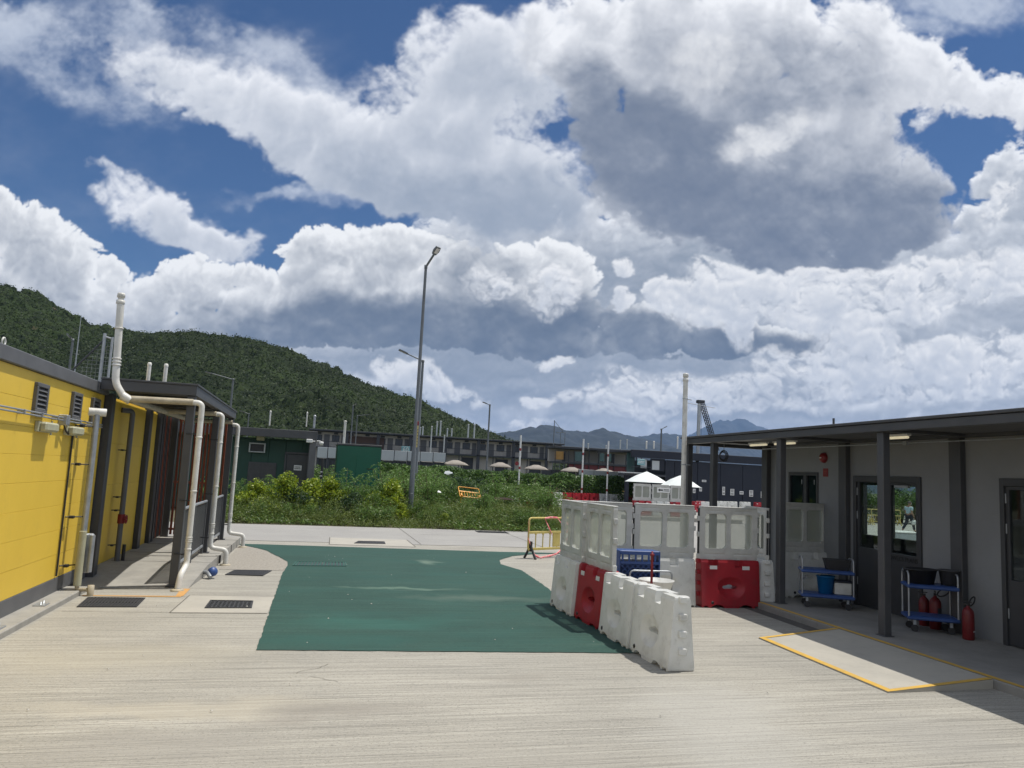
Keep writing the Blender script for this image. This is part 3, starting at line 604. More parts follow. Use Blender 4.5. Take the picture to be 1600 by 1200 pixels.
def louvre(y0, y1, z0, z1):
    f = MB(); x = XW; w = .05
    f.bbox(x - .01, x + .045, y0, y1, z1 - w, z1); f.bbox(x - .01, x + .045, y0, y1, z0, z0 + w); f.bbox(x - .01, x + .045, y0, y0 + w, z0 + w, z1 - w); f.bbox(x - .01, x + .045, y1 - w, y1, z0 + w, z1 - w)
    fr = f.build('vent_frame', M['mid_grey'], yb)
    bk = MB(); bk.box(x - .01, x + .006, y0 + w, y1 - w, z0 + w, z1 - w); bk.build('vent_back', M['black'], fr)
    n = 5
    for i in range(n):
        zc = z0 + w + (z1 - z0 - 2 * w) * (i + .5) / n; sb = MB(); q = (z1 - z0 - 2 * w) / n * .5
        sb.add([(x + .008, y0 + w, zc + q * .6), (x + .040, y0 + w, zc - q * .6), (x + .040, y1 - w, zc - q * .6), (x + .008, y1 - w, zc + q * .6), (x + .008, y0 + w, zc + q * .6 - .008), (x + .040, y0 + w, zc - q * .6 - .008), (x + .040, y1 - w, zc - q * .6 - .008), (x + .008, y1 - w, zc + q * .6 - .008)],
               [(0, 1, 2, 3), (4, 7, 6, 5), (0, 4, 5, 1), (3, 2, 6, 7), (1, 5, 6, 2), (0, 3, 7, 4)])
        sb.build('slat', M['mid_grey'], fr)
louvre(10.33, 10.76, 2.46, 2.84); louvre(11.79, 12.20, 2.46, 2.86); louvre(12.76, 13.16, 2.46, 2.86)
kb = MB(); kb.bbox(XW - .2, -3.07, 1.0, 12.62, -.03, .075, .012); setting('kerb', kb, M['kerb'])
# steel bracket plates bolted on the plinth
pl0 = None
for (y, lab) in ((11.05, 'small galvanised base plate with bolts on the yellow wall plinth, nearer the white pipe'), (9.62, 'small galvanised base plate with bolts at the left photo edge on the plinth')):
    t = thing('base_plate', lab, 'metal plate', (-3.2, y, .075)); q = MB(); q.bbox(-.07, .07, -.10, .10, 0, .014, .004); q.build('plate', M['galv'], t, True)
    for dy in (-.055, .055):
        q = MB(); q.lathe([(.0, .05), (.012, .05), (.012, .012), (.024, .012), (.024, .0)], 8, (0.01, dy)); q.build('bolt', M['galv'], t, True)
# conduit run and fittings on the wall
t = thing('electrical_conduit', 'grey steel conduit with junction boxes running along the yellow wall under the vents', 'conduit', (XW, 9, 2.45))
for dz in (-.018, .018):
    q = MB(); q.tube([(XW + .06, 5.0, 2.45 + dz), (XW + .06, 13.3, 2.45 + dz)], .011, 8); q.build('pipe', M['galv'], t)
for y in (9.0, 11.42):
    q = MB(); q.bbox(XW, XW + .11, y - .07, y + .07, 2.37, 2.51, .008); bx_ = q.build('junction_box', M['galv'], t)
    q = MB(); q.box(XW + .11, XW + .113, y - .05, y + .05, 2.39, 2.49); q.build('lid', M['galv'], bx_)
for y in (5.6, 6.8, 8.0, 9.9, 10.5, 11.1, 12.1, 12.7):
    q = MB(); q.bbox(XW, XW + .085, y - .012, y + .012, 2.42, 2.48, .003); q.build('clip', M['galv'], t)
q = MB(); q.tube(pipepath([(XW + .05, 11.45, 2.38), (XW + .05, 11.55, 2.30), (XW + .06, 11.66, 2.26)], .04), .012, 8); q.build('flexible_drop', M['black'], t)
for (y0, lab) in ((10.50, 'beige bulkhead lamp box on the yellow wall below the first vent'), (11.62, 'beige bulkhead lamp box on the yellow wall nearest the capped pipe')):
    t = thing('bulkhead_lamp', lab, 'wall lamp', (XW, y0 + .25, 2.3)); q = MB(); q.bbox(XW, XW + .05, y0, y0 + .52, 2.245, 2.375, .01); q.build('backplate', M['box_beige'], t)
    q = MB(); q.bbox(XW + .05, XW + .135, y0 + .02, y0 + .50, 2.255, 2.37, .022); q.build('cover', M['box_beige'], t)
    q = MB(); q.tube([(XW + .03, y0 + .53, 2.40), (XW + .03, y0 + .53, 2.22)], .010, 6); q.build('cable_gland', M['galv'], t)
# grey capped soil pipe in front of the corner
t = thing('capped_pipe', 'grey vertical pipe with a white tee cap standing at the corner of the yellow wall', 'pipe', (-3.14, 12.35, 0))
q = MB(); q.tube([(-3.14, 12.35, .55), (-3.14, 12.35, 2.58)], .044, 16); q.build('pipe', M['galv'], t)
q = MB(); q.tube([(-3.25, 12.32, 2.62), (-3.03, 12.40, 2.62)], .058, 16); q.build('tee_cap', M['pvc'], t)
q = MB(); q.tube([(-3.12, 12.25, .14), (-3.12, 12.25, .90)], .052, 16); q.build('sleeve', M['box_beige'], t)
q = MB(); q.bbox(-3.20, -3.0, 12.34, 12.42, .30, .86, .02); q.tube([(-3.00, 12.30, .32), (-3.00, 12.30, .84)], .035, 10); q.build('meter_box', M['galv'], t)
q = MB(); q.tube(pipepath([(-3.12, 12.25, .16), (-3.12, 12.25, .085), (-2.95, 12.22, .085), (-2.93, 12.22, .0)], .04), .028, 10); q.lathe([(.0, .15), (.045, .15), (.045, -.0)], 12, (-2.93, 12.22)); q.build('foot_elbow', M['pvc_dusty'], t)
for z in (.42, 1.1, 1.85, 2.4):
    q = MB(); q.tube([(XW, 12.15, z), (-3.15, 12.33, z)], .010, 6); q.bbox(-3.30, -3.24, 12.14, 12.22, z - .02, z + .02); q.build('bracket', M['black'], t)
q = MB(); q.tube([(XW + .02, 12.0, .3), (XW + .02, 12.0, 2.35)], .014, 6); tag(q.build('thin_conduit', M['black']), 'thin dark vertical conduit on the yellow wall beside the capped pipe', 'conduit')

# ---------------- porch: slab, canopy, posts, railing, gate
sl_ = MB()
pr = [(12.95, .0), (14.45, .17), (20.0, .17)]
x0, x1 = XW - .3, [-1.74, -1.66, -1.585]
vs = []
for (y, z), xe in zip(pr, x1): vs += [(x0, y, z), (xe, y, z), (x0, y, -.05), (xe, y, -.05)]
sl_.add(vs, [(0, 1, 5, 4), (4, 5, 9, 8), (1, 3, 7, 5), (5, 7, 11, 9), (0, 2, 3, 1), (8, 9, 11, 10)])
setting('porch_slab', sl_, M['kerb'])
q = MB()
for y in (15.98, 18.0): q.box(-1.70, -1.60, y - .006, y + .006, .02, .176)
for y in (14.9, 16.3, 17.9): q.box(-3.3, -1.66, y - .004, y + .004, .168, .1735)
setting('porch_joints', q, M['black'])
q = MB(); q.add([(-3.04, 12.20, .006), (-1.72, 12.17, .006), (-1.72, 12.25, .006), (-3.04, 12.26, .006)], [(0, 1, 2, 3)]); q.add([(-1.80, 12.255, .0065), (-1.70, 12.252, .0065), (-1.70, 12.93, .0065), (-1.84, 12.93, .0065)], [(0, 1, 2, 3)])
setting('painted_line', q, M['org_line'])
ca = thing('canopy', 'dark grey steel porch canopy on three posts beside the yellow building', 'canopy', (-1.98, 13.1, 0))
q = MB(); q.bbox(XW + .05, -1.90, 13.0, 13.14, 3.01, 3.17, .006); q.bbox(XW + .05, -1.88, 12.98, 13.16, 3.17, 3.20, .004); q.build('front_beam', M['dark_grey'], ca)
q = MB(); q.bbox(-2.02, -1.90, 13.145, 19.4, 3.01, 3.17, .006); q.bbox(-2.04, -1.88, 13.165, 19.42, 3.17, 3.20, .004); q.build('side_beam', M['dark_grey'], ca)
q = MB(); q.box(XW + .05, -2.03, 13.17, 19.4, 3.09, 3.13); q.build('roof_sheet', M['dark_grey'], ca)
for y in (14.6, 16.4, 17.9, 19.2):
    q = MB(); q.bbox(XW + .06, -2.03, y - .04, y + .04, 3.01, 3.085); q.build('cross_beam', M['dark_grey'], ca)
for y in (13.10, 16.4, 19.2):
    q = MB(); q.bbox(-2.04, -1.915, y - .06, y + .06, .0 if y < 14 else .17, 3.008, .008); pc = q.build('post', M['dark_grey'], ca)
    q = MB(); q.bbox(-2.08, -1.875, y - .10, y + .10, .02 if y < 14 else .17, .035 if y < 14 else .185, .003); q.build('foot_plate', M['dark_grey'], pc)
ra = thing('railing', 'dark grey railing with mesh panels between the porch posts', 'railing', (-2.0, 16, .17))
for (y0, y1) in ((13.25, 16.28), (16.52, 19.08)):
    q = MB(); q.tube([(-2.0, y0, 1.19), (-2.0, y1, 1.19)], .027, 10); q.build('handrail', M['galv'], ra)
    q = MB(); q.bbox(-2.02, -1.98, y0, y1, .30, .345, .004); q.build('bottom_rail', M['galv'], ra)
    m_ = (y0 + y1) / 2
    for y in (y0 + .04, m_, y1 - .04):
        q = MB(); q.bbox(-2.025, -1.975, y - .02, y + .02, .10, 1.17, .004); q.build('baluster', M['mid_grey'], ra)
    q = MB(); n = int((y1 - y0) / .05)
    for i in range(n): y = y0 + .06 + i * (y1 - y0 - .12) / n; q.box(-2.004, -1.996, y, y + .030, .35, 1.15)
    for z in np.arange(.36, 1.14, .055): q.box(-2.0095, -2.0045, y0 + .06, y1 - .06, z, z + .012)
    q.build('mesh_panel', M['dark_grey'], ra)
ga = thing('slatted_gate', 'red oxide steel gate of tall vertical slats at the far end of the porch', 'gate', (-2.8, 19.62, .17))
xs = np.linspace(-3.14, -2.12, 13)
for i, x in enumerate(xs):
    q = MB(); q.bbox(x - .026, x + .026, 19.60, 19.64, .22, 2.98, .004); q.build('slat', M['gate_red'], ga)
q = MB(); q.bbox(-3.345, -3.19, 19.50, 19.66, .17, 2.98, .004); q.build('solid_panel', M['dark_grey'], ga)
for z in (.32, 1.42, 2.9):
    q = MB(); q.bbox(-3.36, -2.09, 19.645, 19.675, z, z + .05, .004); q.build('rail', M['gate_red'], ga)
g2 = thing('slatted_screen', 'second red slatted screen along the wall side of the porch passage', 'screen', (XW + .1, 19, .17))
for i in range(6):
    y = 18.5 + i * .16; q = MB(); q.bbox(XW + .02, XW + .06, y, y + .06, .22, 2.95, .004); q.build('slat', M['gate_red' if i % 3 == 1 else 'dark_grey'], g2)
# dark pipe with red valve wheel
t = thing('valve_pipe', 'dark standpipe with a small red valve wheel against the porch wall', 'pipe', (-3.2, 14.8, .17))
q = MB(); q.tube(pipepath([(XW, 14.72, 2.80), (-3.2, 14.85, 2.80), (-3.2, 14.85, .17)], .07), .045, 14); q.build('pipe', M['mid_grey'], t)
for z in (.45, 1.05, 1.28, 2.1):
    q = MB(); q.tube([(XW, 14.75, z), (-3.2, 14.85, z)], .010, 6); q.bbox(-3.30, -3.25, 14.70, 14.78, z - .015, z + .015); q.build('bracket', M['black'], t)
q = MB(); q.lathe([(.062, 0), (.062, .16)], 14, (-3.2, 14.85)); q.v = [(x, y, z + .82) for x, y, z in q.v]; q.build('valve_body', M['red_paint'], t)
q = MB()
ring = [(-3.10 , 14.76 + .07 * math.cos(a), .90 + .07 * math.sin(a)) for a in np.linspace(0, 2 * math.pi, 17)]
q.tube(ring, .010, 6, False); q.tube([(-3.10, 14.69, .90), (-3.10, 14.83, .90)], .007, 5); q.tube([(-3.10, 14.76, .83), (-3.10, 14.76, .97)], .007, 5); q.tube([(-3.20, 14.83, .90), (-3.10, 14.76, .90)], .012, 6); q.build('valve_wheel', M['red_paint'], t)
q = MB(); q.tube([(-3.12, 14.92, .17), (-3.12, 14.92, .45)], .03, 8); q.build('stub', M['black'], t)
# white vent stack with its runs under the canopy, and three rainwater pipes
st = thing('vent_stack', 'tall white vent stack rising above the porch with pipe runs under the canopy', 'vent pipe', (-3.08, 12.96, 2.9))
q = MB(); q.tube(pipepath([(-3.13, 12.92, 4.40), (-3.08, 12.92, 3.12), (-2.93, 12.92, 2.90)], .10, 6), .054, 18); q.build('stack', M['pvc'], st)
for z in (3.40, 3.45, 3.50, 3.98):
    q = MB(); q.lathe([(.057, -.012), (.067, -.010), (.067, .010), (.057, .012)], 18, (-3.13 + (4.40 - z) * .039, 12.92)); q.v = [(x, y, zz + z) for x, y, zz in q.v]; q.build('collar', M['pvc'], st)
q = MB(); q.lathe([(.0, .13), (.05, .13), (.058, .11), (.058, .06), (.04, .055), (.04, .02), (.064, .015), (.064, -.04), (.058, -.045)], 18, (-3.133, 12.92)); q.v = [(x, y, zz + 4.41) for x, y, zz in q.v]; q.build('cowl', M['pvc'], st)
q = MB(); q.tube([(-2.96, 12.92, 2.93), (-2.84, 12.93, 2.86)], .066, 16); q.build('elbow_socket', M['pvc'], st)
q = MB(); q.tube([(-2.88, 12.93, 2.885), (-1.93, 12.95, 2.90)], .052, 14); q.build('front_run', M['pvc_dusty'], st)
q = MB(); q.tube([(-2.84, 12.96, 2.87), (-2.78, 18.8, 2.88)], .05, 12); q.build('long_run', M['pvc_dusty'], st)
for y in (15.7, 18.75):
    q = MB(); q.tube([(-2.80, y, 2.885), (-1.90, y, 2.90)], .046, 12); q.build('branch_run', M['pvc_dusty'], st)
def downpipe(label, y, xt, path, hooks, ztop=2.90):
    t = thing('rainwater_pipe', label, 'rainwater pipe', (xt, y, 0), group='white rainwater pipes on the porch posts')
    q = MB(); q.tube(pipepath([(-1.93, y, ztop), (xt, y, ztop), (xt, y, .60)], .085, 6), .045, 16); q.build('upper_pipe', M['pvc'], t)
    q = MB(); q.tube(pipepath(path, .085, 6), .045, 16); q.build('foot_bend', M['pvc'], t)
    for z in (.60, .72, .75, .78, 2.35, 1.5):
        q = MB(); q.lathe([(.044, -.014), (.052, -.010), (.052, .010), (.044, .014)], 16, (xt, y)); q.v = [(a, b_, c + z) for a, b_, c in q.v]; q.build('collar', M['pvc'], t)
    for z in hooks:
        q = MB(); q.tube([(-2.0, y + .02, z), (xt, y, z)], .009, 6); q.bbox(xt - .09, xt - .05, y - .03, y + .03, z - .012, z + .012); q.build('bracket', M['black'], t)
    q = MB(); x_, y_ = path[-1][0], path[-1][1]; q.lathe([(.10, path[-1][2] - .0), (.10, path[-1][2] + .02), (.055, path[-1][2] + .035)], 14, (x_, y_)); q.build('ground_collar', M['pvc_dusty'], t)
downpipe('nearest white rainwater pipe, ending in a forward bend at the orange line', 13.0, -1.80, [(-1.80, 13.0, .60), (-1.80, 13.0, .36), (-1.84, 12.78, .24), (-1.86, 12.74, .0)], (.52, 1.35, 2.4))
downpipe('middle white rainwater pipe, stepping over the porch kerb beside the black grate', 15.85, -1.80, [(-1.80, 15.85, .60), (-1.80, 15.85, .33), (-1.50, 15.85, .29), (-1.50, 15.85, .0)], (.52, 1.35, 2.4), 2.90)
downpipe('farthest white rainwater pipe at the green pad corner', 19.15, -1.80, [(-1.80, 19.15, .60), (-1.80, 19.15, .33), (-1.46, 19.15, .29), (-1.46, 19.15, .0)], (.52, 1.35), 2.86)
for i, x in enumerate((-3.02, -2.74)):
    t = thing('roof_vent_pipe', ('left' if i == 0 else 'right') + ' one of two short white vent pipes rising behind the canopy beam', 'vent pipe', (x, 14.9, 3.1))
    q = MB(); q.tube([(x, 14.9, 3.12), (x, 14.9, 3.66)], .034, 10); q.build('pipe', M['pvc'], t)
    q = MB(); q.lathe([(0, .05), (.028, .045), (.038, .02), (.038, -.01)], 12, (x, 14.9)); q.v = [(a, b_, c + 3.66) for a, b_, c in q.v]; q.build('cap', M['pvc'], t)
# hose end with blue cap by the porch step
t = thing('capped_hose', 'grey hose stub with a round blue cap leaning on the porch step', 'hose', (-1.55, 14.05, 0))
q = MB(); q.tube([(-1.70, 14.15, .10), (-1.60, 14.06, .10), (-1.54, 13.98, .035)], .035, 10); q.build('hose', M['galv'], t)
q = MB(); q.lathe([(.0, .055), (.06, .05), (.078, .02), (.078, -.05), (.05, -.055)], 16)
R_ = Euler((math.radians(70), 0, math.radians(35))).to_matrix(); q.v = [tuple(R_ @ Vector(v) + Vector((-1.52, 14.10, .115))) for v in q.v]; q.build('cap', M['blue_plastic'], t)
t = thing('roof_ring', 'small white lifting ring on the roof edge at the left photo border', 'ring', (XW - .02, 9.32, 3.17))
q = MB(); q.tube([(XW - .02, 9.32 + .045 * math.cos(a), 3.17 + .045 * math.sin(a)) for a in np.linspace(0, 2 * math.pi, 15)], .010, 6, False); q.build('ring', M['pvc'], t)
q = MB(); q.box(XW - .05, XW + .01, 9.29, 9.35, 3.131, 3.14); q.build('ring_base', M['galv'], t)

# ================================================================== GREY BUILDING (right), own frame: x = outwards to the right, y = away
RA = math.radians(-2.0); RO = Vector((7.307, 0, 0))
RMAT = Matrix.Translation(RO) @ Matrix.Rotation(RA, 4, 'Z')
def RW(v, u, z=0): return RMAT @ Vector((v, u, z))
def tw(mb): mb.v = [tuple(RMAT @ Vector(p)) for p in mb.v]; return mb
d = MB(); d.bbox(-.38, 4.2, .5, 15.3, -.03, .10, .012); setting('deck', tw(d), M['deck'])
d = MB(); d.box(-.62, -.392, 9.6, 15.3, -.03, .0035); setting('drain_channel', tw(d), mat('channel_dirt', (.10, .095, .085), .95))
d = MB(); d.add([(-1.75, 6.70, .012), (-1.72, 9.21, .012), (-.385, 9.45, .098), (-.385, 6.80, .098), (-1.75, 6.70, -.02), (-1.72, 9.21, -.02), (-.385, 9.45, -.02), (-.385, 6.80, -.02)], [(0, 3, 2, 1), (0, 4, 7, 3), (1, 2, 6, 5), (0, 1, 5, 4)])
setting('ramp', tw(d), M['smooth'])
def onramp(v): return .012 + (v + 1.75) / (1.365) * .086 + .004
d = MB()
def rs(v0, u0, v1, u1, v2, u2, v3, u3): d.add([(v0, u0, onramp(v0)), (v1, u1, onramp(v1)), (v2, u2, onramp(v2)), (v3, u3, onramp(v3))], [(0, 1, 2, 3)])
rs(-1.748, 6.702, -1.67, 6.704, -1.64, 9.222, -1.718, 9.208); rs(-1.669, 6.704, -.386, 6.802, -.386, 6.872, -1.668, 6.774); rs(-1.639, 9.152, -.386, 9.378, -.386, 9.448, -1.638, 9.222)
d.sheet([(-.37, .6), (-.29, .6), (-.29, 15.2), (-.37, 15.2)], .104)
setting('yellow_edge_paint', tw(d), M['ylw_line'])

gb = thing('modular_building', 'grey modular building with dark steel columns, overhanging roof and glazed doors, right of the yard', 'building', RO, RA)
VW = 1.40
def wallpieces(v0, v1, u0, u1, z0, z1, holes, m, name):
    """wall between u0..u1 with rectangular openings (ua, ub, za, zb)"""
    q = MB(); cuts = sorted(holes); u = u0
    for ua, ub, za, zb in cuts:
        q.box(v0, v1, u, ua, z0, z1)
        if za > z0: q.box(v0, v1, ua, ub, z0, za)
        q.box(v0, v1, ua, ub, zb, z1); u = ub
    q.box(v0, v1, u, u1, z0, z1); return q.build(name, m, gb, True)
wallpieces(VW, VW + .04, .6, 14.1, .10, 2.85, [(6.9, 8.42, .10, 2.28), (9.86, 11.44, .10, 2.28), (12.46, 13.42, 1.0, 2.33)], M['wall_grey'], 'front_wall')
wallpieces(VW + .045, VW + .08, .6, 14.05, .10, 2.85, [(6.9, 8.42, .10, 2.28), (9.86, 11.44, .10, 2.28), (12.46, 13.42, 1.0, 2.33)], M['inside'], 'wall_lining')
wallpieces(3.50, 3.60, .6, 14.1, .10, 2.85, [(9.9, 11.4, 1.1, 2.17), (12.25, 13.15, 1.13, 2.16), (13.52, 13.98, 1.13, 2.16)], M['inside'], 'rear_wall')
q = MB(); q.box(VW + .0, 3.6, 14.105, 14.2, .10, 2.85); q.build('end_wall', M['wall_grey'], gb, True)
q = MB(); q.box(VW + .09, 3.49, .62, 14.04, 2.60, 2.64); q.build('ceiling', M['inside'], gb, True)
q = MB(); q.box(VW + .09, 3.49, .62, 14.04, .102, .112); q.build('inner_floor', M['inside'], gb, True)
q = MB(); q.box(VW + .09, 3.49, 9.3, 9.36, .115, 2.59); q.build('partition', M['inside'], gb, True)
for (a, c) in ((9.0, 9.21), (11.54, 11.74), (14.08, 14.28), (6.4, 6.6), (3.9, 4.1)):
    q = MB(); q.bbox(VW - .10, VW - .002, a, c, .10, 2.85, .006); q.build('wall_post', M['dark_grey'], gb, True)
for u in (3.9, 6.42, 8.94, 11.46, 13.87, 15.0):
    q = MB(); q.bbox(-.055, .055, u - .065, u + .065, .10, 2.84, .006); c_o = q.build('column', M['dark_grey'], gb, True)
    q = MB(); q.bbox(-.08, .08, u - .09, u + .09, .10, .110, .003); q.build('foot_plate', M['dark_grey'], c_o, True)
q = MB(); q.bbox(-.12, -.02, .5, 15.12, 2.845, 2.955, .006); q.build('fascia', M['dark_grey'], gb, True)
q = MB(); q.bbox(-.15, 3.9, .48, 15.15, 2.96, 3.0, .006); q.build('roof_edge', M['dark_grey'], gb, True)
q = MB(); q.box(-.015, 3.8, .55, 14.98, 2.90, 2.955); q.build('soffit', M['soffit'], gb, True)
q = MB(); q.bbox(0, 3.85, 15.0, 15.11, 2.83, 2.955, .005); q.build('end_beam', M['dark_grey'], gb, True)
for u in (1.4, 3.9, 6.42, 8.94, 11.46, 13.87):
    q = MB(); q.bbox(-.015, VW - .01, u - .05, u + .05, 2.855, 2.895, .004); q.build('cross_beam', M['dark_grey'], gb, True)
q = MB(); q.bbox(VW - .10, VW - .003, .6, 14.3, 2.852, 2.898, .004); q.build('wall_beam', M['dark_grey'], gb, True)
def door(u0, u1, z1, panes, two=True):
    q = MB(); w = .07; v0, v1 = VW - .03, VW + .07
    q.bbox(v0, v1, u0 + .002, u0 + w, .102, z1 - .002, .004); q.bbox(v0, v1, u1 - w, u1 - .002, .102, z1 - .002, .004); q.bbox(v0, v1, u0 + w, u1 - w, z1 - .10, z1 - .002, .004)
    dr = q.build('door_frame', M['door_grey'], gb, True)
    us = [(u0 + w + .004, (u0 + u1) / 2 - .003), ((u0 + u1) / 2 + .003, u1 - w - .004)] if two else [(u0 + w, u1 - w)]
    for (a, c), (pa, pb, za, zb) in zip(us, panes):
        q = MB(); va, vb = VW + .0, VW + .045
        q.box(va, vb, a, pa, .115, z1 - .104); q.box(va, vb, pb, c, .115, z1 - .104); q.box(va, vb, pa, pb, .115, za); q.box(va, vb, pa, pb, zb, z1 - .104)
        lf = q.build('door_leaf', M['door_grey'], dr, True) if False else None
        q2 = q.build('door', M['door_grey'], gb, True)
        g_ = MB(); g_.box(VW + .02, VW + .026, pa, pb, za, zb); g_.build('glass', M['glass_clear'], q2, True)
        h = MB(); h.bbox(VW - .035, VW - .0, (c - .10) if a == us[0][0] else (a + .05), (c - .05) if a == us[0][0] else (a + .10), 1.0 - .0, 1.03, .004); h.build('handle', M['galv'], q2, True)
        for zz in (.45, 1.55, 1.95):
            k = MB(); uu = a - .002 if a == us[0][0] else c - .018; k.bbox(VW - .012, VW + .0, uu, uu + .02, zz, zz + .13, .003); k.build('hinge', M['galv'], q2, True)
    return dr
door(9.86, 11.44, 2.28, [(9.99, 10.54, 1.06, 2.14), (10.72, 11.31, 1.08, 2.19)])
door(6.9, 8.42, 2.28, [(7.03, 7.55, .95, 2.13), (7.72, 8.29, .95, 2.13)])
cl = MB(); cl.bbox(VW - .05, VW - .0, 10.1, 10.4, 2.10, 2.14, .004); cl.build('door_closer', M['galv'], gb, True)
q = MB(); v0, v1 = VW - .02, VW + .05
for a, c, e, f_ in ((12.462, 13.418, 2.27, 2.328), (12.462, 13.418, 1.002, 1.05), (12.462, 12.51, 1.05, 2.27), (13.37, 13.418, 1.05, 2.27), (12.82, 12.91, 1.05, 2.27)): q.bbox(v0, v1, a, c, e, f_, .004)
wf = q.build('window_frame', M['door_grey'], gb, True)
for a, c in ((12.512, 12.818), (12.912, 13.368)):
    q = MB(); q.box(VW + .012, VW + .018, a, c, 1.052, 2.268); q.build('pane', M['glass_dark'], wf, True)
    q = MB(); q.bbox(VW - .035, VW - .02, a + .03, a + .045, 2.10, 2.19, .003); q.build('catch', M['galv'], wf, True)
for a, c in ((12.25, 13.15), (13.52, 13.98)):
    q = MB(); q.box(3.54, 3.546, a, c, 1.13, 2.16); q.build('rear_pane', M['glass_clear'], gb, True)
lt = text('lettering', 'GWLC5 PLANS', .095, M['sign_ink'], gb, (VW - .004, 10.27, .985), (math.radians(90), 0, math.radians(-90)))

# alarm bell, red sign, strip lights, notices
def rthing(name, label, cat, v, u, z, group=None): return thing(name, label, cat, RW(v, u, z), RA, group)
t = rthing('alarm_bell', 'round red fire alarm bell high on the grey wall', 'alarm bell', VW, 12.28, 2.60)
R_y = Matrix.Rotation(math.radians(-90), 4, 'Y')
q = MB(); q.lathe([(0, .085), (.05, .08), (.085, .05), (.095, .02), (.095, .0)], 24); q.v = [tuple(R_y @ Vector(p)) for p in q.v]; q.build('gong', M['red_paint'], t, True)
q = MB(); q.bbox(-.03, -.001, -.06, .06, -.07, .09, .006); q.build('backbox', M['red_paint'], t, True)
q = MB(); q.bbox(-.095, -.085, -.03, .03, -.012, .008, .002); q.build('badge', M['sticker'], t, True)
t = rthing('wall_sign', 'small square red sign below the alarm bell', 'sign', VW, 12.24, 2.33)
q = MB(); q.bbox(-.008, -.001, -.075, .075, -.075, .075, .002); q.build('plate', M['red_paint'], t, True)
q = MB(); q.box(-.011, -.0085, -.045, .045, .015, .022); q.box(-.011, -.0085, -.03, .03, -.015, -.008); q.build('print_lines', M['gate_red'], t, True)
for (a, c, lab) in ((13.10, 13.75, 'lit strip light under the canopy beyond the second column'), (12.15, 12.86, 'lit strip light under the canopy right behind the second column'), (9.30, 9.86, 'lit strip light under the canopy behind the nearest column')):
    t = rthing('strip_light', lab, 'strip light', .72, (a + c) / 2, 2.85, 'strip lights under the right canopy')
    h = (c - a) / 2; q = MB(); q.bbox(-.04, .04, -h, h, -.0, .035, .005); q.build('housing', M['white_paint'], t, True)
    q = MB(); q.tube([(0, -h + .02, -.02), (0, h - .02, -.02)], .018, 8); q.build('tube', M['lampglow'], t, True)
t = rthing('conduit_run', 'thin grey conduit along the wall top under the right canopy', 'conduit', VW - .13, 7, 2.80)
q = MB(); q.tube([(0, -6, 0), (0, 7.2, 0)], .012, 6); q.build('pipe', M['galv'], t, True)
q = MB(); q.bbox(-.02, .02, 3.0, 3.08, -.03, .03, .004); q.build('junction_box', M['galv'], t, True)
t = rthing('door_notice', 'white paper notice inside the glass of the rightmost door', 'notice', VW + .012, 7.86, 1.32)
q = MB(); q.box(-.003, .003, -.06, .06, -.14, .14); q.build('paper', M['white_paint'], t, True)
for i, z in enumerate((.08, .04, 0, -.04)):
    q = MB(); q.box(-.0045, -.0032, -.04, .04 - .01 * i, z - .006, z + .006); q.build('print_line', M['sign_ink'], t, True)
# white standpipe at the end of the building and small roof pipes
t = rthing('standpipe', 'tall white pipe standing beside the end column of the grey building', 'vent pipe', -.24, 14.75, 0)
q = MB(); q.tube([(0, 0, 0), (0, 0, 4.25)], .052, 16); q.build('pipe', M['pvc'], t, True)
q = MB(); q.lathe([(0, 4.36), (.05, 4.35), (.06, 4.33), (.06, 4.27), (.045, 4.265), (.045, 4.24), (.062, 4.235), (.062, 4.18), (.052, 4.175)], 16); q.build('cowl', M['pvc'], t, True)
for z in (1.5, 2.4, 3.8):
    q = MB(); q.tube([(0, 0, z), (.2, .12, z)], .009, 6); q.lathe([(.051, z - .012), (.058, z - .01), (.058, z + .01), (.051, z + .012)], 16); q.build('bracket', M['galv'], t, True)
q = MB(); q.tube([(0, 0, 3.72), (.75, .1, 3.66)], .006, 5); q.build('stay_wire', M['galv'], t, True)
t = rthing('roof_pipe', 'pair of thin dark pipes rising from the roof of the grey building', 'vent pipe', 2.6, 13.7, 3.0)
q = MB(); q.tube([(0, 0, 0), (0, 0, .50)], .024, 10); q.build('tall_pipe', M['dark_grey'], t, True)
q = MB(); q.tube([(-.055, -.02, 0), (-.055, -.02, .22)], .018, 8); q.build('short_pipe', M['dark_grey'], t, True)
t = rthing('cable_reel', 'coiled black cable hanging under the far end of the canopy', 'cable', .55, 14.5, 2.62)
for k in range(3):
    q = MB(); r_ = .10 - .015 * k; q.tube([(r_ * math.cos(a), .02 * k, r_ * math.sin(a) * 1.15) for a in np.linspace(0, 2 * math.pi, 19)], .009, 6, False); q.build('coil', M['black'], t, True)
q = MB(); q.tube([(0, 0, .11), (0, 0, .27)], .006, 5); q.build('hook', M['galv'], t, True)

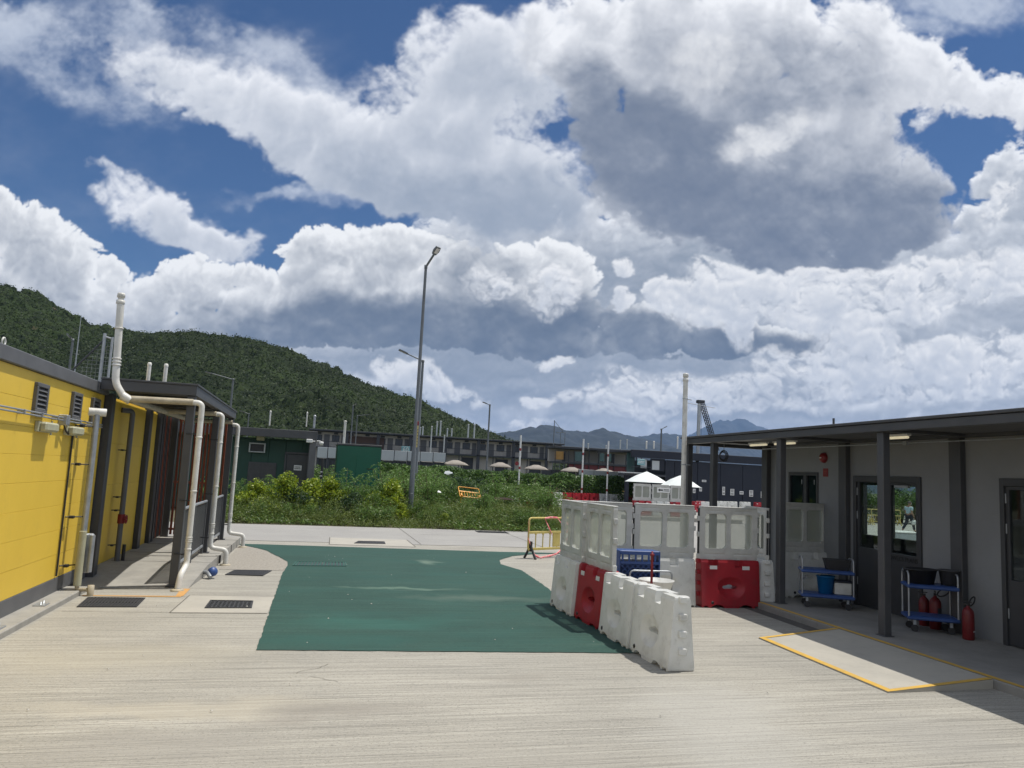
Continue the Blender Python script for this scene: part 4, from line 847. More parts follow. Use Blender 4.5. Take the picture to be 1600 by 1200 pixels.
# ================================================================== WATER-FILLED BARRIERS AND SCREEN PANELS
def plate(L, H, nx, nz, keep, front, back, smooth_it=3, yoff=0.0):
    """a moulded slab: a grid of cells with openings, a front and a back skin and walls round every edge"""
    us = np.linspace(-L / 2, L / 2, nx + 1); ws = np.linspace(0, H, nz + 1)
    K = np.array([[keep((us[i] + us[i + 1]) / 2, (ws[j] + ws[j + 1]) / 2) for j in range(nz)] for i in range(nx)])
    idx = {}; P = []
    def vid(i, j):
        if (i, j) not in idx: idx[(i, j)] = len(P); P.append([us[i], ws[j]])
        return idx[(i, j)]
    cells = []; edges = {}
    for i in range(nx):
        for j in range(nz):
            if not K[i, j]: continue
            c = (vid(i, j), vid(i + 1, j), vid(i + 1, j + 1), vid(i, j + 1)); cells.append(c)
            for k in range(4):
                e = (c[k], c[(k + 1) % 4])
                if (e[1], e[0]) in edges: del edges[(e[1], e[0])]
                else: edges[e] = 1
    P = np.array(P); nb = {}
    for a, b_ in edges: nb.setdefault(a, []).append(b_); nb.setdefault(b_, []).append(a)
    for _ in range(smooth_it):
        Q = P.copy()
        for a, l in nb.items():
            if len(l) == 2: Q[a] = P[a] * .5 + (P[l[0]] + P[l[1]]) * .25
        P = Q
    n = len(P)
    vs = [(u, yoff - front(u, w), w) for u, w in P] + [(u, yoff + back(u, w), w) for u, w in P]
    fs = cells + [tuple(n + k for k in c[::-1]) for c in cells] + [(b_, a, a + n, b_ + n) for a, b_ in edges]
    return vs, fs
def barrier_mesh():
    L, H = 1.0, .78
    def keep(u, w):
        if ((u) / .135) ** 2 + ((w - .33) / .036) ** 2 < 1: return False
        for c in (-.24, .24):
            if w < .055 * (1 - ((u - c) / .12) ** 2): return False
        if w < .03 and abs(abs(u) - .43) < .03: return False
        return True
    def side(sgn):
        def f(u, w):
            t = .185 - .075 * min(1, w / H) ** .8
            t *= 1 - .12 * max(0, (abs(u) - .40) / .10) ** 2
            d = math.hypot(u / .23, (w - .33) / .17)
            if d < 1: t -= (t - .055) * .82 * (1 - d * d) ** .8
            for c in ((-.30, .14) if sgn > 0 else (-.14, .30)):
                if abs(u - c) < .068 and w > H - .115: t = min(t, .018)
            if w > H - .025: t -= .012
            if w < .03: t -= .010
            return t
        return f
    vs, fs = plate(L, H, 60, 44, keep, side(1), side(-1), 2)
    q = MB(); q.add(vs, fs, True)
    for w in (.09, .27, .45, .63):          # interlocking lugs at both ends
        q.bbox(L / 2 - .02, L / 2 + .038, -.045, .045, w, w + .07, .008); q.bbox(-L / 2 - .038, -L / 2 + .02, -.045, .045, w + .085, w + .155, .008)
    return q
def panel_mesh(L=1.0, H=.86):
    hw, hh = .185, .29
    def keep(u, w):
        for c in (-.225, .215):
            x, z = abs(u - c), abs(w - .47)
            if x < hw and z < hh:
                rx, rz = x - (hw - .06), z - (hh - .06)
                if rx > 0 and rz > 0 and rx * rx + rz * rz > .0036: continue
                return False
        return True
    def f(u, w):
        t = .030
        if .795 < w < .812 and (.08 < abs(u) < .42): t -= .008
        if .085 < w < .10 and (.08 < abs(u) < .42): t -= .008
        return t
    vs, fs = plate(L - .015, H, 56, 48, keep, f, f, 2); q = MB(); q.add(vs, fs, True)
    q.bbox(-L / 2 + .010, L / 2 - .010, -.038, .038, H - .004, H + .018, .006)
    for w in (.10, .46, .72):
        q.bbox(L / 2 - .010, L / 2 + .022, -.03, .03, w, w + .08, .006); q.bbox(-L / 2 - .022, -L / 2 + .010, -.03, .03, w - .09, w - .01, .006)
    return q
def setsharp(me, deg=38):
    try: me.set_sharp_from_angle(angle=math.radians(deg))
    except Exception: pass
bq = barrier_mesh(); bar_me = {}
for k in ('white_plastic', 'red_plastic'):
    bar_me[k] = bq.mesh('barrier_shell', M[k]); setsharp(bar_me[k])
pm = panel_mesh().mesh('panel_frame', M['panel_plastic']); setsharp(pm)
q = MB(); q.lathe([(0, .012), (.022, .012), (.026, .006), (.026, 0)], 12); plug_me = q.mesh('plug', M['black'])
q = MB(); q.box(-.062, .062, -.002, .002, -.03, .03); stk_me = q.mesh('reflector', M['sticker'])
def pane_mesh(c):
    q = MB(); q.box(c - .19, c + .19, -.004, .004, .175, .765); return q.mesh('pane', M['pane'])
pane_me = [pane_mesh(-.225), pane_mesh(.215)]
q = MB(); q.box(-.012, .012, -.014, .014, .06, .84); pin_me = q.mesh('hinge_pin', M['black'])
def barrier(label, x, y, rz, colour='white', z=0.0, stickers=False, group=None, s=1.0, plain=False, flip=False):
    t = thing('water_barrier', label, 'barrier', (x, y, z), rz, group)
    t.scale = (s, s, s)
    link_mesh('shell', bar_me[colour + '_plastic'], t)
    if not plain:
        for sg in (-1, 1):
            o = link_mesh('drain_plug', plug_me, t); o.location = (.33 * sg, .168 * sg, .085); o.rotation_euler = (math.radians(-90 * sg), 0, 0)
        if stickers or colour == 'red':
            for u in (-.26, .30):
                for sg in (-1, 1):
                    w_ = .655; o = link_mesh('reflector', stk_me, t); o.location = (u * sg, sg * .121, w_); o.rotation_euler = (math.radians(5.5 * sg), 0, 0)
    return t
def panel(label, x, y, rz, z=.775, group=None, pins=True):
    t = thing('screen_panel', label, 'screen panel', (x, y, z), rz, group)
    link_mesh('frame', pm, t)
    for m_ in pane_me: link_mesh('pane', m_, t)
    if pins: o = link_mesh('hinge_pin', pin_me, t); o.location = (-.503, 0, 0)
    return t
# near row, coming towards the viewer
NR = [(3.93, 11.25, 'white', 'white water barrier under the screen panels at the far end of the near row'), (3.99, 10.24, 'red', 'red water barrier in the near row, between two white ones'),
      (3.96, 9.22, 'white', 'white water barrier right in front of the red one in the near row'), (3.97, 8.19, 'white', 'nearest white water barrier, at the front end of the row on the green pad edge')]
for (x, y, c, l), a in zip(NR, (90, 91.5, 89, 90.5)): barrier(l, x, y, math.radians(a), c)
panel('screen panel with yellowish panes above the far white barrier of the near row', 3.93, 11.22, math.radians(90), pins=False)
panel('screen panel with yellowish panes above the red barrier of the near row', 3.99, 10.2, math.radians(91), pins=False)
# back row, across
BR = [(4.62, 11.83, 'white', 'white water barrier of the back row hidden behind the near row corner'), (5.72, 11.78, 'white', 'white water barrier of the back row behind the blue crate'), (6.86, 11.70, 'red', 'red water barrier with two white reflectors at the right end of the back row')]
for x, y, c, l in BR: barrier(l, x, y, math.radians(-2.5), c).scale = ((1.04 if c != 'red' else 1.05), 1, .985)
for (x, y, c, l) in BR: panel({4.62: 'screen panel of the back row partly hidden by the near row corner', 5.72: 'screen panel of the back row above the white barrier and blue crate', 6.86: 'screen panel of the back row above the red barrier'}[x], x, y, math.radians(-2.5), .765).scale = (1.07, 1, 1)
p_ = RW(.42, 11.95); barrier('white water barrier seen end-on beside the second column of the grey building', 7.66, 12.1, math.radians(78), 'white')
panel('screen panel seen edge-on beside the second column', 7.66, 12.1, math.radians(78))
p_ = RW(.98, 12.28); barrier('shaded white water barrier under the canopy behind the blue trolley', p_.x, p_.y, math.radians(4), 'white', .10)
panel('shaded screen panel under the canopy with dark panes', p_.x, p_.y, math.radians(4), .88)
# things standing inside the barriers
t = thing('plastic_crate', 'blue lattice plastic crate standing on its side behind the near row of barriers', 'crate', (4.95, 11.0, 0), math.radians(-4))
q = MB(); W_, H_ = .62, .46; z0 = .42
def bar2(q, a, b_, w=.010, y=0.0, d=.012):
    a = Vector(a); b_ = Vector(b_); dd = (b_ - a).normalized(); n = Vector((-dd[1], dd[0])) * w
    v = [(a[0] - n[0], y, a[1] - n[1]), (b_[0] - n[0], y, b_[1] - n[1]), (b_[0] + n[0], y, b_[1] + n[1]), (a[0] + n[0], y, a[1] + n[1])]
    q.add(v + [(x, y + d, z) for x, _, z in v], [(0, 1, 2, 3), (4, 7, 6, 5), (0, 4, 5, 1), (1, 5, 6, 2), (2, 6, 7, 3), (3, 7, 4, 0)])
for y in (0, .30):
    q = MB()
    for k in range(-4, 8):
        x0_ = -W_ / 2 + k * .085
        for sgn in (1, -1):
            a = [x0_, z0]; b_ = [x0_ + .32 * 1, z0 + .32]
            if sgn < 0: a, b_ = [x0_ + .32, z0], [x0_, z0 + .32]
            pts = [(a[0] + (b_[0] - a[0]) * s_, a[1] + (b_[1] - a[1]) * s_) for s_ in np.linspace(0, 1, 9)]; pts = [p for p in pts if abs(p[0]) <= W_ / 2]
            if len(pts) > 1: bar2(q, pts[0], pts[-1], .006, y + (.002 if sgn > 0 else 0))
    q.build('lattice', M['blue_plastic'], t, True)
for (a, b_, c, d_) in ((-W_ / 2, W_ / 2, z0 + .32, z0 + .36), (-W_ / 2, W_ / 2, z0 + .46, z0 + .52), (-W_ / 2, W_ / 2, z0 - .04, z0), (-W_ / 2 - .02, -W_ / 2, z0 - .04, z0 + .52), (W_ / 2, W_ / 2 + .02, z0 - .04, z0 + .52)):
    q = MB(); q.bbox(a, b_, -.01, .33, c, d_, .006); q.build('rim', M['blue_plastic'], t, True)
q = MB()
for k in range(6): q.bbox(-W_ / 2 + .02 + k * .105, -W_ / 2 + .05 + k * .105, -.004, .012, z0 + .361, z0 + .459, .003)
q.build('upper_bars', M['blue_plastic'], t, True)
q = MB(); q.box(-W_ / 2, W_ / 2, .31, .325, z0, z0 + .32); q.build('base', M['blue_plastic'], t, True)
t2 = thing('trolley', 'low steel trolley with a hoop handle carrying the blue crate', 'trolley', (5.0, 11.0, 0), math.radians(-4))
q = MB(); q.bbox(-.40, .40, -.12, .45, .33, .375, .01); q.build('deck', M['galv'], t2, True)
q = MB(); q.tube(pipepath([(-.25, -.14, .36), (-.25, -.14, .66), (.42, -.14, .66), (.42, -.14, .36)], .07), .014, 8); q.build('handle', M['galv'], t2, True)
for sx in (-.32, .32):
    for sy in (-.06, .38):
        q = MB(); q.tube([(sx, sy, .33), (sx, sy, .12)], .018, 8); lg = q.build('leg', M['galv'], t2, True)
        q = MB(); q.tube([(sx - .02, sy, .06), (sx + .02, sy, .06)], .06, 14); q.build('wheel', M['black'], lg, True)
t = thing('basin', 'white plastic basin inside the barriers in front of the blue crate', 'basin', (5.02, 10.55, 0))
q = MB(); q.lathe([(.17, .33), (.25, .56), (.265, .56), (.265, .575), (.24, .575), (.16, .345), (0, .34)], 26); q.build('bowl', M['white_plastic'], t, True)
q = MB(); q.lathe([(.15, .0), (.17, .33), (0, .33)], 20); q.build('drum', M['white_plastic'], t, True)
t = thing('red_pole', 'thin red plastic post standing upright behind the nearest white barriers', 'post', (4.78, 10.2, 0))
q = MB(); q.tube([(0, 0, .0), (0, 0, .96)], .018, 10); q.build('shaft', M['red_paint'], t, True)
q = MB(); q.lathe([(0, 1.02), (.012, 1.015), (.014, .985), (.03, .98), (.03, .955), (.018, .95)], 12); q.build('tip', M['red_paint'], t, True)
q = MB(); q.lathe([(.14, 0), (.14, .03), (.03, .06), (.02, .1)], 16); q.build('foot', M['black'], t, True)

# ---------------- yellow plastic fence with pink tape by the pad
def crowd_fence(label, x, y, rz, colour, n=7, L=1.15, group=None, simple=False, solid=True, z=0.0):
    t = thing('plastic_fence', label, 'fence', (x, y, z), rz, group); H = .98
    q = MB(); q.tube(pipepath([(-L / 2, 0, .25), (-L / 2, 0, H), (L / 2, 0, H), (L / 2, 0, .25)], .09), .024, 8); q.build('frame', M[colour], t, True)
    q = MB(); q.bbox(-L / 2, L / 2, -.02, .02, .60, .66, .006); q.build('middle_rail', M[colour], t, True)
    q = MB(); q.bbox(-L / 2, L / 2, -.02, .02, .20, .26, .006); q.build('bottom_rail', M[colour], t, True)
    for i in range(1, n):
        u = -L / 2 + L * i / n; q = MB(); q.tube([(u, 0, .24), (u, 0, .62)], .015, 6); q.lathe([(.016, -.03), (.034, 0), (.016, .03)], 8, (u, 0)); k_ = len(q.v); q.v[-24:] = [(a, b_, c + .60) for a, b_, c in q.v[-24:]]; q.build('bar', M[colour], t, True)
    if solid:
        q = MB(); q.bbox(.10, .36, -.016, .016, .27, .60, .008); q.build('sign_plate', M[colour], t, True)
    for u in (-L / 2 + .08, L / 2 - .08):
        q = MB()
        for sy in (-1, 1): q.tube([(u, 0, .34), (u, sy * .13, .10), (u, sy * .20, .0)], .030, 6)
        q.bbox(u - .03, u + .03, -.05, .05, .17, .42, .01); q.build('foot', M['black'] if not simple else M[colour], t, True)
    return t
cf = crowd_fence('yellow plastic pedestrian fence hung with pink tape beside the green pad corner', 5.86, 18.45, math.radians(28), 'yellow_plastic', 6, 1.5)
def ribbon(label, pts, w, m):
    q = MB(); pts = [Vector(p) for p in pts]; vs = []
    for i, p in enumerate(pts):
        a = math.sin(i * 1.7) * .8; d = Vector((math.sin(a) * .3, math.cos(a) * .3, .9)).normalized() * w / 2; vs += [p - d, p + d]
    q.add(vs, [(2 * i, 2 * i + 1, 2 * i + 3, 2 * i + 2) for i in range(len(pts) - 1)], True); o = q.build('tape', m); mod = o.modifiers.new('s', 'SOLIDIFY'); mod.thickness = .001
    return tag(o, label, 'tape')
M['tape'] = mat('pink_tape', (.72, .14, .16), .5, (.75, .35, .34), 14, thr=(.45, .55))
c28, s28 = math.cos(math.radians(28)), math.sin(math.radians(28))
def FP(u, z, o=-.05): return (5.86 + u * c28 - o * -s28, 18.45 + u * s28 + o * c28, z)
tp = [FP(-.75, .95), FP(-.74, .7), FP(-.76, .52), FP(-.66, .35), FP(-.58, .22), FP(-.45, .08, -.12), FP(-.25, .03, -.22), FP(.05, .06, -.2), FP(.3, .10, -.2), FP(.5, .22), FP(.66, .5), FP(.68, .8), FP(.4, 1.0)]
tp2 = []
for a, b_ in zip(tp, tp[1:]): tp2 += [Vector(a).lerp(Vector(b_), s_) for s_ in (0, .33, .66)]
ribbon('pink barrier tape trailing from the yellow fence to the ground', tp2 + [Vector(tp[-1])], .05, M['tape'])
tp = [FP(.1, .55), FP(-.2, .97), FP(.0, 1.0), FP(.25, .99), FP(.45, .8), FP(.62, .62), FP(.72, .95)]
ribbon('pink barrier tape knotted along the top of the yellow fence', [Vector(a).lerp(Vector(b_), s_) for a, b_ in zip(tp, tp[1:]) for s_ in (0, .5)], .045, M['tape'])

# ---------------- trolleys and extinguishers under the canopy
def tubtrolley(label, v, u, rz, L=.84, W_=.50, ztop=.62, handle=.98):
    p = RW(v, u, .10); t = thing('platform_trolley', label, 'trolley', p, rz)
    for nm, z in (('lower_deck', .17), ('upper_deck', ztop)):
        q = MB(); q.bbox(-L / 2, L / 2, -W_ / 2, W_ / 2, z, z + .05, .014); dk = q.build(nm, M['blue_plastic'], t, True)
        q = MB(); q.bbox(-L / 2 + .03, L / 2 - .03, -W_ / 2 + .03, W_ / 2 - .03, z + .051, z + .056, .002); q.build('mat', M['blue_plastic'], dk, True)
    for sx in (-1, 1):
        q = MB(); x = sx * (L / 2 - .02); q.tube(pipepath([(x, -W_ / 2 + .03, .18), (x, -W_ / 2 + .03, handle), (x, W_ / 2 - .03, handle), (x, W_ / 2 - .03, .18)], .07), .013, 8); q.build('handle', M['galv'], t, True)
        for sy in (-1, 1):
            q = MB(); q.bbox(sx * (L / 2 - .10) - .02, sx * (L / 2 - .10) + .02, sy * (W_ / 2 - .07) - .012, sy * (W_ / 2 - .07) + .012, .07, .17, .004); ca_ = q.build('caster', M['galv'], t, True)
            q = MB(); q.tube([(sx * (L / 2 - .10), sy * (W_ / 2 - .07) - .014, .05), (sx * (L / 2 - .10), sy * (W_ / 2 - .07) + .014, .05)], .05, 14); q.build('wheel', M['black'], ca_, True)
    return t
tubtrolley('blue two-deck trolley beside the second column, with a bucket on its lower deck', .62, 11.12, math.radians(-28), .82, .46, .56, .80)
tubtrolley('blue two-deck trolley in front of the doors, with black tubs on its upper deck', .98, 9.25, math.radians(-30), .66, .46, .60, .82)
p_ = RW(.62, 11.12)
def tub(name, label, cat, x, y, z, r0, r1, h, m, sq=1.0, rz=0, rim=True):
    t = thing(name, label, cat, (x, y, z), rz); n = 24
    q = MB(); q.lathe([(0, 0), (r0, 0), (r1, h), (r1 + .012, h), (r1 + .012, h + .014), (r1 - .004, h + .014), (r0 - .006, .012), (0, .012)], n); q.v = [(a, b_ * sq, c) for a, b_, c in q.v]; q.build('body', m, t, True)
    return t
t = tub('bucket', 'bright blue bucket on the lower deck of the trolley by the column', 'bucket', p_.x - .02, p_.y - .02, .33, .11, .145, .27, M['bright_blue'], .9)
q = MB(); q.tube([(-.15, 0, .27), (-.12, -.10, .33), (0, -.15, .35), (.12, -.10, .33), (.15, 0, .27)], .005, 5); q.build('bail', M['galv'], t, True)
t = thing('storage_box', 'pale plastic box with a dark lid beside the blue bucket', 'box', (p_.x + .22, p_.y - .12, .33), math.radians(-28))
q = MB(); q.bbox(-.13, .13, -.10, .10, 0, .19, .01); q.build('body', M['panel_plastic'], t, True); q = MB(); q.bbox(-.14, .14, -.11, .11, .191, .225, .008); q.build('lid', M['navy'], t, True)
t = thing('black_bin', 'square black bin on the upper deck of the trolley by the column', 'bin', (p_.x + .16, p_.y - .06, .715), math.radians(-28))
q = MB(); q.add([(-.16, -.12, 0), (.16, -.12, 0), (.16, .12, 0), (-.16, .12, 0), (-.20, -.15, .17), (.20, -.15, .17), (.20, .15, .17), (-.20, .15, .17), (-.18, -.13, .17), (.18, -.13, .17), (.18, .13, .17), (-.18, .13, .17), (-.15, -.11, .01), (.15, -.11, .01), (.15, .11, .01), (-.15, .11, .01)],
     [(0, 3, 2, 1), (0, 1, 5, 4), (1, 2, 6, 5), (2, 3, 7, 6), (3, 0, 4, 7), (4, 5, 9, 8), (5, 6, 10, 9), (6, 7, 11, 10), (7, 4, 8, 11), (8, 9, 13, 12), (9, 10, 14, 13), (10, 11, 15, 14), (11, 8, 12, 15), (12, 13, 14, 15)]); q.build('body', M['black'], t, True)
p2 = RW(.98, 9.25)
tub('tub', 'wide black tub on the upper deck of the trolley before the doors', 'tub', p2.x - .10, p2.y + .06, .757, .19, .235, .19, M['black'], .8)
tub('grey_bucket', 'dull grey bucket at the right end of the upper deck', 'bucket', p2.x + .22, p2.y - .12, .757, .10, .13, .20, M['dark_grey'], 1.0)
def extinguisher(label, v, u, rz=0, s=1.0, hose=True):
    t = thing('fire_extinguisher', label, 'fire extinguisher', RW(v, u, .10), rz, 'fire extinguishers standing along the grey wall'); t.scale = (s, s, s)
    q = MB(); q.lathe([(0, 0), (.07, 0), (.078, .012), (.078, .36), (.070, .40), (.045, .435), (.022, .45), (.022, .47), (0, .47)], 20); q.build('cylinder', M['dark_red'], t, True)
    q = MB(); q.bbox(-.018, .018, -.02, .06, .47, .50, .004); q.bbox(-.012, .012, -.05, .09, .515, .53, .003); q.build('valve', M['black'], t, True)
    if hose:
        pts = [Vector((0, .03, .49)) + Vector((0.0, .075 * (1 - math.cos(a)) , .05 * math.sin(a) + .035 * (1 - math.cos(a)))) for a in np.linspace(.2, 2 * math.pi + .3, 18)]
        R = Matrix.Rotation(math.radians(-95), 3, 'Z'); pts = [R @ (p - Vector((0, 0, .49))) + Vector((0, 0, .49)) for p in pts]
        q = MB(); q.tube(pts, .010, 7); q.build('hose', M['black'], t, True)
    q = MB(); q.lathe([(.0785, .15), (.0795, .152), (.0795, .30), (.0785, .302)], 20); q.v = [v_ for v_, in zip(q.v)]; q.f = [f for i, f in enumerate(q.f) if (i % 20) in (0, 1, 2, 16, 17, 18, 19)]; q.build('label_band', mat('dark_label', (.03, .03, .035), .5), t, True)
    q = MB(); q.bbox(-.03, .02, -.083, -.0798, .115, .13, .001); q.build('tag_plate', M['sticker'], t, True)
    return t
extinguisher('red fire extinguisher with a looped hose on the deck right of the wall post', 1.12, 8.72, math.radians(20), .95)
extinguisher('red fire extinguisher standing just behind the trolley decks', 1.22, 9.42, math.radians(-40), 1.0)
extinguisher('red fire extinguisher half hidden left of the other one behind the trolley', 1.24, 9.66, math.radians(30), .92, False)

# ================================================================== HILL, MOUNTAINS
def vnoise(x, y, seed=0):
    xi = np.floor(x).astype(np.int64); yi = np.floor(y).astype(np.int64); xf = x - xi; yf = y - yi
    def h(a, b_):
        n = (a * 374761393 + b_ * 668265263 + seed * 982451653) & 0x7fffffff; n = ((n ^ (n >> 13)) * 1274126177) & 0x7fffffff; return ((n ^ (n >> 16)) & 0xffff) / 65535.0
    u = xf * xf * (3 - 2 * xf); v = yf * yf * (3 - 2 * yf)
    return (h(xi, yi) * (1 - u) + h(xi + 1, yi) * u) * (1 - v) + (h(xi, yi + 1) * (1 - u) + h(xi + 1, yi + 1) * u) * v
def fbm(x, y, o=5, seed=0, g=.5):
    s = 0; a = 1; t = 0
    for i in range(o): s = s + a * vnoise(x * 2 ** i + i * 17.3, y * 2 ** i - i * 9.1, seed + i); t += a; a *= g
    return s / t
def domes(x, y, cell, seed):
    """rounded bush tops on a jittered grid"""
    X, Y = x / cell, y / cell; xi = np.floor(X); yi = np.floor(Y); best = np.zeros_like(X)
    for dx in (-1, 0, 1):
        for dy in (-1, 0, 1):
            cx, cy = xi + dx, yi + dy
            jx = vnoise(cx * 1.0 + .0, cy, seed); jy = vnoise(cx, cy, seed + 5); r = .45 + .5 * vnoise(cx, cy, seed + 9); hh = .4 + .6 * vnoise(cx, cy, seed + 13)
            d2 = ((X - cx - jx) ** 2 + (Y - cy - jy) ** 2) / (r * r); best = np.maximum(best, hh * np.sqrt(np.clip(1 - d2, 0, 1)))
    return best
def terrain(name, x0, x1, y0, y1, nx, ny, hf, m):
    xs = np.linspace(x0, x1, nx); ys = np.linspace(y0, y1, ny); X, Y = np.meshgrid(xs, ys); Z = hf(X, Y)
    me = bpy.data.meshes.new(name); me.vertices.add(nx * ny); me.vertices.foreach_set('co', np.stack([X, Y, Z], -1).reshape(-1).astype(np.float32))
    i = np.arange((nx - 1) * (ny - 1)); r = i // (nx - 1); c = i % (nx - 1); a = r * nx + c
    f = np.stack([a, a + 1, a + nx + 1, a + nx], -1).reshape(-1)
    me.loops.add(len(f)); me.loops.foreach_set('vertex_index', f.astype(np.int32)); me.polygons.add(len(i))
    me.polygons.foreach_set('loop_start', (np.arange(len(i)) * 4).astype(np.int32)); me.polygons.foreach_set('loop_total', np.full(len(i), 4, np.int32))
    me.polygons.foreach_set('use_smooth', np.ones(len(i), bool)); me.update(calc_edges=True); me.materials.append(m)
    o = link_mesh(name, me); o['kind'] = 'structure'; return o
sil = [(-260, 400), (-120, 425), (0, 452), (50, 462), (100, 486), (140, 510), (200, 515), (270, 520), (330, 522), (400, 532), (450, 546), (510, 569), (560, 596), (600, 611), (650, 633), (700, 654), (740, 668), (765, 682), (800, 700), (860, 735)]
HY = 270.0
pts = [aty(a, b_, HY) for a, b_ in sil]; sx_ = np.array([p.x for p in pts]); sz_ = np.array([p.z for p in pts])
def hill(X, Y):
    Xe = X * (HY / np.maximum(Y, 120)) ** .15
    top = np.interp(X, sx_, sz_, left=sz_[0], right=-4)
    t = np.clip((Y - 150) / (HY - 150), 0, 1); s = np.where(Y <= HY, t ** .9, 1 - np.clip((Y - HY) / 160, 0, 1) ** 1.5)
    gull = (fbm(X / 38, Y / 60, 4, 3) - .5)
    base = top * s + gull * 16 * (t * (1 - t) * 3.4) * np.clip(top / 30, 0, 1)
    rough = np.clip(top / 8, 0.15, 1)
    b_ = domes(X, Y, 4.2, 1) * 1.7 + domes(X + 31, Y - 7, 2.3, 4) * 1.5 + domes(X - 11, Y + 3, 1.25, 8) * .9 + domes(X, Y + 90, 8.5, 21) * 1.8 * (fbm(X / 30, Y / 30, 3, 40) > .47)
    return base - 2.2 + b_ * rough * (.45 + .9 * fbm(X / 22, Y / 22, 3, 12)) + (fbm(X / .9, Y / .9, 2, 31) - .5) * .5
def scrub(name):
    m = bpy.data.materials.new(name); m.use_nodes = True; nt = m.node_tree; b = nt.nodes['Principled BSDF']; b.inputs['Roughness'].default_value = .85; b.inputs['Specular IOR Level'].default_value = .15
    t = nt.nodes.new('ShaderNodeTexCoord'); L = nt.links.new
    def nz(sc, d=5, r=.6):
        q = nt.nodes.new('ShaderNodeTexNoise'); L(t.outputs['Object'], q.inputs['Vector']); q.inputs['Scale'].default_value = sc; q.inputs['Detail'].default_value = d; q.inputs['Roughness'].default_value = r; return q.outputs['Fac']
    def mixc(f, lo, hi, a, c):
        r = nt.nodes.new('ShaderNodeMapRange'); L(f, r.inputs[0]); r.inputs[1].default_value = lo; r.inputs[2].default_value = hi; q = nt.nodes.new('ShaderNodeMix'); q.data_type = 'RGBA'; L(r.outputs[0], q.inputs[0])
        for i, x in ((6, a), (7, c)):
            if isinstance(x, tuple): q.inputs[i].default_value = rgb(*x)
            else: L(x, q.inputs[i])
        return q.outputs[2]
    c = mixc(nz(.022, 4, .5), .40, .60, (.012, .020, .009), (.028, .047, .014))
    c = mixc(nz(.30, 4, .7), .46, .70, c, (.034, .052, .016)); gl = nt.nodes.new('ShaderNodeMapping'); gl.inputs['Location'].default_value = (0, 0, 0); L(t.outputs['Object'], gl.inputs[0])
    v = nt.nodes.new('ShaderNodeTexVoronoi'); L(t.outputs['Object'], v.inputs['Vector']); v.inputs['Scale'].default_value = .55
    sp = nt.nodes.new('ShaderNodeSeparateColor'); L(v.outputs['Color'], sp.inputs[0]); c = mixc(sp.outputs[0], .3, 1.0, c, (.010, .018, .008))
    c = mixc(nz(1.6, 5, .7), .52, .75, c, (.046, .064, .020)); big = nz(.012, 3, .5); c = mixc(big, .50, .60, c, c)
    c = mixc(nz(.10, 5, .7), .665, .72, c, (.13, .10, .065))
    L(c, b.inputs['Base Color']); bp = nt.nodes.new('ShaderNodeBump'); bp.inputs['Strength'].default_value = .8; bp.inputs['Distance'].default_value = .5; L(nz(2.2, 6, .75), bp.inputs['Height']); L(bp.outputs[0], b.inputs['Normal'])
    return m
terrain('hillside', -190, 92, 118, 300, 520, 360, hill, scrub('hill_scrub'))
def ridge(name, sil, Y, m, thick, seed, x_pad=400, far=1.0, rough=.06):
    pts = [aty(a, b_, Y) for a, b_ in sil]; px = np.array([p.x for p in pts]); pz = np.array([p.z for p in pts]); mx_ = pz.max()
    def f(X, YY):
        top = np.interp(X, px, pz, left=pz[0], right=pz[-1]); t = np.clip((YY - (Y - thick)) / thick, 0, 1)
        s = np.where(YY <= Y, t, 1 - np.clip((YY - Y) / thick, 0, 1))
        n = fbm(X / (thick * .25), YY / (thick * .25), 6, seed) - .5
        return top * s + n * mx_ * .55 * (t * (1 - t)) * 4 * (YY <= Y) + (fbm(X / (thick * .03), YY / (thick * .03), 3, seed + 9) - .5) * mx_ * rough * s - 5
    terrain(name, px[0] - x_pad, px[-1] + x_pad, Y - thick, Y + thick * .7, 420, 90, f, m)
M['mtn'] = mat('mountain_scrub', (.006, .010, .010), .95, (.012, .018, .014), .01, dirt=0)
ridge('near_mountain', [(560, 700), (700, 676), (745, 671), (775, 674), (800, 673), (815, 668), (830, 664), (836, 666), (845, 661), (860, 662), (868, 663), (880, 670), (905, 672), (920, 672), (932, 668), (940, 667), (960, 673), (990, 680), (1010, 685), (1040, 694), (1080, 706), (1200, 740)], 3400, M['mtn'], 900, 5)
ridge('middle_mountain', [(900, 720), (960, 694), (985, 683), (1005, 680), (1022, 676), (1045, 676), (1068, 678), (1095, 682), (1120, 690), (1200, 698), (1300, 706), (1500, 735)], 5200, M['mtn'], 1200, 15)
ridge('far_peak', [(1040, 700), (1080, 678), (1100, 667), (1115, 660), (1123, 657), (1132, 656), (1143, 656), (1152, 652), (1160, 654), (1172, 659), (1190, 667), (1215, 674), (1260, 682), (1400, 705), (1600, 730)], 8200, M['mtn'], 1500, 25)
hz = MB(); hz.box(-5000, 12000, -900, 10500, -1.5, 760.0)
hm = bpy.data.materials.new('haze_air'); hm.use_nodes = True; hn = hm.node_tree; hn.nodes.clear()
pv = hn.nodes.new('ShaderNodeVolumePrincipled'); pv.inputs['Color'].default_value = (.36, .58, 1.0, 1); pv.inputs['Density'].default_value = HAZE_D = 6.5e-5; pv.inputs['Anisotropy'].default_value = .15
ho = hn.nodes.new('ShaderNodeOutputMaterial'); hn.links.new(pv.outputs[0], ho.inputs['Volume'])
o = hz.build('haze', hm); o['kind'] = 'stuff'; o.data.polygons.foreach_set('use_smooth', [False] * 6)

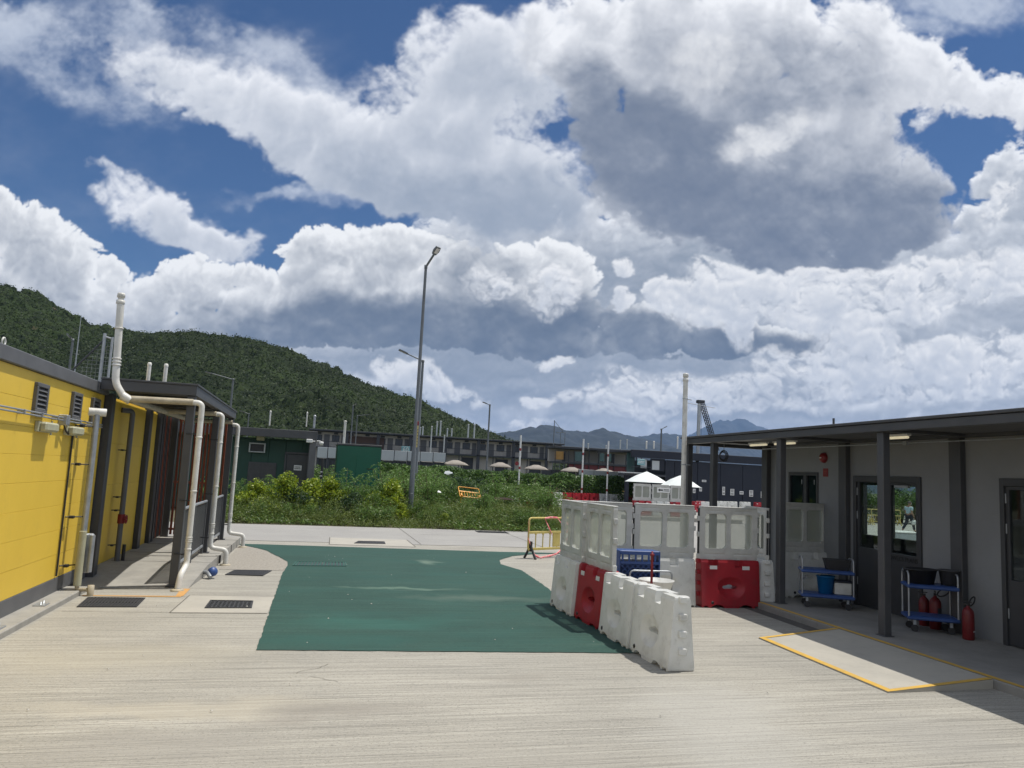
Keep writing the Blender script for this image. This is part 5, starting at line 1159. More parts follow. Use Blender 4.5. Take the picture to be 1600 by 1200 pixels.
# ================================================================== VEGETATION
def leaves_mesh(name, C, size, m, aspect=.5, droop=.3, spread=1.0, normal_up=.5):
    """C: (n,3) leaf positions; each leaf a folded four-point blade"""
    n = len(C); a = rng.uniform(0, 2 * np.pi, n); tilt = rng.normal(-droop, .55, n); s = size * rng.uniform(.6, 1.35, n)
    d = np.stack([np.cos(a) * np.cos(tilt), np.sin(a) * np.cos(tilt), np.sin(tilt)], -1)
    upv = np.array([0, 0, 1.]) * normal_up + rng.normal(0, .45, (n, 3)); w = np.cross(d, upv); w /= np.linalg.norm(w, axis=1)[:, None] + 1e-6
    nn = np.cross(w, d); s_ = s[:, None]
    P = np.stack([C - d * s_ * .5, C + w * s_ * aspect * .5 + nn * s_ * .08, C + d * s_ * .5, C - w * s_ * aspect * .5 + nn * s_ * .08], 1).reshape(-1, 3)
    me = bpy.data.meshes.new(name); me.vertices.add(4 * n); me.vertices.foreach_set('co', P.reshape(-1).astype(np.float32))
    me.loops.add(4 * n); me.loops.foreach_set('vertex_index', np.arange(4 * n, dtype=np.int32)); me.polygons.add(n)
    me.polygons.foreach_set('loop_start', (np.arange(n) * 4).astype(np.int32)); me.polygons.foreach_set('loop_total', np.full(n, 4, np.int32)); me.update(calc_edges=True)
    me.materials.append(m); return me
LM = {
 'bright': leafmat('bright_broad_leaves', (.12, .19, .012), (.23, .31, .02), (.38, .43, .035)),
 'mid': leafmat('mid_green_leaves', (.044, .100, .018), (.098, .175, .030), (.165, .25, .045)),
 'dark': leafmat('dark_green_leaves', (.016, .042, .014), (.028, .066, .020), (.05, .095, .028)),
 'feather': leafmat('feathery_leaves', (.072, .150, .028), (.125, .23, .048), (.20, .32, .07)),
 'weed': leafmat('weed_leaves', (.072, .112, .022), (.125, .175, .035), (.21, .25, .06)),
 'hedge': leafmat('hedge_leaves', (.036, .080, .018), (.07, .135, .030), (.11, .19, .04)),
}
def bush_points(n, rx, rz, clumps, tight=.17, seedshape=0):
    cs = []
    for k in range(clumps):
        a = rng.uniform(0, 2 * np.pi); e = rng.uniform(.02, 1.0) ** .8 * np.pi / 2; r = rng.uniform(.55, 1.0)
        cs.append((rx * r * np.cos(e) * np.cos(a), rx * r * np.cos(e) * np.sin(a), .12 + rz * r * np.sin(e)))
    cs = np.array(cs); k = rng.integers(0, clumps, n); dirs = rng.normal(0, 1, (n, 3)); dirs /= np.linalg.norm(dirs, axis=1)[:, None]
    rad = tight * rng.uniform(.55, 1.1, n) * rng.uniform(.6, 1.5, clumps)[k]
    P = cs[k] + dirs * rad[:, None] * np.array([1.1, 1.1, .85]); P[:, 2] = np.maximum(P[:, 2], .03); return P, cs
def bush_proto(kind, rx, rz, n, clumps, leaf, lm, aspect=.5, tight=.17, droop=.3):
    P, cs = bush_points(n, rx, rz, clumps, tight)
    fm = leaves_mesh('foliage', P, leaf, lm, aspect, droop); q = MB()
    for c in cs[:min(12, clumps)]:
        c = Vector(c); q.tube([(c.x * .08, c.y * .08, 0), (c.x * .45, c.y * .45, c.z * .55), tuple(c)], .020, 5, False, .006)
    return fm, q.mesh('stems', M['stem'])
def feather_proto(h, n_st, per):
    q = MB(); P = []
    for s_ in range(n_st):
        a = rng.uniform(0, 2 * np.pi); lean = rng.uniform(.15, .8); hh = h * rng.uniform(.65, 1.05)
        pts = [Vector((math.cos(a) * lean * t * t * 1.0, math.sin(a) * lean * t * t, hh * (t - .10 * t * t * t))) for t in np.linspace(0, 1, 6)]
        q.tube(pts, .016, 5, False, .005)
        for f in range(per):
            t = rng.uniform(.22, 1.0); b0 = pts[0] + (pts[-1] - pts[0]) * t; b0.z = hh * (t - .10 * t ** 3); b0.x = math.cos(a) * lean * t * t; b0.y = math.sin(a) * lean * t * t
            fa = rng.uniform(0, 2 * np.pi); ln = rng.uniform(.18, .38)
            for g_ in np.linspace(.15, 1, 9):
                for sd in (-1, 1):
                    P.append((b0.x + math.cos(fa) * ln * g_ - math.sin(fa) * sd * .035, b0.y + math.sin(fa) * ln * g_ + math.cos(fa) * sd * .035, b0.z + .12 * g_ - .22 * g_ * g_ + rng.normal(0, .008)))
    return leaves_mesh('foliage', np.array(P), .058, LM['feather'], .38, .2), q.mesh('stems', M['stem'])
protos = {
 'broad': bush_proto('broad', .95, 1.15, 2600, 34, .095, LM['bright'], .55, .19),
 'broad2': bush_proto('broad', 1.0, .95, 2400, 30, .085, LM['bright'], .55, .20),
 'mid': bush_proto('mid', 1.0, 1.2, 3000, 36, .07, LM['mid'], .5, .20),
 'mid2': bush_proto('mid', 1.1, .95, 3000, 34, .065, LM['mid'], .5, .22),
 'dark': bush_proto('dark', 1.05, 1.2, 3000, 36, .07, LM['dark'], .5, .21),
 'weed': bush_proto('weed', .85, .62, 2400, 40, .05, LM['weed'], .45, .16),
 'feather': feather_proto(1.9, 12, 20), 'feather2': feather_proto(1.5, 14, 17),
}
def bush(kind, x, y, s, label, cat='bush', group=None, zs=1.0, z=-.03):
    t = thing('shrub' if cat == 'bush' else cat.replace(' ', '_'), label, cat, (x, y, z), rng.uniform(0, 6.28), group); t.scale = (s, s, s * zs)
    link_mesh('foliage', protos[kind][0], t); link_mesh('stems', protos[kind][1], t); return t
# scrub leaves over the whole hillside
LM['scrub'] = leafmat('hill_scrub_leaves', (.020, .034, .012), (.032, .052, .016), (.046, .070, .021), .35, .7)
n = 90000; X = rng.uniform(-135, 72, n); Yv = 150 + 124 * rng.uniform(0, 1, n); Zh = hill(X, Yv); ok = Zh > 2.0; X, Yv, Zh = X[ok], Yv[ok], Zh[ok]
tag(link_mesh('hillside_scrub', leaves_mesh('hillside_scrub', np.stack([X, Yv, Zh + rng.uniform(-.1, .9, len(X)) * (.4 + fbm(X / 6, Yv / 6, 3, 50)) - .15], -1), .55, LM['scrub'], .7, .0, normal_up=.9)), kind='stuff')
ADJ = {'mid': 'rounded mid-green', 'mid2': 'broad low mid-green', 'dark': 'dark green', 'feather': 'tall feathery', 'feather2': 'short feathery', 'weed': 'pale weedy', 'broad': 'bright yellow-green', 'broad2': 'low yellow-green'}
def plotlabel(k, x, Y):
    px = 500 + 1187 * x / Y; side = ('before the dark green building' if px < 470 else 'in front of the green container' if px < 600 else 'near the tall lamp post' if px < 700 else 'below the tan canopies' if px < 790 else 'towards the distant barriers')
    return ADJ[k] + ' shrub ' + ('by the road, ' if Y < 31 else 'in the middle of the plot, ' if Y < 42 else 'far back by the hedge, ') + side
# the shrubs one can tell apart along the front of the overgrown plot
F = aty
def at_px(px, Y): return F(px, 790, Y).x
named = [
 ('broad', 398, 29.2, .95, 'low yellow-green shrub at the left end of the overgrown plot beside the porch'), ('feather2', 385, 30.6, 1.0, 'wispy feathery shrub in front of the dark window of the green building'),
 ('broad', 445, 29.4, 1.15, 'bright yellow-green broad-leaved shrub below the dark window of the green building'), ('broad2', 484, 29.6, 1.2, 'bright yellow-green shrub in front of the grey door'), ('dark', 468, 28.9, .85, 'small dark shrub tucked under the bright yellow-green one'),
 ('broad', 515, 30.0, 1.1, 'yellow-green shrub beside the black post'), ('feather', 538, 30.2, 1.05, 'feathery shrub in front of the left end of the green container'), ('feather', 566, 30.8, 1.0, 'drooping feathery shrub across the green container'),
 ('dark', 545, 28.9, .80, 'dark green shrub at the foot of the feathery ones'), ('feather', 600, 31.2, 1.20, 'tall feathery shrub at the right end of the green container'), ('broad', 610, 29.6, 1.1, 'bright yellow-green shrub just left of the tall lamp post'),
 ('broad2', 627, 29.4, .6, 'small yellow-green shrub touching the foot of the tall lamp post'), ('mid', 585, 29.0, .85, 'low mid-green shrub left of the tall lamp post'), ('feather', 668, 31.5, 1.15, 'feathery shrub just right of the tall lamp post'),
 ('mid', 700, 32.5, 1.15, 'rounded green shrub below the scrap of white sheet'), ('dark', 733, 33.5, 1.15, 'dark shrub beside the fallen orange fence'), ('feather2', 757, 30.2, 1.0, 'feathery shrub in front of the fallen orange fence'),
 ('mid2', 790, 34.0, 1.15, 'green shrub left of the heap of red barriers'), ('weed', 812, 28.8, 1.0, 'pale weedy shrub near the yellow plastic fence'), ('mid', 655, 29.4, .70, 'low green shrub right of the lamp post foot')]
for k, px, Y, s, lab in named: bush(k, at_px(px, Y), Y, s, lab, zs=1.08)
for i in range(130):
    Y = 28.6 + 29 * rng.uniform(0, 1) ** 1.1; xr = 10.2 if Y < 46 else 10.6; x = rng.uniform(-4.5 if Y > 31 else -2.5, xr)
    if Y > 33 and x < 5 and Y < 40 and x > -6: continue
    if abs(x - at_px(737, 31)) < 1.2 and Y < 34: continue
    if abs(x - 3.76) < .8 and Y < 31: continue
    k = str(rng.choice(['mid', 'mid2', 'dark', 'feather', 'weed', 'feather2', 'feather'])); s = rng.uniform(.85, 1.5) if Y > 31 else rng.uniform(.5, .72)
    if Y > 40: s *= 1.15
    bush(k, x, Y, s, plotlabel(k, x, Y), group='shrubs filling the overgrown plot', zs=.9)
for i in range(46):       # a ragged front row right at the road
    x = -2.6 + i * .29 + rng.uniform(-.15, .15); Y = 27.45 + rng.uniform(0, .9); k = str(rng.choice(['weed', 'mid2', 'weed', 'feather2', 'broad2', 'mid']))
    if 2.9 < x < 4.1: continue
    bush(k, x, Y, rng.uniform(.34, .62), plotlabel(k, x, Y).replace('by the road', 'at the road edge'), group='shrubs filling the overgrown plot', zs=rng.uniform(.8, 1.15))
# more growth behind and to the right, up to the hedge
for i in range(40):
    Y = rng.uniform(46, 60); x = rng.uniform(5, 16.5)
    if x > 10.8 and Y < 52: x -= 5
    k = str(rng.choice(['mid', 'dark', 'mid2'])); bush(k, x, Y, rng.uniform(1.1, 1.5), plotlabel(k, x, Y), group='shrubs filling the overgrown plot', zs=.9)
for i in range(26):
    Y = 47 + i * .45; x = 11.4 + max(0, (Y - 46)) * .38 + rng.uniform(-1.2, .0)
    k = str(rng.choice(['mid', 'dark', 'mid2'])); bush(k, x, Y, rng.uniform(.8, 1.15), plotlabel(k, x, Y), group='shrubs filling the overgrown plot', zs=.85)
for px_, Y_, s_ in ((728, 30.9, .8), (744, 31.0, .8), (737, 30.4, .65)): bush('feather2', at_px(px_, Y_), Y_, s_, 'wispy weed shrub in front of the fallen orange fence, ' + {728: 'left', 744: 'right', 737: 'middle'}[px_] + ' of three')
# low weeds and creepers: nobody could count them
n = 80000; X = rng.uniform(-3.6, 10.9, n); Yv = 26.45 + rng.uniform(0, 1, n) ** 1.25 * 12
edge = 26.5 + .35 * fbm(X * 1.3, X * 0, 3, 5); keep_ = Yv > edge; X, Yv = X[keep_], Yv[keep_]
hgt = (.12 + .62 * np.clip((Yv - edge[keep_]) / 1.2, 0, 1)) * (.1 + 1.6 * fbm(X * 1.1, Yv * 1.1, 4, 8) ** 1.5 * 1.3); hgt = hgt * np.where((np.abs(X - Yv * .1245) < .5) & (Yv < 30.3), .35, 1); Z = rng.uniform(0.1, 1, len(X)) ** .6 * hgt
o = link_mesh('undergrowth', leaves_mesh('undergrowth', np.stack([X, Yv, Z], -1), .055, LM['weed'], .45, .1)); tag(o, kind='stuff')
n = 26000; X = rng.uniform(-3.6, 10.9, n); Yv = rng.uniform(26.5, 31.5, n); hgt = .15 + .55 * np.clip((Yv - 26.6) / 1.8, 0, 1) * (.4 + fbm(X * .6, Yv * .8, 4, 18))
hgt = hgt * np.where((np.abs(X - Yv * .1245) < .5) & (Yv < 30.3), .3, 1); Z = rng.uniform(0.1, 1, n) ** .7 * hgt; sel = fbm(X * .5 + 9, Yv * .5, 3, 28) > .47
o = link_mesh('creepers', leaves_mesh('creepers', np.stack([X[sel], Yv[sel], Z[sel]], -1), .085, LM['mid'], .6, .1)); tag(o, kind='stuff')
# grass blades
n = 14000; X = rng.uniform(-3, 10.9, n); Yv = rng.uniform(26.55, 33, n)
me = leaves_mesh('grass', np.stack([X, Yv, rng.uniform(.05, .75, n) * np.clip((Yv - 26.4) / 1.5, .15, 1) * np.where((np.abs(X - Yv * .1245) < .5) & (Yv < 30.3), .3, 1)], -1), .26, LM['weed'], .07, -.9)
tag(link_mesh('grass', me), kind='stuff')
# clipped hedge along the far side
hd = thing('hedge', 'long green hedge behind the overgrown plot and the far barriers', 'hedge', (18, 63, 0))
n = 30000; X = rng.uniform(3, 31, n); d_ = rng.uniform(-1, 1, n); ht = 2.35 + .5 * (fbm(X * .8, X * 0, 3, 2) - .5) - .012 * (X - 15); th = rng.uniform(0, np.pi, n); bulge = .25 * fbm(X * 1.6, d_ * 2, 3, 6)
P = np.stack([X, 63 + (X - 17) * .12 - np.cos(th) * (1.0 + bulge), ht * (np.sin(th) ** .5) * rng.uniform(.75, 1.02, n)], -1)
o = link_mesh('foliage', leaves_mesh('foliage', P - np.array([18, 63, 0]), .22, LM['hedge'], .55, .2), hd); 
q = MB()
for i in range(24):
    x = 3.5 + i * 1.15; q.tube([(x - 18, (x - 17) * .12, 0), (x - 18 + .1, (x - 17) * .12, 1.7)], .03, 5)
q.build('stems', M['stem'], hd, True)

# ================================================================== BEHIND THE PLOT
def bxp(name, x0, x1, y0, y1, z0, z1, m, p, b=.01): q = MB(); q.bbox(x0, x1, y0, y1, z0, z1, b); return q.build(name, m, p)
# dark green module on the left
Y0 = 34.0
a = aty(340, 670, Y0); c = aty(496, 672, Y0); gx0, gx1, gz = a.x - 3.0, c.x, 3.45
gg = thing('modular_building', 'dark green modular building with grey corner column and barred window behind the bushes', 'building', (gx1 - 2, Y0, 0))
bxp('wall', gx0, gx1 - .25, Y0 + .25, Y0 + 3, 0, 3.05, M['bgreen'], gg)
for i in range(9):
    x = gx0 + .25 + i * (gx1 - gx0 - .8) / 9; bxp('wall_panel', x + .01, x + (gx1 - gx0 - .8) / 9 - .01, Y0 + .215, Y0 + .245, .3, 2.98, M['bgreen'], gg, .008)
bxp('roof_beam', gx0, gx1 + .02, Y0 - .9, Y0 - .75, 3.08, 3.42, M['dark_grey'], gg); bxp('roof_sheet', gx0, gx1, Y0 - .745, Y0 + 3, 3.25, 3.33, M['dark_grey'], gg)
bxp('end_beam', gx1 - .12, gx1, Y0 - .74, Y0 + 3, 3.08, 3.245, M['dark_grey'], gg)
bxp('corner_column', gx1 - .26, gx1 + .0, Y0 - .9, Y0 - .68, 0, 3.07, M['mid_grey'], gg); bxp('corner_column', gx1 - .30, gx1 - .02, Y0 + .0, Y0 + .24, 0, 3.07, M['mid_grey'], gg)
dx0, dx1 = aty(449, 705, Y0 + .2).x, aty(486, 705, Y0 + .2).x
dr = bxp('door', dx0, dx1, Y0 + .16, Y0 + .21, .2, 2.42, M['door_grey'], gg); bxp('frame_head', dx0 - .08, dx1 + .08, Y0 + .14, Y0 + .21, 2.43, 2.52, M['dark_grey'], dr); bxp('frame_jamb', dx0 - .09, dx0 - .01, Y0 + .14, Y0 + .21, .2, 2.42, M['dark_grey'], dr); bxp('frame_jamb', dx1 + .01, dx1 + .09, Y0 + .14, Y0 + .21, .2, 2.42, M['dark_grey'], dr)
wx0, wx1 = aty(390, 705, Y0 + .2).x, aty(434, 705, Y0 + .2).x
wf = bxp('window_frame', wx0, wx1, Y0 + .17, Y0 + .21, .85, 2.02, M['dark_grey'], gg); m_ = (wx0 + wx1) / 2
M['blind'] = mat('grey_window_blind', (.07, .07, .072), .6)
bxp('pane', wx0 + .05, m_ - .03, Y0 + .155, Y0 + .168, .92, 1.95, M['blind'], wf, .002); bxp('pane', m_ + .03, wx1 - .05, Y0 + .155, Y0 + .168, .92, 1.95, M['blind'], wf, .002)
# window unit frame (white, open) and lamp above it
t = thing('wall_unit_frame', 'white square bracket frame of an air conditioner on the dark green wall', 'bracket', (aty(402, 698, Y0).x, Y0 + .2, 2.6))
x0, x1, z0, z1 = aty(389, 698, Y0).x, aty(415, 698, Y0).x, aty(402, 707, Y0).z, aty(402, 692, Y0).z
for n_, (a_, b_, e, f_) in (('top_bar', (x0, x1, z1 - .05, z1)), ('bottom_bar', (x0, x1, z0, z0 + .05)), ('side_bar', (x0, x0 + .06, z0 + .051, z1 - .051)), ('side_bar', (x1 - .06, x1, z0 + .051, z1 - .051))): bxp(n_, a_, b_, Y0 - .05, Y0 + .1, e, f_, M['hoard'], t)
bxp('unit', x0 + .07, x1 - .07, Y0 + .0, Y0 + .2, z0 + .055, z1 - .055, M['black'], t)
t = thing('wall_lamp', 'pale green-white lamp box above the bracket frame on the dark green wall', 'wall lamp', (aty(406, 683, Y0).x, Y0 + .2, 2.9)); x_ = aty(401, 683, Y0).x; z_ = aty(401, 688, Y0).z
bxp('cover', x_, x_ + .33, Y0 - .05, Y0 + .21, z_, z_ + .24, M['box_beige'], t, .03); bxp('arm', x_ - .1, x_ + .55, Y0 + .15, Y0 + .21, z_ + .26, z_ + .30, M['galv'], t)
t = thing('security_camera', 'pair of white cameras on the corner column of the dark green building', 'camera', (gx1 - .3, Y0 - .8, 2.7)); x_ = aty(484, 690, Y0 - .9).x; z_ = aty(484, 690, Y0 - .9).z
bxp('body', x_ - .14, x_ + .12, Y0 - 1.0, Y0 - .9, z_ - .05, z_ + .10, M['white_paint'], t, .02); bxp('bracket', x_ + .121, x_ + .22, Y0 - .96, Y0 - .92, z_, z_ + .04, M['white_paint'], t)
t = thing('security_camera', 'white dome camera on the right side of the green building corner', 'camera', (gx1 + .1, Y0 - .8, 2.6)); x_ = aty(500, 690, Y0 - .9).x
bxp('arm', gx1 + .002, x_ + .02, Y0 - .86, Y0 - .80, z_ + .02, z_ + .07, M['white_paint'], t); q = MB(); q.lathe([(0, -.16), (.06, -.14), (.09, -.07), (.09, 0), (0, .02)], 14); q.v = [(p[0] + x_ + .06, p[1] + Y0 - .83, p[2] + z_ + .02) for p in q.v]; q.build('dome', M['white_paint'], t)
t = thing('door_sign', 'small white sign with two lines of black print on the grey door', 'sign', (aty(464, 731, Y0).x, Y0 + .15, 1.9)); x_ = aty(459, 731, Y0).x; z_ = aty(464, 735, Y0).z
bxp('plate', x_, x_ + .32, Y0 + .13, Y0 + .15, z_, z_ + .22, M['white_paint'], t, .003)
marks(t, x_ + .16 - t.location.x, z_ + .11 - t.location.z, .26, .14, 2, -.0235)
def vpipe(label, px, py0, py1, Y, w=.06, m='pvc', group=None, name='roof_vent_pipe'):
    a = aty(px, py1, Y); b_ = aty(px, py0, Y); t = thing(name, label, 'vent pipe', (a.x, Y, a.z), 0, group); h = b_.z - a.z
    m = 'hoard' if Y > 90 and m == 'pvc' else m
    q = MB(); q.tube([(0, 0, 0), (0, 0, h)], w * (.8 if Y > 90 else 1), 10); q.build('pipe', M[m], t, True); q = MB(); q.lathe([(0, h + .05), (w * .7, h + .045), (w * 1.25, h + .0), (w * 1.25, h - .05), (w, h - .06)], 10); q.build('cap', M[m], t, True); return t
vpipe('white vent pipe on the green building roof, left one', 421, 643, 665, Y0 + 1, .032); vpipe('white vent pipe on the green building roof, thin middle one', 478.5, 645, 667, Y0 + 1, .028); vpipe('stubby grey vent pipe with a box foot at the right end of the green roof', 490.5, 650, 669, Y0 + .5, .05, 'galv')
# black post with a leafy top between the two green blocks
t = thing('black_post', 'black post with white bands beside the green container', 'post', (aty(502, 740, 33).x, 33, 0)); q = MB(); q.tube([(0, 0, 0), (.02, 0, aty(502, 716, 33).z)], .055, 8); q.build('shaft', M['black'], t, True)
for z in (1.55, 1.72): q = MB(); q.lathe([(.058, z), (.062, z + .01), (.062, z + .03), (.058, z + .04)], 8); q.build('band', M['white_paint'], t, True)
# green container
Yc = 34.5; cx0, cx1 = aty(527.5, 700, Yc).x, aty(596, 700, Yc).x; cz1 = aty(560, 694, Yc).z
gc = thing('container', 'bright dark-green site container with a flat lid behind the feathery shrubs', 'container', ((cx0 + cx1) / 2, Yc, 0))
bxp('body', cx0, cx1, Yc, Yc + 2.4, .1, cz1 - .09, M['cgreen'], gc)
bxp('lid', cx0 - .02, cx1 + .02, Yc - .03, Yc + 2.4, cz1 - .085, cz1, M['dark_grey'], gc); bxp('door_panel', aty(557, 720, Yc).x, aty(590, 720, Yc).x, Yc - .02, Yc - .002, .3, aty(557, 713, Yc).z, M['cgreen'], gc)
marks(gc, aty(579, 733, Yc).x - (cx0 + cx1) / 2, aty(579, 733, Yc).z, .34, .09, 1, -.0245)
# white hoarding on posts
def hoarding(label, px0, px1, pyt0, pyb0, pyt1, pyb1, Y, seg):
    a, b_, c, d_ = aty(px0, pyt0, Y), aty(px0, pyb0, Y), aty(px1, pyt1, Y), aty(px1, pyb1, Y); t = thing('hoarding', label, 'hoarding', (a.x, Y, 0)); n = seg
    for i in range(n):
        u0, u1 = i / n, (i + 1) / n; xa, xb = a.x + (c.x - a.x) * u0 + .03, a.x + (c.x - a.x) * u1 - .03; zt = a.z + (c.z - a.z) * (u0 + u1) / 2; zb = b_.z + (d_.z - b_.z) * (u0 + u1) / 2
        bxp('panel', xa, xb, Y, Y + .08, zb, zt, M['hoard'], t); bxp('post', xa - .03, xa + .12, Y + .09, Y + .25, 0, zt, M['far_dark'], t); bxp('back_sheet', xa, xb, Y + .26, Y + .3, 0, zb - .03, M['far_dark'], t)
    return t
hoarding('white hoarding between the dark green building and the green container', 496, 529, 698, 715, 700, 716, 58, 2)
hoarding('long white hoarding in front of the two-storey block, left of the tan canopies', 596, 697, 703, 719, 708, 722, 66, 5)
hoarding('pale grey-green sheet hoarding behind the hedge at the right', 905, 975, 733, 760, 738, 765, 66, 3)
# tan tensile canopies
def canopy(label, px, py, w, Y):
    c = aty(px, py, Y); t = thing('fabric_canopy', label, 'canopy', (c.x, Y, 0)); W_ = w * .86 / 1187 * Y; H_ = c.z - .12
    q = MB(); n, k = 12, 5; vs = []
    for i in range(n + 1):
        u = i / n * 2 - 1
        for j in range(k + 1):
            v = j / k * 2 - 1; vs.append((u * W_ / 2, v * 1.7, H_ - .60 * max(abs(u) ** 1.6, abs(v) ** 1.8)))
    q.add(vs, [(i * (k + 1) + j, (i + 1) * (k + 1) + j, (i + 1) * (k + 1) + j + 1, i * (k + 1) + j + 1) for i in range(n) for j in range(k)], True); o = q.build('fabric', M['tan'], t, True); mo = o.modifiers.new('s', 'SOLIDIFY'); mo.thickness = .03
    for u in (-.8, .8):
        q = MB(); q.tube([(u * W_ / 2, 1.3, 0), (u * W_ / 2, 1.3, H_ - .8), (u * W_ * .25, .8, H_ - .2)], .05, 6); q.build('post', M['galv'], t, True)
for px, py, w, lab in ((672, 713.5, 52, 'tan fabric canopy in front of the white hoarding, leftmost'), (712, 717, 44, 'tan fabric canopy with a soft ridge left of the small lamp post'), (782, 720.5, 36, 'tan fabric canopy below the middle of the two-storey block'), (838, 724.5, 40, 'tan fabric canopy below the block sign 58'), (894, 728, 38, 'tan fabric canopy left of the thin white marker pole'), (944, 730, 32, 'tan fabric canopy at the right end of the row')): canopy(lab, px, py, w, 92)
# the long two-storey block
YB = 135.0; L0 = aty(486, 700, YB).x; R0 = aty(868, 700, YB).x; zt, zf, zb = 8.1, 5.35, 1.8
fb_ = thing('two_storey_block', 'long grey two-storey modular block with dark frames at the foot of the hill', 'building', ((L0 + R0) / 2, YB, 0))
def LB(name, x0, x1, y0, y1, z0, z1, m, p=None): return bxp(name, x0, x1, y0, y1, z0, z1, M[m], p or fb_, .02)
LB('upper_wall', L0, R0, YB + 1.4, YB + 6, zf, zt - .2, 'far_wall'); LB('lower_wall', L0, R0, YB + 1.5, YB + 6, 0, zf - .35, 'far_wall'); LB('roof', L0 - .6, R0 + 1.6, YB - .3, YB + 6.2, zt - .12, zt + .15, 'far_dark'); LB('walkway', L0, R0 + .5, YB, YB + 1.38, zf - .30, zf - .05, 'far_dark')
mods = [aty(p, 700, YB).x for p in (489, 541, 590, 641, 696, 748, 803, 855)]
LB('open_bay_screen', mods[1] + .2, mods[2] + 1.2, YB + 1.2, YB + 1.38, zf, zt - .7, 'far_brown'); 
for x in mods: LB('frame_column', x - .28, x + .28, YB, YB + .3, 0, zt - .15, 'far_dark')
for i, (xa, xb) in enumerate(zip(mods, mods[1:])):
    W_ = xb - xa; LB('balcony_rail', xa + .3, xb - .3, YB + .02, YB + .08, zf + .85, zf + .93, 'far_dark'); 
    q = MB()
    for k in range(24): x = xa + .35 + k * (W_ - .7) / 23; q.box(x - .015, x + .015, YB + .03, YB + .06, zf - .05, zf + .85)
    q.build('balcony_bars', M['far_dark'], fb_)
    for (u0, u1, z0, z1, nm) in ((.06, .25, zf + .85, zf + 2.0, 'window'), (.31, .48, zf, zf + 2.1, 'door'), (.55, .78, zf + .85, zf + 2.05, 'window'), (.84, .97, zf, zf + 2.1, 'door')):
        x0, x1 = xa + u0 * W_, xa + u1 * W_
        if nm == 'door': LB('door', x0, x1, YB + 1.33, YB + 1.39, z0, z1, 'mid_grey'); continue
        w_ = LB('window', x0, x1, YB + 1.34, YB + 1.39, z0, z1, 'far_dark'); xm = (x0 + x1) / 2
        LB('pane', x0 + .08, xm - .04, YB + 1.31, YB + 1.335, z0 + .08, z1 - .08, 'glass_far', w_); LB('pane', xm + .04, x1 - .08, YB + 1.31, YB + 1.335, z0 + .08, z1 - .08, 'glass_far', w_)
        LB('air_conditioner', xm - .35, xm + .35, YB + 1.1, YB + 1.3, z1 + .12, z1 + .42, 'far_dark')
    for u in (.42, .50): LB('stair_post', xa + u * W_, xa + u * W_ + .14, YB + .2, YB + .4, 0, zf - .32, 'far_dark')
    LB('lower_opening', xa + .55 * W_, xa + .9 * W_, YB + 1.42, YB + 1.49, 2.6, zf - .6, 'far_dark')
LB('end_stair', R0, R0 + 1.4, YB + .3, YB + 3, zf - .2, zt - .2, 'far_brown')
def numsign(s, px, py, Y, w, label):
    c = aty(px, py, Y); t = thing('block_sign', label, 'sign', (c.x, Y, c.z)); q = MB(); q.bbox(-w / 2, w / 2, 0, .08, -w * .37, w * .37, .02); q.build('plate', M['teal'], t, True)
    if s: text('digits', s, w * .70, M['white_paint'], t, (0, -.02, 0), (math.radians(90), 0, 0), .01)
    else: marks(t, 0, 0, w * .8, w * .36, 2, -.004, 'white_paint')
numsign('58', 866, 716, YB - 1.0, 1.5, 'teal sign with the white number 58 at the right end of the two-storey block'); numsign('60', 634, 702.5, YB - 1.0, 1.55, 'teal sign with the white number 60 beside the tall lamp post')
for px, a_, b_, lab in ((656, 668, 682, 'short'), (660, 667, 682, 'short'), (682, 659, 681, 'taller left of a close pair'), (687.5, 658, 681, 'taller right of a close pair'), (698.5, 670, 682, 'short'), (705.5, 670, 682, 'short'), (731, 663, 684, 'left of the rightmost pair'), (740.5, 663, 685, 'right of the rightmost pair')):
    vpipe('white vent pipe on the two-storey block roof', px, a_, b_, YB + 1, .15, group='vent pipes on the two-storey block') if lab == 'short' else vpipe('white vent pipe on the two-storey block roof, ' + lab, px, a_, b_, YB + 1, .17)
vpipe('tall white vent pipe in front of the two-storey block, left of a pair', 671.5, 666, 722, 120, .13, name='marker_pole'); vpipe('tall white vent pipe in front of the two-storey block, right of a pair', 693, 680, 707, 120, .12, name='marker_pole'); vpipe('long white pipe in front of the block just left of the dark green container edge', 537, 658, 694, 60, .10, name='marker_pole')
# dark framed rooms further right with teal glass, and a red band below
YR = 104.0
rr = thing('terrace_block', 'dark framed single-storey rooms with teal glass above a dark red band', 'building', (aty(940, 710, YR).x, YR, 0))
def RB2(name, a_, b_, c_, d_, m, y0=0.0, y1=.3, p=None): A, B = aty(a_, d_, YR), aty(b_, c_, YR); return bxp(name, A.x, B.x, YR + y0, YR + y1, aty((a_ + b_) / 2, d_, YR).z, aty((a_ + b_) / 2, c_, YR).z, M[m], p or rr, .02)
RB2('back_wall', 868, 1004, 704, 724, 'far_wall', 3.6, 3.9); RB2('roof', 866, 1006, 700.5, 704, 'far_dark', 0, 4); RB2('floor_band', 868, 1004, 724, 727, 'far_dark', 0, 3); RB2('red_band', 888, 990, 727.5, 736, 'far_red', .2, .6)
RB2('orange_panel', 868, 882, 705, 718, 'orange_far', .3, .5)
for a_, b_ in ((899, 911), (938, 946), (952, 957), (980, 993)): RB2('glass_panel', a_, b_, 705.5, 721, 'teal_glass', .35, .42)
for a_ in (867, 882, 888, 897, 912, 920, 935, 947, 959, 978, 994, 1002): RB2('frame_post', a_, a_ + 1.8, 704, 735, 'far_dark', .0, .3)
for a_ in (890, 922, 961, 969): RB2('door_panel', a_, a_ + 5, 708, 723, 'mid_grey', 3.3, 3.58)
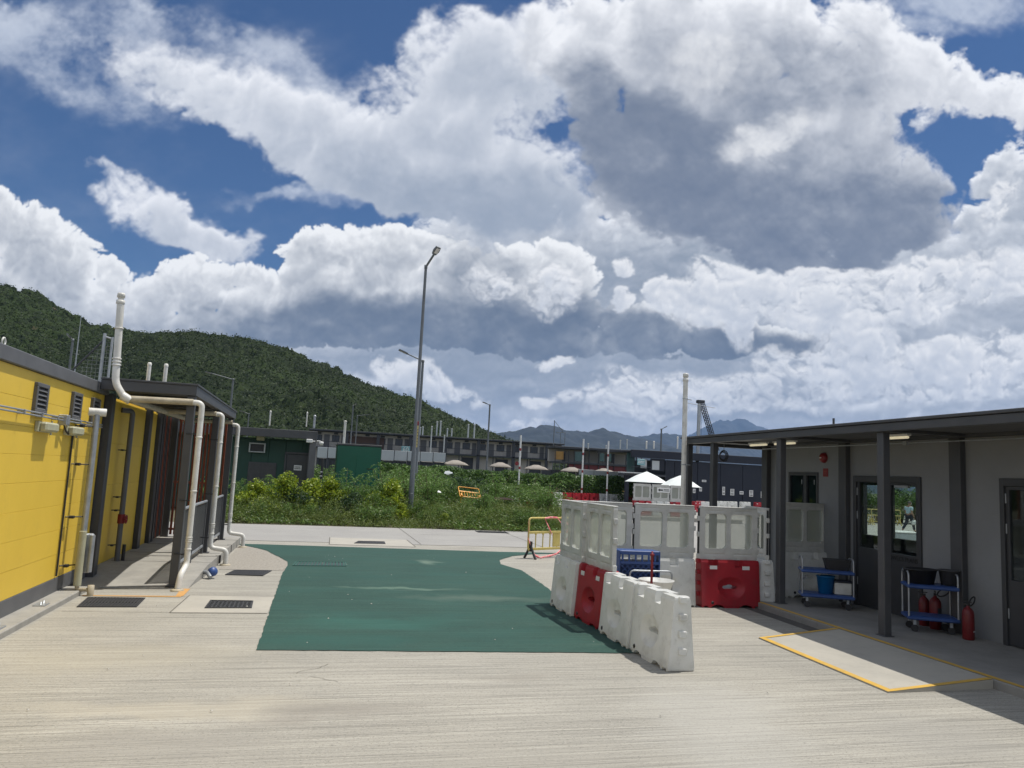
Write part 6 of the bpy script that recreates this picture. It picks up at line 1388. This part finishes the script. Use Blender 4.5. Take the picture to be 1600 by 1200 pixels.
for a_ in range(8): RB2('lower_post', 866 + a_ * 7.5, 867.3 + a_ * 7.5, 728, 745, 'far_dark', 1, 1.2)
RB2('base_wall', 850, 1004, 737, 752, 'far_dark', 1.3, 1.6)
# dark navy block
YN = 57.5; nx0, nx1 = aty(988, 700, YN).x, aty(1330, 700, YN).x; zn = 4.55
nb_ = thing('navy_block', 'long dark navy building beyond the end of the grey building, small signs on its wall', 'building', ((nx0 + nx1) / 2, YN, 0))
def NB(name, x0, x1, y0, y1, z0, z1, m, p=None): return bxp(name, x0, x1, YN + y0, YN + y1, z0, z1, M[m], p or nb_, .012)
w1x = aty(1020, 700, YN).x; w2x = aty(1042, 700, YN).x
NB('core', w2x + .1, nx1, .3, 8, 0, zn - .7, 'navy'); NB('fascia', nx0, nx1, 0, .3, zn - .62, zn, 'navy'); NB('roof', nx0, nx1, .31, 8, zn - .16, zn - .06, 'navy'); NB('upper_end_wall', w1x, w2x, .3, .42, 2.9, zn - .64, 'navy')
npan = 9; xs = np.linspace(w1x, nx1, npan + 1)
for xa, xb in zip(xs, xs[1:]): NB('wall_panel', max(xa, w2x) + .02, max(xb, w2x + .5) - .02, .22, .295, .1, zn - .72, 'navy')
NB('terrace_floor', nx0 - .5, w2x, .0, 1.6, 2.45, 2.62, 'far_dark'); NB('terrace_edge', nx0 - 1.2, w1x - .4, -.6, -.02, 2.62, 2.70, 'hoard'); NB('terrace_rail', nx0, w1x, .02, .06, 3.15, 3.2, 'far_dark')
for x in (nx0 - .3, nx0 + 1.6): NB('terrace_post', x, x + .28, .4, .7, 0, 2.44, 'navy')
NB('terrace_glass', nx0 + .3, nx0 + 1.0, 1.7, 1.75, 2.64, zn - .2, 'teal_glass'); NB('window', w1x + .1, w1x + .75, .25, .29, 3.0, 3.75, 'hoard'); NB('window', w1x - .9, w1x - .35, .3, .34, 3.1, 3.8, 'hoard')
numsign('', 1002, 722, YN - .1, .66, 'small teal block sign on the terrace edge of the navy building')
def dsign(label, px, py, w, h, arrow, s=None, Y=YN + .2):
    c = aty(px, py, Y); k = Y / 1187; t = thing('direction_sign', label, 'sign', (c.x, Y, c.z)); W_, H_ = w * k / 2, h * k / 2
    q = MB(); q.bbox(-W_, W_, -.03, 0, -H_, H_, .004); q.build('plate', M['white_paint'], t, True)
    marks(t, 0, H_ * (.4 if arrow else 0), W_ * 1.4, H_ * (.9 if arrow else 1.2), 3 if arrow else (1 if h < w else 2), -.0335)
    if arrow:
        d_ = 1 if arrow == 'R' else -1; z = -H_ * .55; a_ = W_ * .8; b_ = H_ * .25
        if h < w * .5: z = 0; a_ = W_ * .36; b_ = H_ * .5; off = -W_ * .55
        else: off = 0
        q = MB(); q.prism_y([(off - a_ * d_, z - b_ * .4), (off + a_ * .2 * d_, z - b_ * .4), (off + a_ * .2 * d_, z - b_), (off + a_ * d_, z), (off + a_ * .2 * d_, z + b_), (off + a_ * .2 * d_, z + b_ * .4), (off - a_ * d_, z + b_ * .4)][::d_], -.037, -.0305); q.build('arrow', M['sign_ink'], t, True)
dsign('small blank-looking notice high on the navy wall between the columns', 1100, 751.5, 8, 3.5, None, 'WC'); dsign('small square picture sign left of the first column gap on the navy wall', 1084.5, 767, 5, 7, None, 'B1'); dsign('square sign in a white border beside the crossed red posts', 1094.5, 764.5, 5, 7, None, '2')
dsign('tall narrow sign with an arrow, leftmost right of the column', 1130.5, 767, 5, 14, 'R', '1'); dsign('sign with a red and black arrow in a rounded plate', 1144, 769, 7.5, 11, 'R', 'EXIT'); dsign('small wide notice on the navy wall', 1158.5, 770, 7.5, 5.5, None, 'TAXI'); dsign('sign with three lines and a right arrow', 1173.5, 771, 7.5, 11, 'R', 'BUS'); dsign('sign with an arrow at the right edge by the grey wall pillar', 1191, 773, 6, 11, 'R', 'P2')
# white umbrellas
def umbrella(label, px, py, Y, R_, sq=1.0, rz=0):
    c = aty(px, py, Y); t = thing('umbrella', label, 'umbrella', (c.x, Y, 0), rz); H_ = c.z; n = 8; q = MB(); vs = [(0, 0, H_)]
    for k in range(n):
        a_ = 2 * math.pi * (k + .5) / n; vs.append((R_ * .5 * math.cos(a_), R_ * .5 * math.sin(a_), H_ - .30))
    for k in range(n):
        a_ = 2 * math.pi * (k + .5) / n; vs.append((R_ * math.cos(a_), R_ * math.sin(a_), H_ - .72))
    fs = [(0, 1 + k, 1 + (k + 1) % n) for k in range(n)] + [(1 + k, 1 + n + k, 1 + n + (k + 1) % n, 1 + (k + 1) % n) for k in range(n)]
    q.add(vs, fs); o = q.build('canopy', M['umbrella'], t, True); mo = o.modifiers.new('s', 'SOLIDIFY'); mo.thickness = .01
    q = MB(); q.tube([(0, 0, 0), (0, 0, H_ + .12)], .03, 8); q.build('pole', M['dark_grey'], t, True)
    for k in range(n):
        a_ = 2 * math.pi * (k + .5) / n; q = MB(); q.tube([(0, 0, H_ - .05), (R_ * .98 * math.cos(a_), R_ * .98 * math.sin(a_), H_ - .73)], .012, 5); q.build('rib', M['galv'], t, True)
    q = MB(); q.lathe([(.35, 0), (.35, .08), (.06, .10)], 14); q.build('base', M['galv'], t, True)
umbrella('white market umbrella behind the distant screen panels, left one', 1010.5, 736.5, 47, 1.42); umbrella('white market umbrella partly behind the white standpipe', 1063, 742.5, 45, 1.30)
# far screen panels on barriers with an arrow board
Yp = 37.5
isl = MB(); isl.bbox(aty(978, 790, Yp).x, aty(978, 790, Yp).x + 6.5, Yp - .6, Yp + .6, -.01, .22, .02); setting('kerb_island', isl, M['kerb'])
for i, (c_, lab) in enumerate((('red', 'distant red water barrier under the first arrow board panel'), ('white', 'distant white water barrier under the arrow board'), ('red', 'distant red water barrier beside the white standpipe'))):
    x = aty(988, 790, Yp).x + .53 + i * 1.06
    barrier(lab, x, Yp, 0, c_, .22)
    panel(('distant screen panel left of the arrow board', 'distant screen panel carrying the arrow board', 'distant screen panel half hidden by the white standpipe')[i], x, Yp, 0, 1.0)
t = thing('arrow_board', 'white board with a black arrow pointing left on the distant screen panel', 'sign', (aty(1037, 766, Yp - .1).x, Yp - .1, aty(1037, 766, Yp - .1).z))
q = MB(); q.bbox(-.38, .38, 0, .02, -.13, .13, .004); q.build('plate', M['white_paint'], t, True); q = MB(); q.prism_y([(-.33, 0), (-.22, .08), (-.22, .035), (-.04, .035), (-.04, -.035), (-.22, -.035), (-.22, -.08)], -.006, -.001); q.build('arrow', M['sign_ink'], t, True)
marks(t, .17, 0, .32, .14, 2, -.004)
# far barrier rows
def row(pa, pb, n, cols, lab, group, z=0.0, stick=False):
    cnt = {}
    pa, pb = Vector(pa), Vector(pb); ang = math.atan2(pb.y - pa.y, pb.x - pa.x)
    for i in range(n):
        p = pa.lerp(pb, (i + .5) / n); c_ = cols[i % len(cols)]
        cnt[c_] = cnt.get(c_, 0) + 1; nth = ('first', 'second', 'third', 'fourth', 'fifth', 'sixth', 'seventh', 'eighth', 'ninth', 'tenth', 'eleventh', 'twelfth')[cnt[c_] - 1]
        barrier(f'{nth} {c_} water barrier {lab}', p.x, p.y, ang, c_, z, group=group + ', ' + c_, plain=True, s=1.0)
row((11.0, 32.2), (11.25, 45.2), 12, ['white', 'white', 'white', 'red'], 'from the near end of the line along the plot', 'barriers along the plot edge')
row((17.0, 58.3), (23.0, 62.0), 6, ['white', 'red', 'white', 'red', 'red', 'red'], 'from the left in the distant row below the hedge', 'barriers in the distant row')
row((23.0, 62.0), (30.5, 64.8), 7, ['red', 'white', 'white', 'white', 'red'], 'from the left in the distant row before the orange fence', 'barriers in the distant row')
for i, (px, Y, c_, lab) in enumerate(((1126, 54, 'white', 'white water barrier before the navy wall, left of three'), (1143, 54.6, 'white', 'white water barrier before the navy wall, beside the column gap'), (1164, 55.2, 'white', 'white water barrier before the navy wall, next to the red one'), (1186, 55.8, 'red', 'red water barrier before the navy wall at the pillar'))):
    p = aty(px, 790, Y); barrier(lab, p.x, Y, math.radians(12), c_, 0, plain=False)
for px, Y, c_, lab in ((1088, 50, 'red', 'red barrier pile end behind the first column gap'), (1098, 50.5, 'white', 'white barrier behind the first column gap'), (1094, 51.6, 'red', 'red barrier turned sideways behind the first column gap')): p = aty(px, 790, Y); barrier(lab, p.x, Y, math.radians(35 if c_ == 'red' else 5), c_, .0)
# orange fence panels behind the distant barriers
for i in range(9):
    p = aty(884, 770, 66); crowd_fence(('first', 'second', 'third', 'fourth', 'fifth', 'sixth', 'seventh', 'eighth', 'ninth')[i] + ' orange plastic fence panel from the left behind the distant barriers', p.x + .65 + i * 1.18, 66.2 + i * .25, .05, 'orange_plastic', 5, 1.12, 'orange fence panels behind the distant barriers', True, False)
# fallen orange fence, scraps, heap of red barriers
t = crowd_fence('orange plastic fence panel fallen back into the bushes', 0, 0, 0, 'orange_plastic', 8, 1.15, None, True, False); c = aty(737, 766, 31.4); t.location = (c.x, 31.4, c.z - .42); t.rotation_euler = (math.radians(-50), math.radians(4), .1); t.scale = (.8, 1, .8)
t = thing('plastic_sheet', 'crumpled pale sheet caught on the bushes right of the tall lamp post', 'plastic sheet', (aty(701, 740, 33).x, 33, aty(701, 740, 33).z))
q = MB(); q.add([(-.20, 0, 0), (.15, -.1, .02), (.20, .15, .05), (-.12, .2, .10), (0, .05, .12), (-.05, -.08, -.05)], [(0, 1, 4), (1, 2, 4), (2, 3, 4), (3, 0, 4), (0, 5, 1)]); q.build('sheet', M['hoard'], t, True).modifiers.new('s', 'SOLIDIFY').thickness = .004
t = thing('paper_scrap', 'small white scrap lying on the weeds below the pale sheet', 'litter', (aty(686, 769, 30.5).x, 30.5, aty(686, 769, 30.5).z))
q = MB(); q.add([(-.07, 0, 0), (.09, -.03, -.02), (.05, .06, .05), (-.03, .05, .07)], [(0, 1, 2), (0, 2, 3)]); q.build('paper', M['white_paint'], t, True).modifiers.new('s', 'SOLIDIFY').thickness = .003
for i, (dx, dy, rz, tx, lab) in enumerate(((0, 0, .3, 80, 'red water barrier lying flat at the left of the heap in the weeds'), (1.0, .2, -.2, 85, 'red water barrier lying flat in the middle of the heap in the weeds'), (.5, .5, .9, 78, 'red water barrier thrown on top of the heap in the weeds'))):
    c = aty(826, 790, 34); b__ = barrier(lab, c.x + dx - .3, 34 + dy, 0, 'red', .45 + .12 * i, plain=True); b__.rotation_euler = (math.radians(tx), 0, rz); b__.scale = (.8, .8, .8)
c = aty(786, 779, 33); 
t = thing('scrap_wood', 'weathered brown pallet boards lying in the weeds left of the red heap', 'boards', (c.x, 33, c.z - .05), .2)
for i in range(4): q = MB(); q.bbox(-.45 + .05 * i, .45 - .03 * i, -.25 + i * .15, -.15 + i * .15, .02 * i, .03 + .02 * i, .004); q.build('board', M['far_brown'], t, True)
# marker poles with red and white bands
for px, a_, b_, Y, lab in ((814, 680, 783, 60, 'thin red and white banded pole rising from the left of the distant barriers'), (951, 689, 775, 62, 'thin red and white banded pole rising behind the distant orange fence'), (912, 686, 735, 62, 'slim white pole behind the hedge between the banded poles')):
    t0 = aty(px, a_, Y); t = thing('marker_pole', lab, 'pole', (t0.x, Y, 0)); h = t0.z; q = MB(); q.tube([(0, 0, 0), (0, 0, h)], .075, 8); q.build('shaft', M['white_paint'], t, True)
    if 'banded' in lab:
        for z in np.arange(1.0, h, 1.5): q = MB(); q.lathe([(.076, z), (.079, z + .01), (.079, z + .2), (.076, z + .21)], 8); q.build('red_band', M['red_paint'], t, True)
    if px == 814: q = MB(); q.tube([(-.25, -.1, 2.95), (-.25, -.06, 2.95)], .16, 16); q.build('round_sign', M['red_paint'], t, True)
# lamp posts
def street_lamp(label, x, y, h, ax, ay, L_, r0=.11, r1=.06, rise=.35, head=(.55, .26), flat=False, sticker=False, z=0.0):
    t = thing('street_lamp', label, 'street lamp', (x, y, z)); n = Vector((ax, ay, 0)).normalized()
    q = MB(); q.tube([(0, 0, 0), (0, 0, h * .27), (0, 0, h * .275), (0, 0, h)], r0, 14, True, r1); q.build('pole', M['lamp_steel'], t, True)
    q = MB(); q.lathe([(r0 * 1.9, 0), (r0 * 1.9, .03), (r0 * 1.1, .04)], 12); q.build('base_flange', M['lamp_steel'], t, True)
    q = MB(); q.lathe([(0, h + .03), (r1 * 1.2, h + .02), (r1 * 1.2, h - .12), (r1, h - .13)], 12); q.build('top_collar', M['lamp_steel'], t, True)
    e = n * L_ + Vector((0, 0, h + rise)); q = MB(); q.tube([(0, 0, h - .05), tuple(e)], .035 if not flat else .045, 8); q.build('arm', M['lamp_steel'], t, True)
    d_ = (e - Vector((0, 0, h - .05))).normalized(); s_ = Vector((-n.y, n.x, 0)); u_ = d_.cross(s_); 
    if u_.z < 0: u_ = -u_
    c = e + d_ * head[0] * .45; q = MB(); vs = []
    for k, (l, w_) in enumerate(((-.5, .6), (.0, 1.0), (.5, .75))):
        for hh in (-.03, .045): 
            for sd in (-1, 1): vs.append(tuple(c + d_ * head[0] * l + s_ * head[1] * .5 * w_ * sd + u_ * hh))
    q.add(vs, [(0, 1, 5, 4), (4, 5, 9, 8), (2, 6, 7, 3), (6, 10, 11, 7), (0, 4, 6, 2), (4, 8, 10, 6), (1, 3, 7, 5), (5, 7, 11, 9), (0, 2, 3, 1), (8, 9, 11, 10)]); hd_ = q.build('lamp_head', M['lamp_steel'], t, True)
    q = MB(); k = c - u_ * .035; q.add([tuple(k + d_ * head[0] * a_ + s_ * head[1] * b_ - u_ * z_) for z_ in (0, .006) for a_, b_ in ((-.3, -.3), (.35, -.3), (.35, .3), (-.3, .3))], [(0, 1, 2, 3), (4, 7, 6, 5), (0, 4, 5, 1), (1, 5, 6, 2), (2, 6, 7, 3), (3, 7, 4, 0)]); q.build('lens', M['sticker'], hd_, True)
    if sticker:
        q = MB(); q.bbox(r0 * .5, r0 * .9, -r0 * .95, -r0 * .75, 2.9, 3.75, .005); o = q.build('number_strip', M['yellow_plastic'], t, True)
        q = MB(); q.bbox(r0 * .45, r0 * .95, -r0 * 1.0, -r0 * .74, 3.76, 3.92, .005); q.build('red_tag', M['red_paint'], t, True)
        marks(t, r0 * .72, 3.3, r0 * .25, .7, 6, -r0 * .965)
        q = MB(); q.bbox(-.05, .05, -r0 * 1.06, -r0 * .85, .6, 1.1, .006); q.build('access_door', M['lamp_steel'], t, True)
    return t
YL = 30.0; tp_ = aty(665, 415, YL); lb_ = aty(641, 808, YL); street_lamp('tallest steel lamp post, standing in the shrubs with a square lamp head', (tp_.x + lb_.x) / 2, YL, tp_.z, .62, -.8,   .42, .112, .055, .42, (.36, .30), True, True)
def lamp_px(label, px, py, Y, adx, L_, **k): p = aty(px, py, Y); return street_lamp(label, p.x, Y, p.z, adx, -.15, L_, **k)
lamp_px('second lamp post right behind the tallest one, its arm pointing left', 661, 563, 43, -1, .95, r0=.12, r1=.07, rise=.28)
lamp_px('lamp post left of the two-storey block end with a short arm pointing left', 765.5, 632, 76, -1, .35, r0=.12, r1=.08, rise=.05, head=(.5, .25))
lamp_px('lamp post beyond the porch roof with a long arm pointing left', 364.5, 592, 60, -1, 1.5, r0=.10, r1=.07, rise=.25)
lamp_px('small distant lamp post above the dark green roof with its arm left', 389, 646, 90, -1, .5, r0=.09, r1=.06, rise=.1)
lamp_px('thin distant lamp post right of the green container with no arm glow', 552, 633, 72, .5, .1, r0=.09, r1=.06, rise=.02, head=(.2, .15))
lamp_px('small distant lamp post above the block with its arm pointing right', 558.5, 649, 95, 1, .95, r0=.09, r1=.06, rise=.12)
lamp_px('distant lamp post above the terrace block with an arm pointing right', 1033.5, 670, 80, 1, .35, r0=.11, r1=.09, rise=.15, head=(.35, .2))
lamp_px('distant lamp mast with a side arm in front of the near mountain', 866.5, 657, 120, 1, .9, r0=.10, r1=.06, rise=-1.1, head=(.9, .15))
lamp_px('pale distant lamp left of a pair near the block sign 58', 876, 676, 150, -.5, .5, r0=.08, r1=.05, rise=.0); lamp_px('pale distant lamp right of a pair near the block sign 58', 883, 676, 150, -.5, .5, r0=.08, r1=.05, rise=.0)
# thin white pipes above the terrace block
for px, a_, lab in ((919, 693, 'first from the left'), (947, 696, 'second, short'), (969, 688, 'third, left of a pair'), (979.5, 687, 'fourth, right of a pair'), (1010, 690, 'fifth, with a small cross arm'), (1021.5, 690, 'sixth'), (1058.5, 683, 'last, nearest the standpipe')): vpipe('thin white pipe on the terrace roofs, ' + lab, px, a_, 701.5, 100 if px < 1000 else 58, .10 if px < 1000 else .06)
# lattice crane and masts
c = aty(1090, 692, 60); k = 60 / 1187
t = thing('crane', 'grey site crane with a mast and a lattice boom leaning on its top', 'crane', (c.x, 60, 0)); H_ = aty(1092, 629, 60).z
q = MB(); q.tube([(-.05, 0, 0), (.10, 0, H_)], .16, 8); q.build('mast', M['galv'], t, True)
q = MB(); p0 = Vector((.30, 0, H_ + .05)); p1 = Vector((aty(1112, 690, 60).x - c.x + .5, 0, aty(1112, 690, 60).z - .8)); d_ = (p1 - p0).normalized(); s_ = Vector((d_.z, 0, -d_.x)) * .17
for y in (-.15, .15): 
    for sg in (-1, 1): q.tube([tuple(p0 + s_ * sg + Vector((0, y, 0))), tuple(p1 + s_ * sg + Vector((0, y, 0)))], .035, 5)
n_ = 14
for i in range(n_):
    a_ = p0.lerp(p1, i / n_); b__ = p0.lerp(p1, (i + 1) / n_)
    for y in (-.15, .15): q.tube([tuple(a_ + s_ + Vector((0, y, 0))), tuple(b__ - s_ + Vector((0, y, 0)))], .022, 4); q.tube([tuple(a_ - s_ + Vector((0, y, 0))), tuple(b__ + s_ + Vector((0, y, 0)))], .022, 4)
    q.tube([tuple(a_ + s_ + Vector((0, -.15, 0))), tuple(a_ + s_ + Vector((0, .15, 0)))], .02, 4)
tag(q.build('boom_lattice', M['far_dark'], t, True), kind='stuff'); q = MB(); q.bbox(-.12, .52, -.22, .22, H_ - .05, H_ + .22, .02); q.build('head_sheave', M['far_dark'], t, True); q = MB(); q.tube([(.30, 0, H_), (.36, 0, 3)], .015, 4); q.build('hoist_rope', M['far_dark'], t, True)
t = thing('antenna_mast', 'thin antenna mast with stays behind the yellow building roof', 'mast', (aty(119, 560, 40).x, 40, 0)); h = aty(121, 492, 40).z
q = MB(); q.tube([(0, 0, 0), (0, 0, h * .75), (0, 0, h)], .05, 6, True, .012); q.build('shaft', M['galv'], t, True); q = MB(); q.tube([(-.12, 0, h * .78), (.12, 0, h * .78)], .01, 4); q.build('cross_arm', M['galv'], t, True)
lamp_px('round-headed floodlight pole behind the yellow building roof', 114, 530, 38, -1, .10, r0=.06, r1=.05, rise=.05, head=(.25, .22))
t = thing('netting_frame', 'grey steel frame with fine netting and a slanting strut behind the yellow building', 'frame', (aty(165, 580, 26).x, 26, 0)); X1, X2 = aty(164, 522, 26).x - t.location.x, aty(176, 527, 26).x - t.location.x; h1, h2 = aty(164, 521, 26).z, aty(176, 527, 26).z
q = MB(); q.tube([(X1, 0, 0), (X1, 0, h1)], .05, 6); q.build('post', M['galv'], t, True); q = MB(); q.tube([(X2, 0, 0), (X2, 0, h2)], .04, 6); q.build('post', M['galv'], t, True); q = MB(); q.tube([(X1, 0, h1 - .1), (X2, 0, h2 - .05)], .03, 6); q.build('top_rail', M['galv'], t, True); q = MB(); q.tube([(X1 - 1.0, 0, h1 - 1.5), (X1, 0, h1 - .2)], .03, 6); q.tube([(X1 - 1.0, 0, h1 - 1.5), (X1 - 2.6, 0, 0)], .03, 6); q.build('strut', M['far_dark'], t, True)
q = MB()
for z in np.arange(h1 - 2.2, h1 - .2, .12): q.tube([(X1 - .9 * (h1 - z) / 1.5 * .9, 0, z), (X2, 0, z)], .004, 3, False)
for i in range(10): x = X1 - .9 + (X2 - X1 + .9) * i / 9; q.tube([(x, .01, h1 - 2.3), (x, .01, h1 - .3 if x > X1 else h1 - .3 - (X1 - x) * 1.5)], .004, 3, False)
tag(q.build('netting', M['galv'], t, True), kind='stuff')

# ---------------- behind the grey building, seen through its doors: fence, shrubs, a walker
for i in range(5): crowd_fence(('first', 'second', 'third', 'fourth', 'fifth')[i] + ' yellow plastic fence panel from the left behind the grey building', 31.0 + i * 1.25, 40.6 + i * .2, .1, 'yellow_plastic', 7, 1.2, 'yellow fence panels behind the grey building', True, False)
for i in range(16):
    bush(['mid', 'feather', 'dark', 'mid2'][i % 4], 34.2 + i * .95 + rng.uniform(-.3, .3), 44 + rng.uniform(0, 2.5), rng.uniform(1.5, 1.9), 'green shrub behind the grey building, seen through its doors', group='shrubs behind the grey building')
bx_ = thing('white_bin', 'pale grey box standing on the road behind the doors', 'box', (22.6, 25.6, 0)); q = MB(); q.bbox(-.5, .5, -.4, .4, 0, .5, .04); q.build('body', M['hoard'], bx_, True); q = MB(); q.bbox(-.53, .53, -.43, .43, .505, .56, .02); q.build('lid', M['white_paint'], bx_, True)
def person(label, x, y, rz, h=1.68):
    t = thing('person', label, 'person', (x, y, 0), rz)
    def skin(name, verts, edges, radii, m, root=0, sub=2):
        me = bpy.data.meshes.new(name); me.from_pydata(verts, edges, []); o = link_mesh(name, me, None); bpy.context.view_layer.objects.active = o
        o.modifiers.new('skin', 'SKIN')
        if not me.skin_vertices: me.attributes
        for i, r in enumerate(radii): me.skin_vertices[0].data[i].radius = (r, r) if not isinstance(r, tuple) else r
        me.skin_vertices[0].data[root].use_root = True
        s = o.modifiers.new('sub', 'SUBSURF'); s.levels = sub; s.render_levels = sub
        bpy.context.view_layer.update(); ev = o.evaluated_get(bpy.context.evaluated_depsgraph_get()); nm = bpy.data.meshes.new_from_object(ev); bpy.data.objects.remove(o)
        nm.materials.clear(); nm.materials.append(m); nm.polygons.foreach_set('use_smooth', [True] * len(nm.polygons)); q = link_mesh(name, nm, t); return q
    # walking towards +x; one continuous body
    V_ = [(0, 0, .93), (.01, 0, 1.10), (.02, 0, 1.28), (.03, 0, 1.40), (.05, 0, 1.47), (.06, 0, 1.53), (.07, 0, 1.60), (.065, 0, 1.66),
          (.02, -.09, .90), (.20, -.10, .52), (.30, -.10, .12), (.42, -.11, .06), (.02, .09, .90), (-.08, .10, .50), (-.36, .10, .16), (-.30, .11, .05),
          (.03, -.17, 1.38), (-.03, -.21, 1.12), (.10, -.22, .90), (.14, -.21, .82), (.03, .17, 1.38), (.02, .22, 1.12), (.12, .22, .92), (.15, .22, .84)]
    E_ = [(0, 1), (1, 2), (2, 3), (3, 4), (4, 5), (5, 6), (6, 7), (0, 8), (8, 9), (9, 10), (10, 11), (0, 12), (12, 13), (13, 14), (14, 15), (3, 16), (16, 17), (17, 18), (18, 19), (3, 20), (20, 21), (21, 22), (22, 23)]
    R_ = [.12, .13, .135, .10, .055, .05, .095, .08, .095, .062, .045, .035, .095, .062, .045, .035, .055, .045, .035, .03, .055, .045, .035, .03]
    skin('body', V_, E_, R_, mat('skin_tone', (.42, .24, .16), .6))
    skin('shirt', [(0, 0, .98), (.01, 0, 1.12), (.02, 0, 1.28), (.03, 0, 1.40), (.03, -.18, 1.38), (-.02, -.215, 1.18), (.03, .18, 1.38), (.02, .225, 1.18)], [(0, 1), (1, 2), (2, 3), (3, 4), (4, 5), (3, 6), (6, 7)], [.155, .155, .158, .115, .075, .072, .075, .072], mat('pale_blue_shirt', (.42, .58, .66), .8))
    skin('trousers', [(0, 0, .95), (.02, -.09, .89), (.20, -.10, .52), (.29, -.10, .14), (.02, .09, .89), (-.08, .10, .50), (-.35, .10, .18)], [(0, 1), (1, 2), (2, 3), (0, 4), (4, 5), (5, 6)], [.145, .112, .082, .068, .112, .082, .068], mat('dark_trousers', (.03, .035, .05), .8))
    q = MB(); q.lathe([(0, .09), (.06, .08), (.095, .03), (.10, -.01), (.09, -.05)], 14); q.v = [(a + .06, b_, c + 1.625) for a, b_, c in q.v]; q.build('hair', mat('grey_hair', (.12, .11, .10), .9), t, True)
    q = MB(); q.bbox(.125, .178, -.062, .062, 1.525, 1.60, .018); q.build('face_mask', M['white_paint'], t, True)
    for sy in (-1, 1):
        q = MB(); q.lathe([(0, .012), (.010, .008), (.012, 0), (0, -.012)], 8); q.v = [(a + .158, b_ + sy * .035, c + 1.625) for a, b_, c in q.v]; q.build('eye', M['black'], t, True)
        q = MB(); q.lathe([(0, .03), (.015, .02), (.018, 0), (0, -.03)], 8); q.v = [(a + .06, b_ + sy * .10, c + 1.60) for a, b_, c in q.v]; q.build('ear', mat('ear_tone', (.42, .24, .16), .6), t, True)
    for (x_, y_, z_, rt) in ((.37, -.105, .0, -.1), (-.31, .105, .0, .5)):
        q = MB(); q.bbox(-.07, .17, -.045, .045, 0, .085, .025); R2 = Matrix.Rotation(rt, 3, 'Y'); q.v = [tuple(R2 @ Vector(v) + Vector((x_, y_, z_))) for v in q.v]; q.build('shoe', M['black'], t, True)
    for (hx, hy, hz) in ((.145, -.21, .79), (.155, .22, .81)):
        for k in range(4):
            q = MB(); q.tube([(hx - .02 + k * .014, hy, hz), (hx - .012 + k * .016, hy, hz - .035 - .006 * (k in (1, 2))), (hx - .0 + k * .013, hy + .012, hz - .062 - .008 * (k in (1, 2)))], .0075, 6, True, .006); q.build('finger', mat('finger_tone', (.42, .24, .16), .6), t, True)
        q = MB(); q.tube([(hx - .005, hy, hz + .02), (hx + .035, hy + .01, hz), (hx + .04, hy + .018, hz - .03)], .009, 6); q.build('thumb', mat('thumb_tone', (.42, .24, .16), .6), t, True)
    t.scale = (h / 1.72,) * 3; return t
person('person walking in a pale blue shirt and mask, seen through the glazed doors', 30.9, 34.4, math.radians(8))
bg = thing('carrier_bag', 'white carrier bag hanging from the hand of the walker', 'bag', (31.03, 34.20, .42)); q = MB(); q.bbox(-.14, .14, -.05, .05, 0, .24, .05); q.build('bag_body', M['white_paint'], bg, True); q = MB(); q.tube([(-.06, 0, .23), (0, 0, .35), (.06, 0, .23)], .008, 5); q.build('bag_handle', M['white_paint'], bg, True)
